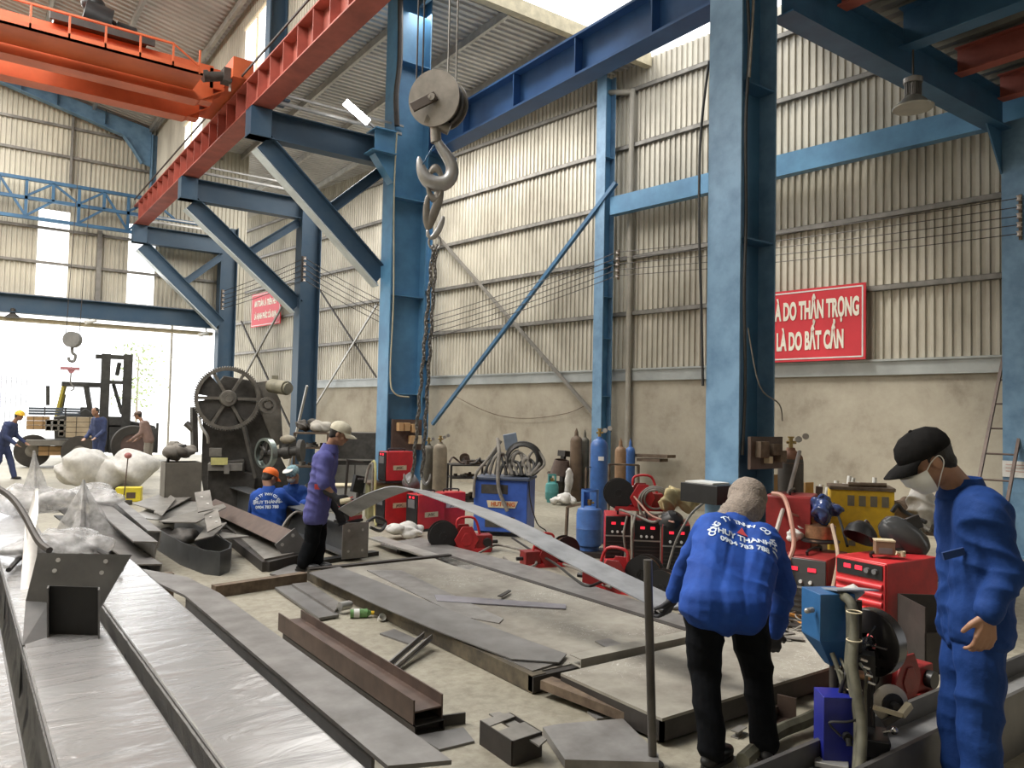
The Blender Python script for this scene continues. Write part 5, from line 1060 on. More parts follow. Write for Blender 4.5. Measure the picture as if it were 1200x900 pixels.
# grey box beam with bolted end plate
a = dep(262, 566, 12.4); b = dep(416, 632, 8.3); b.z = .22; a.z = .26
t = thing('steel_beam', 'dark grey steel beam with a bolted end plate, running behind the squatting and standing workers', 'steel beam', setz(b, 0))
MB().ibeam(a, b, .24, .34, .014, .012).build('section', mat('beam_grey', (.12, .125, .13), .4, .4, .15, 3), t, world=True)
d = (b - a).normalized(); Mx = frame(b, d); MB().box(-.15, .15, 0, .016, -.19, .19, Mx).build('end_plate', steel, t, world=True)
for x in (-.08, .08):
    for z in (-.11, .11): MB().cyl(Mx @ Vector((x, .016, z)), Mx @ Vector((x, .02, z)), .014, n=12).build('bolt_hole', MATS['through_light'], t, world=True)
t = MB().bar(at(352, 662, .02), at(440, 648, .02), .12, .05).build('bearer', black); tag(t, 'black bearer under the bolted end of the grey beam', 'bearer')
# brown H section near the camera
t = thing('steel_section', 'dark brown H section lying on its side on a rectangular tube in the foreground', 'steel beam', (2.0, 4.4, 0))
MB().ibeam((1.985, 3.42, .115), (1.985, 5.4, .115), .12, .17, .008, .008, up=(1, 0, 0)).build('h_section', brown, t, world=True)
tb = MB().box(1.90, 1.906, 3.40, 5.3, 0, .054).box(2.064, 2.07, 3.40, 5.3, 0, .054).box(1.90, 2.07, 3.40, 5.3, 0, .005).box(1.90, 2.07, 3.40, 5.3, .05, .054); tb.build('tube', dark, t, world=True)
# short channel box and strips in front
a = at(558, 842, .15)
t = thing('channel_offcut', 'short dark channel offcut with notched top in the foreground', 'steel offcut', fl(595, 895))
p0 = fl(563, 872); p1 = fl(600, 898); p2 = fl(634, 886); p3 = fl(597, 862); up = Vector((0, 0, .115))
MB().poly3([p0 + up, p1 + up, p1, p0], .006).poly3([p1 + up, p2 + up, p2, p1], .006).poly3([p3 + up, p2 + up, p2, p3], .006).build('walls', dark, t, world=True)
MB().poly3([p0.lerp(p1, .55) + up, p1 + up, p2 + up, p3.lerp(p2, .5) + up], .006).poly3([p0 + up, p0.lerp(p1, .3) + up, p3.lerp(p2, .2) + up, p3 + up], .006).build('top_plate', galvd, t, world=True)
for (pts, h_, m_, nm, lb, th) in (
    ([(573, 836), (586, 834), (641, 866), (632, 874)], .10, galvd, 'steel_strip', 'narrow steel strip leaning beside the short channel offcut', .008),
    ([(487, 862), (543, 852), (556, 868), (515, 878)], .012, steeld, 'steel_plate', 'thin steel plate on the floor between the brown section and the channel offcut', .012),
    ([(636, 852), (655, 848), (730, 842), (772, 884), (772, 893), (662, 890)], .045, steel, 'steel_plate', 'grey steel plate with clipped corner lying left of the upright pole', .04),
    ([(322, 688), (350, 684), (397, 720), (374, 724)], .03, steeld, 'steel_plate', 'dark flat plate lying at the left of the cup and green bottle', .02),
    ([(342, 684), (362, 682), (398, 706), (392, 716)], .05, steel, 'steel_plate', 'narrow plate stacked on the dark flat plate', .02),
    ([(445, 742), (462, 737), (492, 750), (482, 755)], .012, steeld, 'steel_plate', 'small dark plate lying above the two crossed angle bars', .012),
    ([(425, 772), (440, 770), (455, 776), (446, 780)], .02, steeld, 'steel_plate', 'small plate beside the brown section near the angle bars', .012),
    ([(688, 833), (715, 826), (730, 838), (700, 842)], .012, steeld, 'steel_plate', 'thin plate offcut between the clipped plate and the low table', .012),
    ([(316, 672), (345, 660), (358, 668), (335, 676)], .02, steeld, 'steel_plate', 'small flat plate in front of the black bearers left of the standing worker', .015),
):
    Q = [at(x, y, h_) for x, y in pts]; t = thing(nm, lb, 'steel plate', setz(sum(Q, Vector()) / len(Q), 0)); MB().poly3(Q, th).build('plate', m_, t, world=True)
t = MB().bar(fl(488, 856) + Vector((0, 0, .03)), fl(545, 848) + Vector((0, 0, .03)), .012, .055).build('steel_angle', dark); tag(t, 'dark edge strip standing behind the thin plate by the brown section', 'steel strip')
for (x0, y0, x1, y1, lb) in ((452, 786, 494, 746, 'left one of the two angle bars propped from the low table to the floor'), (460, 790, 503, 749, 'right one of the two angle bars propped from the low table to the floor')):
    a = fl(x0, y0) + Vector((0, 0, .02)); b = at(x1, y1, .07); t = MB().bar(a, b, .05, .006).bar(a + Vector((.02, 0, .015)), b + Vector((.02, 0, .015)), .006, .03).build('angle_bar', steel); tag(t, lb, 'steel bar')
a = at(250, 693, .05); b = at(357, 677, .05); t = MB().bar(a, b, .09, .10).build('timber_bearer', rust); tag(t, 'rusty rectangular bar from the bare grey beam to the foot of the standing worker', 'bearer')
q = at(405, 710, .06); t = thing('spray_can', 'small silver can lying on the floor near the green bottle', 'can', q); MB().cyl((-.05, 0, 0), (.04, .02, .0), .035, n=16).cyl((.04, .02, 0), (.055, .023, 0), .028, n=16).build('can', galv, t)
q = fl(422, 724); t = thing('bottle', 'green and white plastic bottle lying on the floor left of the low table', 'bottle', q); MB().cyl((-.07, .03, .035), (.05, -.02, .035), .034, n=16).cyl((.05, -.02, .035), (.08, -.03, .035), .03, .014, n=16).build('bottle', mat('green_plastic', (.16, .33, .12), .3, 0, .2, 20), t); MB().cyl((.08, -.03, .035), (.1, -.04, .035), .016, n=12).build('cap', yellow, t); MB().cyl((-.045, .02, .035), (-.005, .004, .035), .0355, n=16).build('wrapper', white, t)
q = fl(445, 727); t = thing('paper_cup', 'crumpled white cup on the floor by the low table edge', 'cup', q); MB().lathe([(.02, 0), (.03, .06), (.027, .06), (.018, .01)], 14, Matrix.Rotation(.9, 4, 'X'), close=False).build('cup', white, t)
# low table one (platform)
def platform_mat():
    m = bpy.data.materials.new('chalked_plate'); m.use_nodes = True; nt = m.node_tree; n = nt.nodes; L = nt.links; b = n['Principled BSDF']; b.inputs['Roughness'].default_value = .6; b.inputs['Metallic'].default_value = .15
    tc = n.new('ShaderNodeTexCoord'); a = n.new('ShaderNodeTexNoise'); a.inputs['Scale'].default_value = 2.2; a.inputs['Detail'].default_value = 9; a.inputs['Roughness'].default_value = .7; L.new(tc.outputs['Object'], a.inputs[0])
    r = n.new('ShaderNodeValToRGB'); e = r.color_ramp.elements; e[0].position = .3; e[0].color = (.17, .15, .125, 1); e[1].position = .66; e[1].color = (.36, .34, .29, 1); L.new(a.outputs[0], r.inputs[0])
    w_ = n.new('ShaderNodeTexNoise'); w_.inputs['Scale'].default_value = 7; w_.inputs['Detail'].default_value = 3; w_.inputs['Distortion'].default_value = 2.2; L.new(tc.outputs['Object'], w_.inputs[0])
    r2 = n.new('ShaderNodeValToRGB'); f2 = r2.color_ramp.elements; f2[0].position = .492; f2[0].color = (0, 0, 0, 1); f2[1].position = .5; f2[1].color = (1, 1, 1, 1); x = f2.new(.508); x.color = (0, 0, 0, 1); L.new(w_.outputs[0], r2.inputs[0])
    msk = n.new('ShaderNodeTexNoise'); msk.inputs['Scale'].default_value = 1.6; L.new(tc.outputs['Object'], msk.inputs[0]); r3 = n.new('ShaderNodeValToRGB'); r3.color_ramp.elements[0].position = .5; r3.color_ramp.elements[1].position = .6; L.new(msk.outputs[0], r3.inputs[0])
    mu = n.new('ShaderNodeMath'); mu.operation = 'MULTIPLY'; L.new(r2.outputs[0], mu.inputs[0]); L.new(r3.outputs[0], mu.inputs[1])
    mx = n.new('ShaderNodeMix'); mx.data_type = 'RGBA'; L.new(mu.outputs[0], mx.inputs[0]); L.new(r.outputs[0], mx.inputs[6]); mx.inputs[7].default_value = (.66, .64, .60, 1); L.new(mx.outputs[2], b.inputs['Base Color'])
    return m
chalk = platform_mat()
t = thing('layout_table', 'low chalk-marked steel layout table on a channel frame in the middle of the floor', 'table', (3.5, 5.4, 0))
MB().box(2.86, 4.26, 3.62, 7.04, .085, .10).build('top_plate', chalk, t, world=True)
MB().chan((2.80, 3.56, .055), (2.80, 7.07, .055), .10, .10, .008, flip=1).build('side_channel', mat('worn_channel', (.17, .14, .095), .6, .3, .25, 6, col2=(.06, .052, .042)), t, world=True)
MB().chan((4.28, 3.56, .055), (4.28, 7.07, .055), .06, .10, .008, flip=1).build('side_channel', dark, t, world=True)
MB().box(2.75, 4.3, 3.55, 3.6, .012, .10).build('end_channel', dark, t, world=True); MB().box(2.75, 4.3, 7.0, 7.07, .10, .12).build('cross_bar', dark, t, world=True)
for x, y in ((2.82, 3.7), (2.82, 5.3), (2.82, 6.9), (4.2, 3.7), (4.2, 5.5), (4.2, 6.9)): MB().box(x - .04, x + .04, y - .05, y + .05, 0, .085).build('foot', dark, t, world=True)
for pts, h_, lb, m_ in (([(362, 671), (398, 664), (430, 676), (520, 712), (610, 747), (664, 766), (655, 776), (600, 772), (520, 742), (440, 708)], .125, 'long bowed dark plate lying along the left side of the layout table', steeld), ([(550, 742), (600, 756), (652, 777), (624, 786), (560, 757)], .112, 'shorter plate under the near end of the long bowed plate', steel), ([(430, 668), (470, 668), (590, 725), (585, 730), (540, 722)], .108, 'second long plate lying beside the bowed one on the layout table', steel), ([(509, 697), (515, 697), (663, 708), (663, 713), (512, 704)], .112, 'thin lilac-grey strip lying across the layout table', mat('lilac_strip', (.30, .29, .33), .4, .4)), ([(697, 751), (714, 748), (735, 757), (715, 761)], .108, 'small grey plate beside the tube on the layout table', steel), ([(583, 698), (596, 691), (599, 692), (588, 699)], .13, 'short dark sliver beside the lilac strip', dark)):
    Q = [at(x, y, h_) for x, y in pts]; t = thing('steel_plate', lb, 'steel plate', setz(sum(Q, Vector()) / len(Q), .1)); MB().poly3(Q, .008).build('plate', m_, t, world=True)
a = at(674, 775, .125); b = at(830, 742, .125); t = thing('channel_bar', 'light steel channel lying across the layout table behind the upright pole', 'steel channel', setz(a, .1)); MB().chan(a, b, .11, .055, .006, up=(0, 0, 1), flip=-1).build('channel', mat('pale_channel', (.37, .35, .30), .5, .3), t, world=True)
# long strip behind it
for pts, h_, lb, m_ in (([(446, 637), (492, 630), (640, 668), (802, 722), (804, 746), (700, 718), (520, 656)], .09, 'long grey plate strip on the floor between the layout table and the wire feeders', steel), ([(432, 630), (446, 628), (560, 664), (548, 668)], .10, 'narrow pale strip along the edge of the long grey plate', galv)):
    Q = [at(x, y, h_) for x, y in pts]; t = thing('steel_plate', lb, 'steel plate', setz(sum(Q, Vector()) / len(Q), 0)); MB().poly3(Q, .02).build('plate', m_, t, world=True)
    c = sum(Q, Vector()) / len(Q)
for x, y in ((470, 645), (640, 690), (770, 732)):
    q = at(x, y, .03); t = MB().box(q.x - .03, q.x + .3, q.y - .04, q.y + .04, 0, .068).build('bearer', dark); tag(t, {470: 'dark bearer under the far end of the long grey plate strip', 640: 'dark bearer under the middle of the long grey plate strip', 770: 'dark bearer under the near end of the long grey plate strip'}[x], 'bearer')
# table two
t = thing('layout_table', 'low steel layout table with dark edges under the bending worker', 'table', (3.9, 3.05, 0))
MB().box(2.86, 5.1, 2.66, 3.44, .12, .135).build('top_plate', chalk, t, world=True); MB().box(2.86, 5.1, 2.66, 2.68, .02, .12).box(2.86, 2.88, 2.66, 3.44, .02, .12).build('edge_plate', dark, t, world=True)
for x in (2.95, 3.6, 4.3, 5.0): MB().box(x - .04, x + .04, 2.72, 2.8, 0, .12).box(x - .04, x + .04, 3.3, 3.38, 0, .12).build('foot', dark, t, world=True)
a = at(640, 800, .07); b = at(770, 850, .05); t = MB().bar(a, b, .10, .05).build('steel_bar', rust); tag(t, 'rusty flat bar along the left edge of the table under the bending worker', 'steel bar')
q = fl(918, 846); t = thing('channel_offcut', 'small channel offcut standing in front of the low table right of the bending worker', 'steel offcut', q, .3); MB().box(-.08, .06, -.05, .05, 0, .008).box(.05, .06, -.05, .05, 0, .12).box(-.08, .06, .045, .052, 0, .06).build('channel', brown, t)
q = fl(866, 862); t = thing('channel_offcut', 'tiny I-shaped offcut on the floor between the bending worker\'s feet', 'steel offcut', q, .2); MB().box(-.05, .05, -.02, .02, 0, .006).box(-.02, .02, -.01, .01, .006, .03).box(-.05, .05, -.02, .02, .03, .036).build('offcut', galvd, t)
n0_ = len(C.objects); random.seed(44)
for i in range(14):
    c = fl(random.uniform(885, 960), random.uniform(752, 775)); c.z = .14 + .004 * (i % 3); a = random.uniform(0, 3); s_ = random.uniform(.03, .12); o = MB().box(-s_, s_, -.02 - s_ * .3, .02 + s_ * .2, 0, .004).build('steel_offcut', random.choice([galvd, steel, dark]), origin=False); o.location = c; o.rotation_euler = (0, 0, a); tag(o, 'thin flat steel offcut in the scatter on the table right of the bending worker', 'steel offcut', 'offcuts on the second layout table')
rank([o for o in C.objects if o.get('group') == 'offcuts on the second layout table'], 'thin steel offcut on the table right of the bending worker')
# upright pole
a = fl(765, 897); b = dep(759, 656, 3.57); t = thing('steel_pole', 'upright bare steel pole standing left of the bending worker', 'pole', a); MB().cyl(a, b, .020, n=20).build('tube', mat('pole_steel', (.13, .12, .11), .35, .6, .2, 4), t, world=True); MB().cyl(a, a + Vector((0, 0, .01)), .05, n=20).build('foot', dark, t, world=True)
# the long lifted plate
Pm = [dep(404, 601, 7.6), dep(424, 590, 7.35), dep(450, 578, 7.0), dep(478, 572, 6.65), dep(520, 584, 6.2), dep(590, 610, 5.6), dep(680, 657, 4.95), dep(792, 712, 4.35)]
mb = MB(); vs = []; n = len(Pm)
Pq = []
for i in range(n - 1):
    p0 = Pm[max(i - 1, 0)]; p1 = Pm[i]; p2 = Pm[i + 1]; p3 = Pm[min(i + 2, n - 1)]
    for k in range(4):
        s_ = k / 4; Pq.append(.5 * ((2 * p1) + (p2 - p0) * s_ + (2 * p0 - 5 * p1 + 4 * p2 - p3) * s_ ** 2 + (3 * p1 - p0 - 3 * p2 + p3) * s_ ** 3))
Pq.append(Pm[-1])
for i, p in enumerate(Pq):
    d = (Pq[min(i + 1, len(Pq) - 1)] - Pq[max(i - 1, 0)]).normalized(); sd = d.cross(Vector((0, 0, 1))).normalized(); f_ = i / (len(Pq) - 1); tw = .55 * (1 - f_) ** 2; w_ = .085 + .045 * f_
    s2 = (sd * math.cos(tw) + Vector((0, 0, 1)) * math.sin(tw)); nn = d.cross(s2)
    vs += [p - s2 * w_ - nn * .004, p + s2 * w_ - nn * .004, p + s2 * w_ + nn * .004, p - s2 * w_ + nn * .004]
fs = []
for i in range(len(Pq) - 1):
    a, b = 4 * i, 4 * i + 4; fs += [(a, b, b + 1, a + 1), (a + 1, b + 1, b + 2, a + 2), (a + 2, b + 2, b + 3, a + 3), (a + 3, b + 3, b, a)]
e_ = 4 * (len(Pq) - 1); fs += [(0, 1, 2, 3), (e_ + 3, e_ + 2, e_ + 1, e_)]
t = mb.add(vs, fs, None, False).build('lifted_plate', mat('bright_plate', (.40, .41, .43), .38, .5, .2, 5, col2=(.27, .275, .29), bump=.05)); tag(t, 'long thin steel plate hung from the chain and held at both ends by two workers', 'steel plate')
# lower right H beam on its side
a0 = at(1018.6, 885.5, .30); 
FA = at(877, 900, .30); FB = at(1190, 770, .30); HD = (FB - FA).normalized(); HN = Vector((HD.y, -HD.x, 0)); Wd = (FA - at(1097, 856, .30)).dot(HN) * -1
t = thing('steel_beam', 'large H beam lying on its side under the welding tractor at lower right', 'steel beam', setz(FA.lerp(FB, .4), 0)); t_h = t
NA = FA + HN * Wd; hm_ = mat('h_beam_steel', (.13, .125, .12), .45, .4, .15, 4)
z3 = Vector((0, 0, .15)); Lf = 4.2
MB().bar(FA - HD * .6 - z3, FA + HD * Lf - z3, .02, .30).build('flange', hm_, t, world=True); MB().bar(NA - HD * .6 - z3, NA + HD * Lf - z3, .02, .30).build('flange', hm_, t, world=True)
mC = (FA + NA) / 2; z4 = z3 * .66; MB().bar(mC - HD * .6 - z4, mC + HD * Lf - z4, Wd - .02, .014).build('web', steell, t, world=True)
print('H beam', Wd, HD)
# hose bundle on floor
cable('hose_bundle', 'thick olive hose bundle lying beside the bending worker\'s right foot', [fl(870, 905) + Vector((0, 0, .05)), fl(892, 885) + Vector((0, 0, .05)), fl(915, 868) + Vector((0, 0, .05)), fl(945, 858) + Vector((0, 0, .06)), fl(975, 850) + Vector((0, 0, .1))], .035, mat('olive_hose', (.12, .115, .08), .7, 0, .25, 10))
# ================================================================== WELDING TRACTOR
TS = .845
p = dep(985, 480, 3.85 * TS); t = thing('welding_tractor', 'submerged-arc welding tractor with blue hopper and black wire drum, standing on the H beam', 'welding tractor', setz(p, .21), facing(p, 0)); t.scale = (TS, TS, TS)
R_ = Matrix.Translation(t.location) @ rotz(t.rotation_euler.z) @ Matrix.Scale(TS, 4); Ri = R_.inverted()
def L(px, py, d): return Ri @ dep(px, py, d * TS)
hop = mat('hopper_blue', (.035, .13, .30), .38, 0, .1, 6, col2=(.025, .10, .24)); boxb = mat('box_blue', (.018, .025, .27), .35, 0, .1, 6, col2=(.012, .018, .18))
def frus(mb, c0, w0, d0, c1, w1, d1):
    vs = [(c0[0] + sx * w0, c0[1] + sy * d0, c0[2]) for sx, sy in ((-1, -1), (1, -1), (1, 1), (-1, 1))] + [(c1[0] + sx * w1, c1[1] + sy * d1, c1[2]) for sx, sy in ((-1, -1), (1, -1), (1, 1), (-1, 1))]
    return mb.add(vs, [(3, 2, 1, 0), (4, 5, 6, 7), (0, 1, 5, 4), (1, 2, 6, 5), (2, 3, 7, 6), (3, 0, 4, 7)])
hc = L(970, 735, 3.95); zt = L(970, 692, 3.95).z; zm = L(970, 745, 3.95).z; zb = L(975, 778, 3.95).z; Rt = rotz(-.5)
hb = MB(); hb.M = T(hc.x, hc.y, 0) @ rotz(.55)
hb.box(-.095, .095, -.09, .09, zm, zt); frus(hb, (.03, 0, zb), .03, .03, (0, 0, zm), .095, .09); hb = hb.build('hopper', hop, t, bevel=.003)
MB().cyl((hc.x - .07, hc.y - .10, (zt + zm) / 2 + .03), (hc.x - .09, hc.y - .13, (zt + zm) / 2 + .03), .014, n=14).ell((hc.x - .095, hc.y - .135, (zt + zm) / 2 + .03), .014).build('catch', galv, hb)
q = MB(); q.M = T(hc.x + .09, hc.y + .03, zt) @ rotz(.5) @ Matrix.Rotation(-.15, 4, 'X'); q.box(-.1, .12, -.09, .09, .005, .012); q.build('lid', mat('pale_lid', (.38, .42, .47), .35, .3), t)
MB().cyl((hc.x + .03, hc.y, zb - .12), (hc.x + .03, hc.y, zb + .01), .022, n=12).build('outlet_pipe', dark, t)
# control box
c = L(980, 850, 3.75); z0 = L(980, 893, 3.75).z; z1 = L(980, 812, 3.75).z; q = MB(); q.M = T(c.x, c.y, 0) @ rotz(.35)
q.prism([(-.085, -.07), (.085, -.07), (.085, .07), (-.085, .07)], z0, z1).build('control_box', boxb, t, bevel=.003)
q = MB(); q.M = T(c.x, c.y, 0) @ rotz(.35); q.cyl((.02, -.075, (z0 + z1) / 2 - .01), (.02, -.10, (z0 + z1) / 2 - .01), .022, n=14).cyl((.02, -.1, (z0 + z1) / 2 - .01), (.02, -.115, (z0 + z1) / 2 - .04), .015, n=12); q.build('socket', black, t)
q = MB(); q.M = T(c.x, c.y, 0) @ rotz(.35); q.box(.095, .1, -.05, .05, z0 + .03, z1 - .02).build('side_panel', grey, t); q = MB(); q.M = T(c.x, c.y, 0) @ rotz(.35); q.cyl((.1, -.03, z1 - .08), (.112, -.03, z1 - .08), .012, n=12).build('pilot_light', led, t)
MB().tube([(c.x + .02, c.y - .1, (z0 + z1) / 2), (c.x - .03, c.y - .12, (z0 + z1) / 2 + .06), (c.x + .05, c.y - .12, z1 - .09), (c.x + .12, c.y - .06, z1 - .08)], .006, n=6).build('lead', black, t)
# wire drum
c = L(1020, 752, 4.05); Mx = T(c.x, c.y, c.z) @ rotz(-.55) @ Matrix.Rotation(math.pi / 2, 4, 'X')
MB().lathe([(.05, -.05), (.165, -.05), (.172, -.045), (.172, .03), (.165, .035), (.05, .035)], 40, Mx, close=False).lathe([(.10, -.056), (.162, -.056), (.162, -.05), (.10, -.05)], 40, Mx, close=False).build('wire_drum', mat('drum_black', (.02, .018, .018), .22), t)
sp = MB()
for k in range(6):
    a = k * math.pi / 3; sp.bar(Mx @ Vector((.0, 0, .06)), Mx @ Vector((.12 * math.cos(a), .12 * math.sin(a), .055)), .012, .008)
sp.cyl(Mx @ Vector((0, 0, .0)), Mx @ Vector((0, 0, .09)), .03, n=14); sp.build('drum_spokes', mat('chrome', (.6, .6, .6), .2, .9, .05), t)
for k in range(3): MB().bar(Mx @ Vector((-.10 + .01 * k, .02 - k * .035, .1)), Mx @ Vector((-.02, -.02 - k * .035, .11)), .010, .010).build('adjusting_screw', MATS['chrome'], t)
# frame, drive
c2_ = L(1000, 800, 3.95); MB().box(c2_.x - .05, c2_.x + .10, c2_.y - .05, c2_.y + .05, 0.1, c2_.z + .16).bar((c2_.x + .02, c2_.y, c2_.z - .1), (c2_.x + .02, c2_.y, zt - .05), .04, .04).build('mast', black, t)
c = L(1040, 822, 3.85); Mx = T(c.x, c.y, c.z) @ rotz(.5) @ Matrix.Rotation(math.pi / 2, 4, 'X')
MB().lathe([(.02, .0), (.075, .0), (.09, .012), (.09, .03), (.075, .04), (.02, .04)], 30, Mx, close=False).build('feed_ring', mat('pale_ring', (.55, .50, .42), .4), t); MB().lathe([(.02, -.01), (.055, -.01), (.055, .05), (.02, .05)], 20, Mx).cyl(Mx @ Vector((0, 0, .05)), Mx @ Vector((0, 0, .08)), .02, n=12).build('feed_motor', black, t)
a = L(1022, 828, 3.75); b = L(1056, 838, 3.75); MB().bar(a, b, .022, .02).bar(b, L(1066, 826, 3.78), .03, .03).build('clamp', cream, t)
MB().bar(L(1035, 848, 3.8), L(1060, 833, 3.78), .03, .03).build('clamp_arm', dark, t)
a = L(1035, 858, 3.8); b = L(1048, 856, 3.78); MB().cyl(a, b, .008, n=8).ell(b, .02).build('hand_knob', MATS['chrome'], t)
c = L(1018, 880, 3.8); MB().box(c.x - .09, c.x + .09, c.y - .10, c.y + .10, .03, .12).build('carriage', black, t, bevel=.006)
for x in (-.07, .07):
    for y in (-.11, .11): MB().cyl((c.x + x, c.y + y - .012, .035), (c.x + x, c.y + y + .012, .035), .035, n=16).build('wheel', rubber, t)
c = L(968, 895, 3.7); MB().box(c.x - .05, c.x + .1, c.y - .06, c.y + .02, .005, .03).build('foot_plate', galv, t, bevel=.004)
for k, (pts, r_) in enumerate((([(985, 697, 3.9), (998, 708, 3.8), (1001, 740, 3.75), (999, 775, 3.7), (1004, 810, 3.65), (1010, 850, 3.6), (1008, 905, 3.5)], .024), ([(990, 700, 3.95), (995, 715, 3.85), (996, 745, 3.8), (994, 780, 3.75), (1000, 815, 3.7), (1005, 850, 3.65), (1003, 905, 3.55)], .018), ([(975, 765, 3.85), (984, 790, 3.8), (990, 815, 3.75)], .012), ([(1000, 770, 3.8), (990, 795, 3.8), (986, 812, 3.78)], .009))):
    MB().tube([L(*q) for q in pts], r_, n=10).build('hose', mat('olive_hose', (.12, .115, .08)), t)
for k, (x0, x1, r_) in enumerate(((985, 992, .007), (990, 984, .009), (1008, 1014, .008), (1012, 1022, .006), (979, 988, .006))):
    MB().tube([L(x0, 772 + 3 * k, 3.86), L((x0 + x1) / 2 + 4, 790, 3.74), L(x1, 815, 3.76), L(x1 + 3 - k, 850, 3.72)], r_, n=8).build('lead', rubber if k % 2 else mat('olive_hose', (.12, .115, .08)), t)
for k in range(4): MB().cyl(L(1008 + 3 * k, 772 + 9 * k, 3.72), L(1016 + 3 * k, 775 + 9 * k, 3.72), .007, n=8).build('clamp_screw', MATS['chrome'], t)
MB().cyl(L(1004, 790, 3.82), L(1018, 793, 3.82), .022, n=14).build('copper_roller', copper, t)
for py in (717, 750, 808, 862): MB().ring(.034, .003, T(*L(1001, py, 3.73))).build('cable_tie', cream, t)
# rags of paper on the hopper lid
o = MB().poly3([dep(983, 690, 3.38), dep(1000, 684, 3.42), dep(1014, 694, 3.38), dep(1004, 703, 3.3)], .003).build('paper_sheet', cloth_w); tag(o, 'folded white paper lying on the blue hopper lid', 'paper')
# dark red feeder behind the tractor
p = fl(1050, 800); p = base(1048, 4.55); feeder('dark red wire feeder on the floor behind the welding tractor drum', p, facing(p, 60), 0, 1.1, m=weldredd)
# ================================================================== PEOPLE
def basis(f, up):
    f = Vector(f).normalized(); r = f.cross(Vector(up)).normalized(); u = r.cross(f); return r, f, u
def hand(mb, w, d, n, curl=.5, side=1, s=1.0, palm=True):
    """w wrist, d direction of hand, n back-of-hand normal, side: thumb side along +-(d x n)"""
    d = Vector(d).normalized(); n = Vector(n); n = (n - d * n.dot(d)).normalized(); x = d.cross(n) * side
    w = Vector(w); mb.limb(w - d * .02 * s, w + d * .03 * s, .025 * s, .026 * s)
    for k in range(4): mb.limb(w + d * .03 * s + x * (k - 1.5) * -.008 * s, w + d * .088 * s + x * (1.5 - k) * .0195 * s, .017 * s, .0125 * s, n=10)
    for k, L in enumerate((.070, .078, .073, .058)):
        b = w + d * .09 * s + x * (1.5 - k) * .0200 * s; a = 0; p = b
        for j, fr in enumerate((.42, .32, .26)):
            a += curl * (.55 if j == 0 else .75); q = p + (d * math.cos(a) - n * math.sin(a)) * L * fr * s + x * (1.5 - k) * .0012; mb.limb(p, q, (.0098 - .0008 * j) * s, (.0090 - .0008 * j) * s, n=8); p = q
    b = w + d * .03 * s + x * .026 * s; q = b + (d * .7 + x * .75 - n * .25).normalized() * .038 * s; mb.limb(b, q, .014 * s, .0115 * s, n=8); r_ = q + (d * .95 + x * .25 - n * .45 * (1 + curl)).normalized() * .034 * s; mb.limb(q, r_, .011 * s, .009 * s, n=8)
def head(mb, c, f, up, s=1.0):
    r, f, u = basis(f, up); M = Matrix(((r.x, f.x, u.x, c.x), (r.y, f.y, u.y, c.y), (r.z, f.z, u.z, c.z), (0, 0, 0, 1))) @ Matrix.Scale(s, 4)
    mb.ell((0, -.008, .035), (.074, .094, .080), M, 20, 14).ell((0, .018, -.030), (.060, .070, .072), M, 18, 12).ell((0, .040, -.078), (.034, .038, .028), M, 14, 10)
    mb.add(*[[(M @ Vector(p)) for p in ((-.011, .082, .018), (.011, .082, .018), (-.017, .084, -.028), (.017, .084, -.028), (0, .112, -.022), (0, .086, .024), (0, .084, -.036))], [(5, 0, 4), (5, 4, 1), (0, 2, 4), (1, 4, 3), (2, 6, 4), (6, 3, 4), (0, 5, 1, 3, 6, 2)]])
    mb.ell((0, .092, -.020), (.013, .014, .012), M, 10, 8).ell((0, .080, -.052), (.022, .012, .008), M, 10, 8).ell((0, .078, .026), (.05, .016, .010), M, 12, 8)
    for s_ in (-1, 1):
        mb.ell((s_ * .074, -.006, -.004), (.012, .020, .030), M, 10, 8).ell((s_ * .045, .055, -.025), (.022, .022, .022), M, 10, 8)
    return M
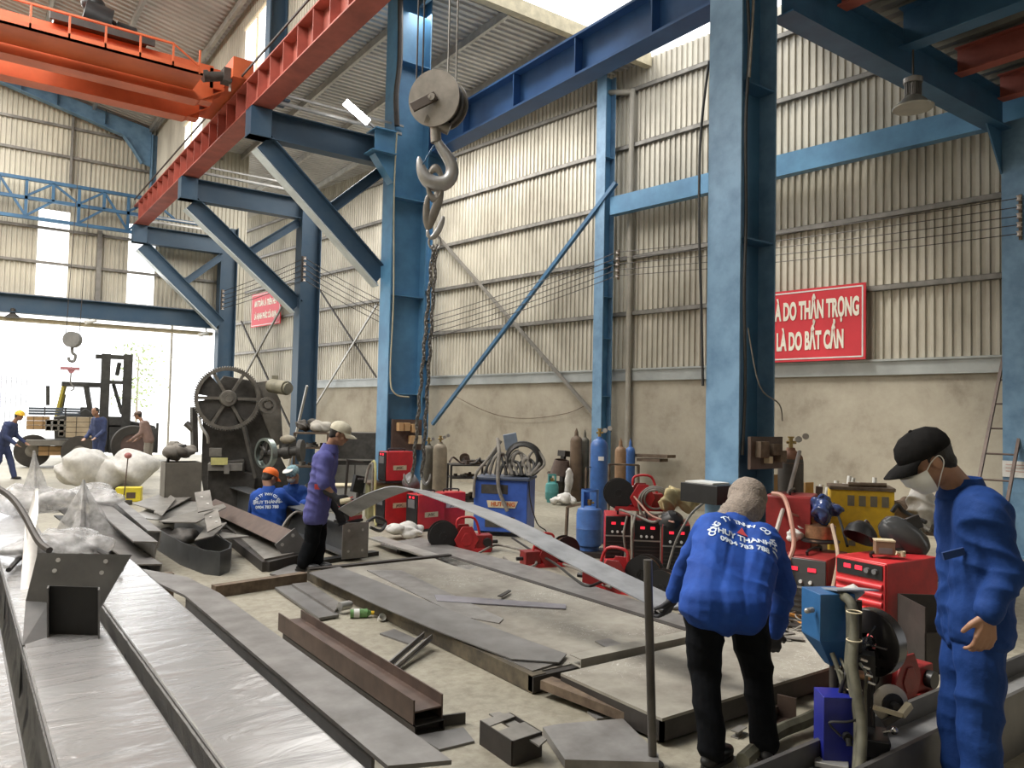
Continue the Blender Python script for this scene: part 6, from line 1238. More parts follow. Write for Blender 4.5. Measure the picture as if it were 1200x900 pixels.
def human(label, J, shirt, trousers, skinm, voxel=.008, fold=.012, hands=True, gloves=None, sleeve=1.0, shoe=black, s=1.0, facing_dir=(0, 1, 0), headup=(0, 0, 1), curl=.5, girth=1.0, collar=True, hem=.0, seed=1.0):
    """J: dict of world joint positions"""
    J = {k: Vector(v) for k, v in J.items()}; g = girth
    t = thing('person', label, 'person', (((J['aL'] + J['aR']) / 2).x, ((J['aL'] + J['aR']) / 2).y, 0))
    fd = Vector(facing_dir)
    def W(me): 
        me.transform(Matrix.Translation(t.location).inverted()); return me
    mb = MB(); H = head(mb, J['head'], fd, headup, s)
    hb = H @ Vector((0, -.035, -.05)); mb.limb(J['neck'], hb, .056 * s, .050 * s)
    mb.limb(J['neck'], (J['sL'] + J['sR']) / 2, .055 * s, .055 * s).limb((J['sL'] + J['sR']) / 2, (J['hL'] + J['hR']) / 2, .065 * s, .07 * s)
    for k in 'LR':
        mb.limb((J['sL'] + J['sR']) / 2, J['s' + k], .05 * s, .045 * s).limb(J['s' + k], J['e' + k], .042 * s, .036 * s).limb(J['e' + k], J['w' + k], .037 * s, .025 * s)
        mb.limb((J['hL'] + J['hR']) / 2, J['h' + k], .06 * s, .055 * s).limb(J['h' + k], J['k' + k], .055 * s, .047 * s).limb(J['k' + k], J['a' + k], .045 * s, .032 * s)
        if hands and not gloves:
            d = J.get('d' + k); d = Vector(d) if d else (J['w' + k] - J['e' + k]); n = J.get('n' + k) or Vector((0, 0, 1)).cross(d).cross(d)
            hand(mb, J['w' + k], d, n, curl, 1 if k == 'L' else -1, s * 1.1)
    meshobj('body', W(remesh(mb, voxel * .75, 3)), skinm, t)
    if gloves:
        for k in 'LR':
            mb = MB(); d = J.get('d' + k); d = Vector(d) if d else (J['w' + k] - J['e' + k]); n = J.get('n' + k) or Vector((0, 0, 1)).cross(d).cross(d); hand(mb, J['w' + k], d, n, curl, 1 if k == 'L' else -1, s * 1.22); dn = Vector(d).normalized(); mb.limb(J['w' + k] - dn * .09, J['w' + k], .044 * s, .034 * s)
            meshobj('glove', W(remesh(mb, voxel * .8, 2)), gloves, t)
    # shirt
    mb = MB(); up_ = ((J['sL'] + J['sR']) / 2 - (J['hL'] + J['hR']) / 2).normalized(); hemv = -up_ * hem
    for k in 'LR':
        o = 'R' if k == 'L' else 'L'; a = J['s' + k].lerp(J['s' + o], .16); b = J['h' + k].lerp(J['h' + o], .04) + hemv
        mb.limb(a, b, .105 * s * g, .118 * s * g); m_ = a.lerp(b, .45); mb.limb(a, m_, .11 * s * g, .105 * s * g)
        mb.limb(J['neck'] - up_ * .02, J['s' + k], .062 * s, .068 * s)
        mb.limb(J['s' + k], J['e' + k], .070 * s * g, .060 * s * g)
        if sleeve > 0: mb.limb(J['e' + k], J['e' + k].lerp(J['w' + k], sleeve), .060 * s * g, .047 * s * g)
    mb.limb(J['neck'] - up_ * .06, (J['hL'] + J['hR']) / 2 + hemv, .10 * s * g, .125 * s * g)
    sh = meshobj('shirt', W(remesh(mb, voxel, 4, fold * s, 10.0 / s, seed)), shirt, t)
    if collar:
        fr = frame(J['neck'] + up_ * .015, up_, fd); q = MB(); q.lathe([(.098 * s, -.035), (.088 * s, .0), (.070 * s, .045), (.060 * s, .045), (.060 * s, -.03)], 20, fr @ Matrix.Rotation(-math.pi / 2, 4, 'X'), close=False).build('collar', shirt, t, world=True)
    # trousers
    mb = MB()
    for k in 'LR':
        mb.limb((J['hL'] + J['hR']) / 2, J['h' + k], .115 * s * g, .105 * s * g).limb(J['h' + k], J['k' + k], .100 * s * g, .078 * s).limb(J['k' + k], J['a' + k] + Vector((0, 0, .0)), .076 * s, .066 * s)
    mb.limb((J['hL'] + J['hR']) / 2, (J['hL'] + J['hR']) / 2 + up_ * .06, .10 * s * g, .08 * s * g)
    meshobj('trousers', W(remesh(mb, voxel, 4, fold * s * .9, 8.0 / s, seed + 3)), trousers, t)
    for k in 'LR':
        fdir = Vector(J.get('t' + k) or fd); fdir.z = 0; fdir.normalize(); a = Vector((J['a' + k].x, J['a' + k].y, J['a' + k].z))
        sd = fdir.cross(Vector((0, 0, 1))); zb = a.z - .075 * s; c = Vector((a.x, a.y, zb)); M = Matrix(((sd.x, fdir.x, 0, c.x), (sd.y, fdir.y, 0, c.y), (0, 0, 1, c.z), (0, 0, 0, 1)))
        q = MB(); q.ell((0, .0, .055 * s), (.042 * s, .06 * s, .05 * s), M).ell((0, .085 * s, .036 * s), (.046 * s, .095 * s, .034 * s), M).ell((0, -.02 * s, .03 * s), (.038 * s, .055 * s, .03 * s), M)
        meshobj('shoe', W(remesh(q, voxel, 3)), shoe, t)
        MB().prism([(math.cos(a_) * .047 * s * (1 if math.sin(a_) > 0 else .85), math.sin(a_) * .13 * s + .05 * s) for a_ in [i * math.pi / 8 for i in range(16)]], 0, .016 * s, M).build('sole', rubber, t, world=True)
    return t, H, sh
def hmesh(name, mb, m, t, H=None, world=False): return mb.build(name, m, t, world=True)
def cap(t, H, m, brim=True, back=False, s=1.0, brimm=None):
    q = MB(); prof = [(.094, .030), (.097, .042), (.096, .066), (.082, .10), (.055, .122), (.02, .132), (.002, .134)]
    q.lathe(prof, 26, H @ Matrix.Diagonal((.93, 1.12, 1, 1)) @ T(0, -.006, 0), close=False)
    q.ell((0, -.006, .135), (.008, .008, .005), H)
    c = q.build('cap', m, t, world=True)
    if brim:
        n = 14; vs = []; fs = []; sg = -1 if back else 1
        for i in range(n + 1):
            a = math.pi * (.12 + .76 * i / n); 
            for k, (rr, dz) in enumerate(((.085, .040), (.13, .036), (.160, .024))):
                e = (math.cos(a) * .086 * (1 if k == 0 else 1.0 - .06 * k), sg * (math.sin(a) * .10 + (rr - .085) * 1.05 * math.sin(a) ** .6), dz - .014 * k * abs(math.cos(a)) ** 2)
                vs += [e, (e[0], e[1], e[2] - .005)]
        for i in range(n):
            for k in range(2):
                a = i * 6 + k * 2; b = a + 6; fs += [(a, b, b + 2, a + 2), (a + 1, a + 3, b + 3, b + 1)]
            fs += [(i * 6 + 4, i * 6 + 10, i * 6 + 11, i * 6 + 5)]
        MB().add([H @ Vector(v) for v in vs], fs, None, True).build('brim', brimm or m, c, world=True)
    return c
def hair(t, H, m=hairm):
    q = MB(); q.ell((0, -.022, .034), (.081, .090, .084), H, 18, 12).ell((0, -.055, -.02), (.062, .045, .055), H, 14, 10)
    return meshobj('hair', (lambda me: (me.transform(Matrix.Translation(t.location).inverted()), me)[1])(remesh(q, .008, 2, .002, 60)), m, t)
def eyes(t, H):
    for s_ in (-1, 1):
        MB().ell((s_ * .030, .0795, .006), (.012, .007, .005), H, 12, 8).build('eye', mat('eye_dark', (.03, .02, .015), .3), t, world=True)
        MB().ell((s_ * .031, .082, .024), (.017, .007, .004), H, 12, 8).build('eyebrow', hairm, t, world=True)
def project_text(par, shirt, specs, O, X, Y, N, m, ext=.0):
    """wrap flat lettering onto the shirt along -N; specs: (text, size, cx, cy, rot)"""
    dg = bpy.context.evaluated_depsgraph_get(); dg.update(); tl = par.location
    bv = BVHTree.FromPolygons([v.co + tl for v in shirt.data.vertices], [tuple(p.vertices) for p in shirt.data.polygons])
    for name, txt, size, cx, cy, rot, mm in specs:
        me = textmesh(txt, size, 0.0, 1.0, bold=size * .035); bm = bmesh.new(); bm.from_mesh(me)
        bmesh.ops.triangulate(bm, faces=bm.faces); bmesh.ops.subdivide_edges(bm, edges=[e for e in bm.edges if e.calc_length() > size * .25], cuts=1); bm.to_mesh(me); bm.free()
        c, s_ = math.cos(rot), math.sin(rot)
        for v in me.vertices:
            u = cx + v.co.x * c - v.co.y * s_; w = cy + v.co.x * s_ + v.co.y * c; p = O + X * u + Y * w + N * .35
            h = bv.ray_cast(p, -N, 1.0)[0]; v.co = ((h if h else O + X * u + Y * w) + N * .004) - tl
        meshobj(name, me, mm or m, par)
def arc(txt, size, R, a0, a1, cy):
    n = len(txt); return [('lettering', ch, size, R * math.cos(a0 + (a1 - a0) * i / (n - 1)), cy + R * math.sin(a0 + (a1 - a0) * i / (n - 1)), a0 + (a1 - a0) * i / (n - 1) - math.pi / 2, None) for i, ch in enumerate(txt) if ch != ' ']
lett = mat('shirt_print', (.62, .70, .80), .7, 0, .05, 6)
def P(px, py, d): return dep(px, py, d)
LFT = ray(500, 480) - ray(600, 480); LFT.z = 0; LFT.normalize()   # screen-left direction on the ground
AWY = ray(600, 480); AWY.z = 0; AWY.normalize()
# ---- 1. worker at right, in profile, looking down
dR = 3.05
f1 = (LFT * 1.0 - Vector((0, 0, .62)) + AWY * .12).normalized()
J = dict(head=P(1087, 541, dR), neck=P(1128, 577, dR + .02), sL=P(1156, 603, dR - .17), sR=P(1124, 600, dR + .19), eL=P(1181, 668, dR - .2), wL=P(1158, 716, dR - .22), eR=P(1118, 670, dR + .24), wR=P(1136, 712, dR + .26),
         hL=P(1150, 742, dR - .08), hR=P(1136, 740, dR + .10), kL=P(1146, 855, dR - .09), kR=P(1122, 852, dR + .12))
for k, (px, d_) in dict(L=(1152, dR - .06), R=(1130, dR + .14)).items(): q = P(px, 480, d_); q.z = .075; J['a' + k] = q
J['dL'] = (LFT * .12 + Vector((0, 0, -1))); J['nL'] = -AWY + LFT * -.15; J['dR'] = LFT + Vector((0, 0, -.6)); J['nR'] = AWY
t, H, sh = human('worker in blue overalls, black cap and white face mask standing at the right, looking down', J, denimn, denimn, skin, voxel=.0075, fold=.013, facing_dir=f1, headup=(0, 0, 1), curl=.6, girth=.98, hem=-.02, seed=2.0)
hair(t, H); eyes(t, H); capm = mat('black_cap', (.010, .0095, .0095), .85, 0, .2, 20, bump=.1, spec=.1); cap(t, H, capm)
q = MB(); vs = []; fs = []; n = 12; rows = [(-.008, .101, .02), (-.022, .119, .0), (-.048, .114, -.0), (-.074, .101, 0), (-.100, .078, 0)]
for j, (z_, y_, _) in enumerate(rows):
    for i in range(n + 1):
        a = math.pi * (i / n); w_ = .073 if j < 4 else .054; vs.append((math.cos(a) * w_, .042 + math.sin(a) ** .8 * (y_ - .042) + .006 * math.sin(a) , z_ + (0.012 if j % 2 else 0) * math.sin(a)))
for j in range(len(rows) - 1):
    for i in range(n): fs.append((j * (n + 1) + i, j * (n + 1) + i + 1, (j + 1) * (n + 1) + i + 1, (j + 1) * (n + 1) + i))
mk = MB().add([H @ Vector(v) for v in vs], fs, None, True).build('face_mask', white, t, world=True)
for s_ in (-1, 1): MB().tube([H @ Vector(v) for v in ((s_ * .073, .042, -.010), (s_ * .078, .010, .012), (s_ * .084, -.022, .02), (s_ * .082, -.026, -.01), (s_ * .072, .006, -.05), (s_ * .052, .042, -.098))], .0022, n=6).build('ear_loop', white, mk, world=True)
# pocket and belt details
nL = (J['sL'] - J['sR']).normalized(); up_ = Vector((0, 0, 1))
cc = J['sL'].lerp(J['hL'], .33) + LFT * .11 + nL * .005
MB().bar(cc + LFT * .05 - up_ * .01, cc - LFT * .03 + up_ * .012, .012, .028, up=(0, 0, 1)).build('pocket_flap', mat('overall_dark', (.012, .042, .16), .8), t, world=True)
# ---- 2. bending worker seen from behind
dB = 3.85
f2 = (AWY * .75 + LFT * -.25 + Vector((0, 0, -.75))).normalized()
J = dict(head=P(876, 590, dB + .46), neck=P(861, 612, dB + .34), sL=P(828, 622, dB + .22), sR=P(902, 640, dB + .20), eL=P(806, 662, dB + .38), wL=P(790, 698, dB + .44), eR=P(920, 690, dB + .30), wR=P(908, 738, dB + .45),
         hL=P(826, 702, dB - .14), hR=P(872, 706, dB - .12), kL=P(826, 782, dB - .16), kR=P(888, 790, dB - .06))
for k, (px, d_) in dict(L=(838, 3.62), R=(899, 3.70)).items(): q = P(px, 480, d_); q.z = .08; J['a' + k] = q
J['tL'] = AWY * .6 - LFT * .6; J['tR'] = AWY * .9 + LFT * -.2
J['dL'] = (AWY * .25 + LFT * .3 - up_ * .8); J['dR'] = -up_ + AWY * .3
t2, H2, sh2 = human('bending worker seen from behind in blue printed shirt, black trousers and knitted hood', J, denim, trous, skind, voxel=.0075, fold=.011, facing_dir=f2, headup=(0, 0, 1), gloves=mat('dark_glove', (.03, .03, .035), .8), curl=.8, girth=1.08, hem=.04, seed=5.0, collar=False)
q = MB(); q.ell((0, -.005, .035), (.108, .128, .115), H2, 20, 14).limb(H2 @ Vector((0, -.02, -.03)), J['neck'] + Vector((0, 0, .02)), .100, .098).ell(J['neck'] + Vector((0, 0, -.01)), (.10, .10, .06))
hm = remesh(q, .008, 3, .004, 26, 4); hm.transform(Matrix.Translation(t2.location).inverted()); meshobj('hood', hm, mat('knit_hood', (.26, .215, .18), .9, 0, .15, 60, bump=.5, bscale=120), t2)
sp = ((J['sL'] + J['sR']) / 2 - (J['hL'] + J['hR']) / 2).normalized(); xr = (J['sR'] - J['sL']).normalized(); nb = sp.cross(xr) * -1
if nb.dot(CAM - J['neck']) < 0: nb = -nb
xr = (xr - nb * xr.dot(nb)).normalized(); yu = (sp - nb * sp.dot(nb) - xr * sp.dot(xr)).normalized()
O = (J['sL'] + J['sR']) / 2 - yu * .11 + xr * -.01
project_text(t2, sh2, arc('CÔNG TY TNHH CƠ KHÍ', .044, .165, math.pi * .97, math.pi * .03, -.03) + [('lettering', 'HUY THÀNH', .048, -.0, .012, 0, None), ('lettering', '0904 783 788', .046, 0, -.04, 0, None)], O, xr, yu, nb, lett)
project_text(t2, sh2, [('emblem', '▲', .06, .0, .07, 0, mat('emblem_red', (.55, .07, .08), .7))], O, xr, yu, nb, lett)
# ---- 3. standing worker in pale cap
dC = 7.75
f3 = (-LFT + Vector((0, 0, -.38)) + AWY * .05).normalized()
J = dict(head=P(398, 509, dC), neck=P(386, 527, dC), sR=P(379, 540, dC - .17), sL=P(381, 538, dC + .17), eR=P(379, 567, dC - .22), wR=P(392, 582, dC - .2), eL=P(388, 575, dC + .2), wL=P(394, 598, dC + .1),
         hR=P(370, 598, dC - .09), hL=P(372, 598, dC + .09), kR=P(366, 634, dC - .09), kL=P(374, 632, dC + .10))
for k, (px, d_) in dict(R=(361, dC - .08), L=(377, dC + .04)).items(): q = P(px, 480, d_); q.z = .10; J['a' + k] = q
J['dR'] = -LFT * .8 - up_ * .6; J['dL'] = -LFT * .5 - up_ * .8; J['nR'] = -AWY; J['nL'] = AWY; J['tR'] = -LFT; J['tL'] = -LFT - AWY * .3
t3, H3, sh3 = human('standing worker in violet-blue jacket and pale cap holding the far plate end', J, denimv, trous, skind, voxel=.010, fold=.012, facing_dir=f3, gloves=mat('dark_glove', (.03, .03, .035)), sleeve=.12, curl=.8, girth=1.0, hem=.06, seed=8.0)
hair(t3, H3); eyes(t3, H3); cap(t3, H3, mat('pale_cap', (.58, .54, .42), .8, 0, .1, 20))
MB().bar(J['sR'].lerp(J['hR'], .5) - AWY * .115 + LFT * .02, J['sR'].lerp(J['hR'], .5) - AWY * .105 - LFT * .09, .01, .05).build('red_stripe', mat('stripe_red', (.5, .05, .05), .7), t3, world=True)
MB().bar(J['neck'] - LFT * .06 - AWY * .06 - up_ * .06, J['hR'] - LFT * .12 - AWY * .03 + up_ * .10, .012, .012).build('red_piping', MATS['stripe_red'], t3, world=True)
# held grinder
q = P(399, 588, dC - .22); tg = thing('angle_grinder', 'small red and white hand tool held by the standing worker', 'tool', q); MB().cyl((0, 0, 0), LFT * -.10 + up_ * .02, .028, n=12).build('body', cream, tg); MB().bar(up_ * .02 - LFT * .02, -LFT * .12 + up_ * .05, .012, .012).bar(-LFT * .05 - up_ * .02, -LFT * .14 + up_ * .02, .012, .012).build('guard', weldred, tg)
# ---- 4. squatting, orange cap, from behind
dS = 9.6
f4 = (AWY * .8 - LFT * .5 + Vector((0, 0, -.45))).normalized()
J = dict(head=P(316, 560, dS + .1), neck=P(315, 575, dS + .02), sL=P(300, 583, dS + .02), sR=P(331, 582, dS + .05), eL=P(296, 605, dS + .18), wL=P(305, 612, dS + .42), eR=P(346, 594, dS + .22), wR=P(358, 602, dS + .42), hL=P(308, 616, dS + .0), hR=P(322, 617, dS + .02), kL=P(312, 597, dS + .42), kR=P(339, 596, dS + .30))
for k, (px, d_) in dict(L=(314, dS + .18), R=(334, dS + .08)).items(): q = P(px, 480, d_); q.z = .09; J['a' + k] = q
J['tL'] = AWY; J['tR'] = AWY - LFT * .4
t4, H4, sh4 = human('squatting worker seen from behind in orange cap, printed blue shirt and grey-beige trousers', J, denim, mat('beige_trousers', (.27, .24, .20), .85, 0, .15, 8), skind, voxel=.011, fold=.012, facing_dir=f4, gloves=mat('dark_glove', (.03, .03, .035)), girth=1.08, hem=.04, seed=12.0)
hair(t4, H4); c4 = cap(t4, H4, mat('orange_cap', (.85, .16, .02), .6, 0, .05, 10)); MB().ell((0, -.10, .03), (.028, .012, .012), H4, 12, 8).build('cap_opening', hairm, c4, world=True)
xr = (J['sR'] - J['sL']).normalized(); sp = (J['neck'] - (J['hL'] + J['hR']) / 2).normalized(); nb = sp.cross(xr); nb = -nb if nb.dot(CAM - J['neck']) < 0 else nb; yu = (sp - xr * sp.dot(xr)).normalized(); nb = xr.cross(yu); nb = -nb if nb.dot(CAM - J['neck']) < 0 else nb
project_text(t4, sh4, arc('CÔNG TY TNHH CƠ KHÍ', .045, .16, math.pi * .9, math.pi * .1, -.03) + [('lettering', 'HUY THÀNH', .052, 0, .03, 0, None), ('lettering', '0904 783 788', .050, 0, -.03, 0, None)], J['neck'] - yu * .16, xr, yu, nb, lett)
# ---- 5. squatting, pale blue cap, facing us
dT = 10.95
f5 = (-AWY * .8 + LFT * .5 + Vector((0, 0, -.5))).normalized()
J = dict(head=P(343, 556, dT), neck=P(344, 571, dT + .08), sR=P(333, 577, dT + .08), sL=P(357, 577, dT + .12), eR=P(332, 594, dT - .05), wR=P(340, 604, dT - .25), eL=P(360, 594, dT), wL=P(350, 606, dT - .22), hR=P(342, 605, dT + .12), hL=P(354, 605, dT + .15), kR=P(338, 596, dT - .28), kL=P(357, 592, dT - .25))
for k, (px, d_) in dict(R=(341, dT - .05), L=(355, dT - .02)).items(): q = P(px, 480, d_); q.z = .09; J['a' + k] = q
t5, H5, sh5 = human('squatting worker in blue with a pale blue headscarf, facing the camera beside the orange-capped one', J, denimn, denim, skind, voxel=.012, fold=.012, facing_dir=f5, gloves=mat('dark_glove', (.03, .03, .035)), hem=.03, seed=15.0)
eyes(t5, H5); q = MB(); q.ell((0, -.01, .045), (.09, .105, .09), H5, 18, 12); q.build('headscarf', mat('pale_scarf', (.26, .42, .47), .85, 0, .3, 40), t5, world=True); MB().ell((0, .05, .095), (.08, .08, .02), H5).build('brim', white, t5, world=True); MB().ell((0, .05, -.05), (.06, .06, .05), H5).build('face_cloth', mat('grey_cloth', (.3, .3, .3), .9), t5, world=True)
# ---- 6-8. far workers
def walker(label, px, d, shirt, trousers, fx, lean=.1, s=.9, voxel=.02, capm_=None, hairy=True, stride=.2, gz=0.0):
    b = P(px, 480, d); b.z = gz; F = (LFT * fx[0] + AWY * fx[1]).normalized(); Sd = F.cross(up_)  # right-hand side
    J = dict(head=b + F * (.12 + lean * 1.6) + up_ * 1.55 * s, neck=b + F * (.05 + lean * 1.3) + up_ * 1.38 * s, sL=b - Sd * .17 * s + F * lean * 1.2 + up_ * 1.32 * s, sR=b + Sd * .17 * s + F * lean * 1.2 + up_ * 1.32 * s,
             eL=b - Sd * .22 * s + F * (lean + .05) + up_ * 1.06 * s, eR=b + Sd * .22 * s + F * (lean + .02) + up_ * 1.06 * s, wL=b - Sd * .18 * s + F * (lean + .25) + up_ * .90 * s, wR=b + Sd * .18 * s + F * (lean + .22) + up_ * .88 * s,
             hL=b - Sd * .09 * s + up_ * .86 * s, hR=b + Sd * .09 * s + up_ * .86 * s, kL=b - Sd * .09 * s + F * (stride * .6) + up_ * .46 * s, kR=b + Sd * .09 * s + F * (-stride * .1) + up_ * .45 * s, aL=b - Sd * .09 * s + F * stride + up_ * .085 * s, aR=b + Sd * .09 * s - F * stride + up_ * .085 * s)
    t, H, sh = human(label, J, shirt, trousers, skind, voxel=voxel, fold=.01, s=s, facing_dir=(F - up_ * .2), seed=px, collar=False)
    if hairy: hair(t, H)
    return t, H
t6, H6 = walker('worker in navy blue and a yellow helmet walking at the far left edge', 5, 16.5, navy, navy, (-1, .1), .12, .88, stride=.22)
c6 = MB().lathe([(.11, .03), (.10, .08), (.07, .12), (.02, .14), (.002, .142)], 20, H6, close=False).build('helmet', yellow, t6, world=True); MB().ell((0, .03, .03), (.11, .135, .008), H6).build('helmet_brim', yellow, c6, world=True)
t7, H7 = walker('worker in navy jacket standing in front of the forklift mast', 118, 19.0, navy, navy, (.3, -1), .03, .95, stride=.03)
t8, H8 = walker('worker in brown shirt and dark cap bending beside the forklift wheel', 176, 19.5, mat('brown_shirt', (.20, .13, .11), .8), mat('khaki', (.22, .20, .17), .8), (1, -.2), .1, .9, stride=.05); cap(t8, H8, brown)
# ================================================================== FAR LEFT: PRESS, FORKLIFT, SHELVES
D = 12.0
p = base(272, D); rz = facing(p, 0); t = thing('eccentric_press', 'old cast-iron mechanical press with a huge spoked gear wheel', 'press', p, rz)
R_ = Matrix.Translation(p) @ rotz(rz); Ri = R_.inverted()
def L(px, py, d=D): return Ri @ dep(px, py, d)
XZ = lambda y: Matrix(((1, 0, 0, 0), (0, 0, 1, y), (0, 1, 0, 0), (0, 0, 0, 1)))
def pxz(pts, d=D): return [(L(x, y, d).x, L(x, y, d).z) for x, y in pts]
# frame casting
MB().prism([(a, max(b, 0)) for a, b in pxz([(243, 600), (236, 560), (238, 470), (262, 440), (300, 446), (322, 462), (332, 500), (322, 520), (342, 560), (346, 600)])], .12, .45, XZ(0)).build('frame', iron, t, bevel=.01)
MB().prism(pxz([(297, 448), (318, 445), (330, 470), (333, 520), (322, 524), (305, 480)]), .0, .3, XZ(0)).build('gear_case', mat('dusty_case', (.17, .155, .13), .7, .1, .2, 6), t, bevel=.01)
gc = L(267, 467, D - .15); Mg = T(*gc) @ Matrix.Rotation(.16, 4, 'Z') @ Matrix.Rotation(math.pi / 2, 4, 'X')
def gear(R, w, n, spokes, Mx, m, hub=.18, rim=.14):
    g = MB(); P_ = gear_prof(R, R * .955, n); k = len(P_); ri = R * (1 - rim)
    vs = [(x, y, z) for z in (-w / 2, w / 2) for x, y in P_] + [(ri * math.cos(2 * math.pi * i / k), ri * math.sin(2 * math.pi * i / k), z) for z in (-w / 2, w / 2) for i in range(k)]
    fs = []
    for i in range(k):
        j = (i + 1) % k; fs += [(i, j, k + j, k + i), (2 * k + i, 3 * k + i, 3 * k + j, 2 * k + j), (i, 2 * k + i, 2 * k + j, j), (k + i, k + j, 3 * k + j, 3 * k + i)]
    g.add(vs, fs, Mx); gg = g
    for s_ in range(spokes):
        a = 2 * math.pi * s_ / spokes + .0; gg.bar(Mx @ Vector((math.cos(a) * R * .1, math.sin(a) * R * .1, w * .25)), Mx @ Vector((math.cos(a) * ri, math.sin(a) * ri, w * .25)), R * .05, w * .5)
    return gg
gg = gear(.50, .09, 84, 6, Mg, iron).build('gear_wheel', mat('gear_iron', (.20, .185, .16), .5, .4, .2, 9), t)
dm = MB(); n = 60; 
for k in range(6):
    a0 = k * math.pi / 3 + .12; a1 = (k + 1) * math.pi / 3 - .12; am = (a0 + a1) / 2
    if k in (1, 0): continue
    pts = [(.12 * math.cos(am - .5), .12 * math.sin(am - .5))] + [(.43 * math.cos(a0 + (a1 - a0) * i / 8), .43 * math.sin(a0 + (a1 - a0) * i / 8)) for i in range(9)] + [(.12 * math.cos(am + .5), .12 * math.sin(am + .5))]
    dm.prism(pts, -.03, -.01, Mg)
dm.build('gear_web', iron, gg)
MB().lathe([(.13, -.05), (.13, .05), (.115, .07), (.06, .075), (.06, .09), (.02, .09)], 28, Mg).build('gear_hub', MATS['gear_iron'], gg)
pc = L(313, 475, D - .15); Mp = T(*pc) @ Matrix.Rotation(.16, 4, 'Z') @ Matrix.Rotation(math.pi / 2, 4, 'X'); gear(.13, .10, 22, 6, Mp, iron, rim=.35).lathe([(.05, -.05), (.05, .07)], 16, Mp).build('pinion', MATS['gear_iron'], t)
a = L(318, 452, D + .1); b = L(336, 455, D - .12); mo = MB().cyl(a, b, .11, n=24).cyl(b, b + (b - a) * .12, .085, n=24).build('motor', mat('motor_cream', (.28, .26, .19), .55, .1, .2, 6), t); MB().box(a.x + .0, a.x + .1, a.y - .05, a.y + .05, a.z + .08, a.z + .16).build('terminal_box', MATS['motor_cream'], mo)
c = L(312, 531, D - .3); Mf = T(*c) @ Matrix.Rotation(-1.0, 4, 'Z') @ Matrix.Rotation(math.pi / 2, 4, 'X'); MB().lathe([(.19, -.04), (.23, -.04), (.23, .05), (.19, .05)], 32, Mf, close=False).build('flywheel', mat('polished_rim', (.26, .30, .28), .3, .6, .1), t); fw = MB()
for k in range(5): a_ = k * 1.2566; fw.bar(Mf @ Vector((0, 0, 0)), Mf @ Vector((.19 * math.cos(a_), .19 * math.sin(a_), 0)), .04, .03)
fw.cyl(Mf @ Vector((0, 0, -.05)), Mf @ Vector((0, 0, .08)), .05, n=14).build('flywheel_spokes', iron, t)
a = L(318, 532, D - .1); b = L(352, 528, D - .1); MB().cyl(a, b, .07, n=16).cyl(L(332, 530, D - .1), L(340, 529, D - .1), .11, n=16).cyl(L(350, 528, D - .1), L(355, 528, D - .1), .17, n=20).box(L(328, 520).x, L(348, 520).x, -.2, .0, L(330, 522).z - .06, L(330, 512).z).build('drive_shaft', iron, t)
MB().ell(L(337, 515, D - .15), (.12, .08, .07)).build('bearing_cap', mat('case_cream', (.36, .32, .24), .6), t)
MB().prism(pxz([(244, 600), (244, 542), (286, 538), (286, 552), (300, 556), (292, 600)]), -.25, .15, XZ(0)).build('bed', iron, t, bevel=.006)
MB().box(L(245, 545).x, L(284, 545).x, -.38, .05, L(245, 549).z, L(245, 541).z).build('table', galvd, t, bevel=.004); MB().box(L(263, 545).x, L(269, 545).x, -.42, -.36, L(245, 552).z, L(245, 541).z).build('clamp', galvd, t)
MB().box(L(248, 538).x, L(267, 538).x, -.42, -.40, L(248, 542).z, L(248, 534).z).build('yellow_plate', mat('pale_yellow', (.62, .58, .22), .6), t)
MB().box(L(246, 530).x, L(260, 530).x, -.3, -.1, L(248, 533).z, L(248, 524).z).build('tool_block', galvd, t)
MB().tube([L(233, 488, D - .3), L(236, 500, D - .35), L(243, 511, D - .35), L(244, 519, D - .3)], .022).build('bent_handle', galv, t)
MB().bar(L(228, 530, D - .2), L(227, 477, D - .2), .10, .08).cyl(L(218, 496, D - .2), L(227, 504, D - .2), .05).build('lever_post', iron, t)
MB().bar(L(286, 500, D - .2), L(300, 560, D - .3), .05, .05).build('push_rod', iron, t)
# steel sheet box left of the press
p = base(215, 11.0); t = thing('scrap_skip', 'tall dull-grey sheet-metal bin standing left of the press', 'bin', p, facing(p, 10)); MB().box(-.24, .24, -.2, -.185, 0, .84).box(-.24, -.225, -.2, .2, 0, .84).box(.225, .24, -.2, .2, 0, .84).box(-.24, .24, .185, .2, 0, .84).box(-.24, .24, -.2, .2, 0, .02).build('bin', mat('bin_grey', (.16, .145, .12), .65, .2, .15, 4), t, bevel=.004)
rag('sack', 'pale sack slumped over the grey bin left of the press', 'sack', dep(210, 520, 11.1), (.36, .3, .24), mat('sack_grey', (.25, .23, .2), .85), 51, .84)
cable('hose', 'black hose arching over the grey bin left of the press', [dep(196, 545, 11), dep(199, 532, 11), dep(208, 524, 11), dep(218, 522, 11)], .02, hosek)
rag('big_bag', 'large white woven big bag slumped on the floor in front of the forklift', 'bag', base(120, 14.3), (1.35, .9, .78), mat('woven_white', (.62, .61, .58), .6, 0, .12, 8, bump=.3), 52, 0, n=11)
p = base(155, 13.2); t = thing('carton', 'bright yellow carton lying beside the white big bag', 'box', p, facing(p, -8)); MB().box(-.19, .2, -.12, .12, 0, .24).build('carton', mat('carton_yellow', (.75, .62, .04), .5), t, bevel=.01); MB().box(-.02, .12, -.124, -.12, .06, .16).build('label', brown, t)
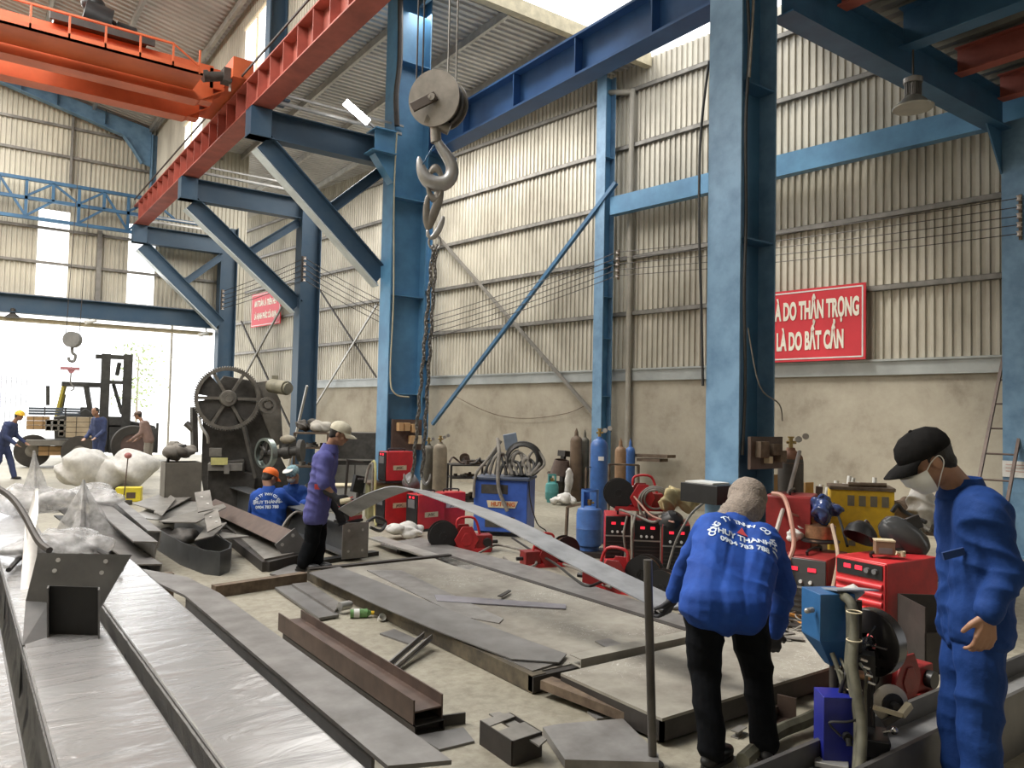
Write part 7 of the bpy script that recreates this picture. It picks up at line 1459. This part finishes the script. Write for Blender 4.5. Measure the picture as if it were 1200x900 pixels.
t = thing('signal_post', 'thin rod with a faded red ball on top beside the white big bag', 'post', base(149, 12.8)); a = base(149, 12.8); b = dep(150, 536, 12.8); MB().cyl(a, b, .010, n=8).build('rod', brown, t, world=True); MB().ell(b + Vector((0, 0, .03)), (.06, .06, .05)).build('ball', mat('faded_ball', (.38, .14, .13), .6), t, world=True)
scrap('dark machine part between yellow carton and grey bin', base(182, 12.5), 0, .55, .5, 0, 12, 55, [iron, galvd, rust], smin=.06, smax=.18, group='machine parts by the grey bin')
# forklift ----------------------------------------------------------------
D = 22.0; p = base(118, D); rz = facing(p, 0); t = thing('forklift', 'large dark forklift with tall mast standing in the bright gate', 'forklift', p, rz); R_ = Matrix.Translation(p) @ rotz(rz); Ri = R_.inverted()
hz = mat('forklift_dark', (.10, .10, .10), .6, .1, .2, 4); hy = mat('forklift_yellow', (.55, .45, .06), .5, 0, .1)
fy = -.3
for x0, x1, nm in ((119, 130, 'mast_rail'), (145, 156, 'mast_rail')): MB().box(L(x0, 420, D).x, L(x1, 420, D).x, fy - .1, fy + .1, .35, L(x0, 415, D).z).build(nm, hz, t)
for y0, y1 in ((416, 421), (446, 450), (488, 498), (500, 512)): MB().box(L(128, y0, D).x, L(148, y0, D).x, fy - .08, fy + .08, L(128, y1, D).z, L(128, y0, D).z).build('mast_crossbar', hz, t)
MB().bar(L(133, 450, D), L(143, 485, D), .08, .08).bar(L(140, 425, D), L(137, 440, D), .08, .08).build('hydraulic_line', hz, t)
MB().box(L(112, 420, D).x, L(121, 420, D).x, fy - .06, fy + .06, L(112, 421, D).z, L(112, 416, D).z).build('mast_bracket', hz, t)
gr = MB().box(L(73, 446, D).x, L(122, 446, D).x, .1, 1.5, L(100, 453, D).z, L(100, 448, D).z).build('overhead_guard', hz, t)
MB().bar(L(76, 450, D), L(66, 490, D), .09, .09).build('guard_post', hy, t); MB().bar(L(101, 452, D), L(107, 488, D), .12, .12).build('guard_post', hz, t); MB().bar(L(75, 462, D + 1), L(70, 490, D + 1), .08, .08).build('guard_post', hz, t)
MB().prism([(a, max(b, .3)) for a, b in pxz([(66, 530), (64, 488), (92, 484), (100, 478), (112, 485), (184, 500), (186, 530), (150, 535)], D)], 0, 1.6, XZ(-.1)).build('chassis', hz, t, bevel=.03)
MB().box(L(128, 500, D).x, L(186, 500, D).x, -.5, -.3, L(128, 530, D).z, L(128, 501, D).z).build('fork_carriage', hz, t); MB().box(L(184, 495, D).x, L(187, 495, D).x, -.5, -.35, .3, L(184, 496, D).z).build('fork', hz, t)
for x, r in ((95, .42), (155, .55)):
    c = L(x, 525, D - .5); c.z = r; Mw = T(*c) @ Matrix.Rotation(math.pi / 2, 4, 'X'); MB().lathe([(r * .55, -.15), (r * .95, -.15), (r, -.1), (r, .1), (r * .95, .15), (r * .55, .15)], 28, Mw, close=False).build('wheel', mat('dusty_tyre', (.06, .055, .05), .8), t); MB().lathe([(.05, .1), (r * .55, .1), (r * .55, -.1), (.05, -.1)], 24, Mw).build('wheel_rim', mat('rim_brown', (.14, .09, .08), .6), t)
MB().cyl(L(56, 475, D), L(56, 452, D), .05, n=10).build('exhaust', hz, t)
MB().box(L(94, 480, D).x, L(104, 480, D).x, .2, .6, L(94, 490, D).z, L(94, 477, D).z).build('seat', hz, t)
# trolley with tubes and planks
D = 20.3; p = base(72, D); rz = facing(p, 0); t = thing('flatbed_trolley', 'low flatbed trolley carrying timber and square tubes in front of the forklift', 'trolley', p, rz); R_ = Matrix.Translation(p) @ rotz(rz); Ri = R_.inverted()
zt_ = L(70, 515, D).z; MB().box(L(32, 515, D).x, L(112, 515, D).x, -.5, .6, zt_ - .14, zt_).build('deck', mat('dusty_grey', (.2, .19, .17), .7), t)
for x in (38, 93):
    c = L(x, 525, D - .3); c.z = .42; Mw = T(*c) @ Matrix.Rotation(math.pi / 2, 4, 'X'); MB().lathe([(.02, -.1), (.40, -.1), (.42, -.06), (.42, .06), (.40, .1), (.02, .1)], 28, Mw).build('wheel', MATS['dusty_tyre'], t); MB().lathe([(.05, .12), (.16, .12), (.16, .0)], 20, Mw).build('wheel_hub', galvd, t)
def stack(px0, px1, py0, py1, d, label, m, kind='timber', lines=3):
    a = dep(px0, py1, d); b = dep(px1, py0, d); t = thing(kind + '_bundle', label, kind, setz((a + b) / 2, a.z), facing(a)); w_ = abs((dep(px1, py1, d) - a).length); h_ = b.z - a.z
    mb = MB(); nx = 5; nz = lines
    for i in range(nz): mb.box(-w_ / 2, w_ / 2, -.25, .25, h_ * i / nz + .006, h_ * (i + 1) / nz - .006)
    mb.build('stack', m, t); MB().box(-w_ * .2, -w_ * .18, -.26, .26, -.01, h_ + .01).box(w_ * .2, w_ * .22, -.26, .26, -.01, h_ + .01).build('strap', dark, t); return t
stack(33, 56, 488, 503, D, 'orange-brown timber stack at the left end of the flatbed trolley', wood, 'timber', 3)
stack(80, 113, 489, 512, D - .1, 'pale strapped timber stack at the right end of the flatbed trolley', mat('pale_timber', (.45, .37, .26), .8, 0, .1, 5), 'timber', 4)
stack(48, 80, 523, 533, D - .1, 'orange timber slab hanging low between the trolley wheels', wood, 'timber', 2)
stack(38, 90, 478, 486, D + .2, 'dark blue-grey bundle of tubes lying on the forklift side of the trolley', mat('tube_blue', (.12, .15, .2), .6), 'tube', 3)
t = thing('square_tube_bundle', 'bundle of square steel tubes with open ends, middle of the flatbed trolley', 'tube', dep(68, 508, D - .2), facing(dep(68, 508, D - .2))); s_ = .145
for r in range(3):
    for c in range(4):
        if r == 0 and c < 2: continue
        x = (c - 1.5) * s_; z = r * s_; mb = MB(); w_ = s_ * .48; k = .02
        for (x0, x1, z0, z1) in ((-w_, w_, -w_, -w_ + k), (-w_, w_, w_ - k, w_), (-w_, -w_ + k, -w_, w_), (w_ - k, w_, -w_, w_)): mb.box(x + x0, x + x1, -.3, .5, z + z0, z + z1)
        mb.box(x - w_, x + w_, .3, .32, z - w_, z + w_); mb.build('square_tube', galvd, t)
# shelves behind the standing worker
p = base(366, 13.8); t = rack('work_table', 'high steel shelf with pale sacks on top behind the standing worker', p, facing(p, 0), .58, .5, .86 + .35, (.2, .62, .95), rust, 'rack')
rag('sack', 'pale grey sack lying on the high shelf behind the standing worker', 'sack', dep(373, 480, 13.8), (.50, .3, .22), mat('sack_pale', (.45, .42, .36), .85), 61, 1.22); rag('sack', 'dark folded sack at the left end of the high shelf', 'sack', dep(358, 480, 13.9), (.3, .3, .2), mat('sack_dark', (.10, .09, .08), .8), 62, 1.22)
for (z, n_, sd, gp) in ((.96, 5, 63, 'upper'), (.63, 5, 64, 'middle'), (.21, 5, 65, 'lower')): scrap('%s level of the high shelf behind the standing worker' % gp, p, facing(p), .22, .15, z, n_, sd, [iron, galvd, rust], smin=.05, smax=.12, group='parts on the %s level of the high shelf' % gp)
p = base(418, 14.5); t = thing('tool_cabinet', 'dark low cabinet standing against the wall left of the crane column', 'cabinet', p, facing(p)); MB().box(-.38, .38, -.2, .2, 0, 1.22).build('body', iron, t, bevel=.01); MB().box(-.36, -.01, -.215, -.2, .1, .62).build('door', mat('door_grey', (.22, .21, .19), .6), t); MB().box(.01, .36, -.215, -.2, .1, .62).build('door', MATS['door_grey'], t); MB().box(-.4, .4, -.25, .2, .7, .73).build('shelf', galvd, t)
scrap('tool on the ledge of the dark low cabinet', p, facing(p), .3, .02, .74, 4, 66, [iron, rust], smin=.05, smax=.1, group='tools on the dark cabinet')
p = base(398, 12.6); t = thing('sheet_box', 'white-topped low metal box on the floor right of the standing worker', 'box', p, facing(p)); MB().box(-.3, .3, -.2, .2, 0, .4).build('box', mat('box_grey', (.33, .32, .3), .6), t, bevel=.006); MB().box(-.32, .32, -.22, .22, .4, .42).build('lid', cream, t)
cable('cable', 'black cable bunch in front of the olive cabinet and small red inverter box', [dep(430, 612, 9.5), dep(440, 606, 9.6), dep(452, 612, 9.7), dep(446, 622, 9.6), dep(434, 618, 9.5)], .02, hosek)
cable('cable', 'grey cable arch rising between the squatting workers and the rust-brown section', [dep(322, 640, 8.8), dep(330, 620, 8.9), dep(338, 607, 9), dep(348, 600, 9.2), dep(358, 604, 9.3)], .014, hose)
# yard: fence, pole, trees
t = thing('yard_fence', 'faint metal fence far outside the gate at the left edge', 'fence', dep(10, 500, 45))
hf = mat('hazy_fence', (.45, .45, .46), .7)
for k in range(7): a = dep(-8 + k * 6, 520, 40 + k); MB().box(a.x - .04, a.x + .04, a.y - .04, a.y + .04, 0, 3.2).build('fence_post', hf, t, world=True)
for z in (.6, 1.8, 3.0): a = dep(-8, 500, 40); b = dep(28, 500, 46); a.z = b.z = z; MB().bar(a, b, .05, .05).build('fence_rail', hf, t, world=True)
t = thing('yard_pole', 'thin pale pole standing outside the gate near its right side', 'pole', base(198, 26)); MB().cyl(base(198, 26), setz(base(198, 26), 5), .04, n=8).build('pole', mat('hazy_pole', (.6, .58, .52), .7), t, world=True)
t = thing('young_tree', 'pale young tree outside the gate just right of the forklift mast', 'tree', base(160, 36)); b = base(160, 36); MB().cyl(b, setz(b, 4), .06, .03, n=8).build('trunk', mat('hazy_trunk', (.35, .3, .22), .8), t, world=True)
random.seed(70); lf = MB()
for i in range(240):
    c = b + Vector((random.gauss(0, .5), random.gauss(0, .5), random.uniform(1.6, 4.6))); s_ = .11; a1 = Vector((random.uniform(-1, 1), random.uniform(-1, 1), random.uniform(-1, 1))).normalized() * s_; a2 = a1.orthogonal().normalized() * s_ * .6; lf.add([c - a1, c + a2, c + a1, c - a2], [(0, 1, 2, 3)])
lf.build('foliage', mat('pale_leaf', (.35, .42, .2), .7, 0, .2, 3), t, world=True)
cable('cable', 'thin cable sagging across the rendered wall between the bracing rods', [wpx(531, 463, .06), wpx(560, 478, .05), wpx(590, 488, .05), wpx(625, 490, .05), wpx(665, 484, .05), wpx(688, 474, .06)], .008, rust)
for o in C.objects:
    if o.parent is None and o.get('label') and not 4 <= len(o['label'].split()) <= 16: print('LABEL', len(o['label'].split()), o.name, o['label'])
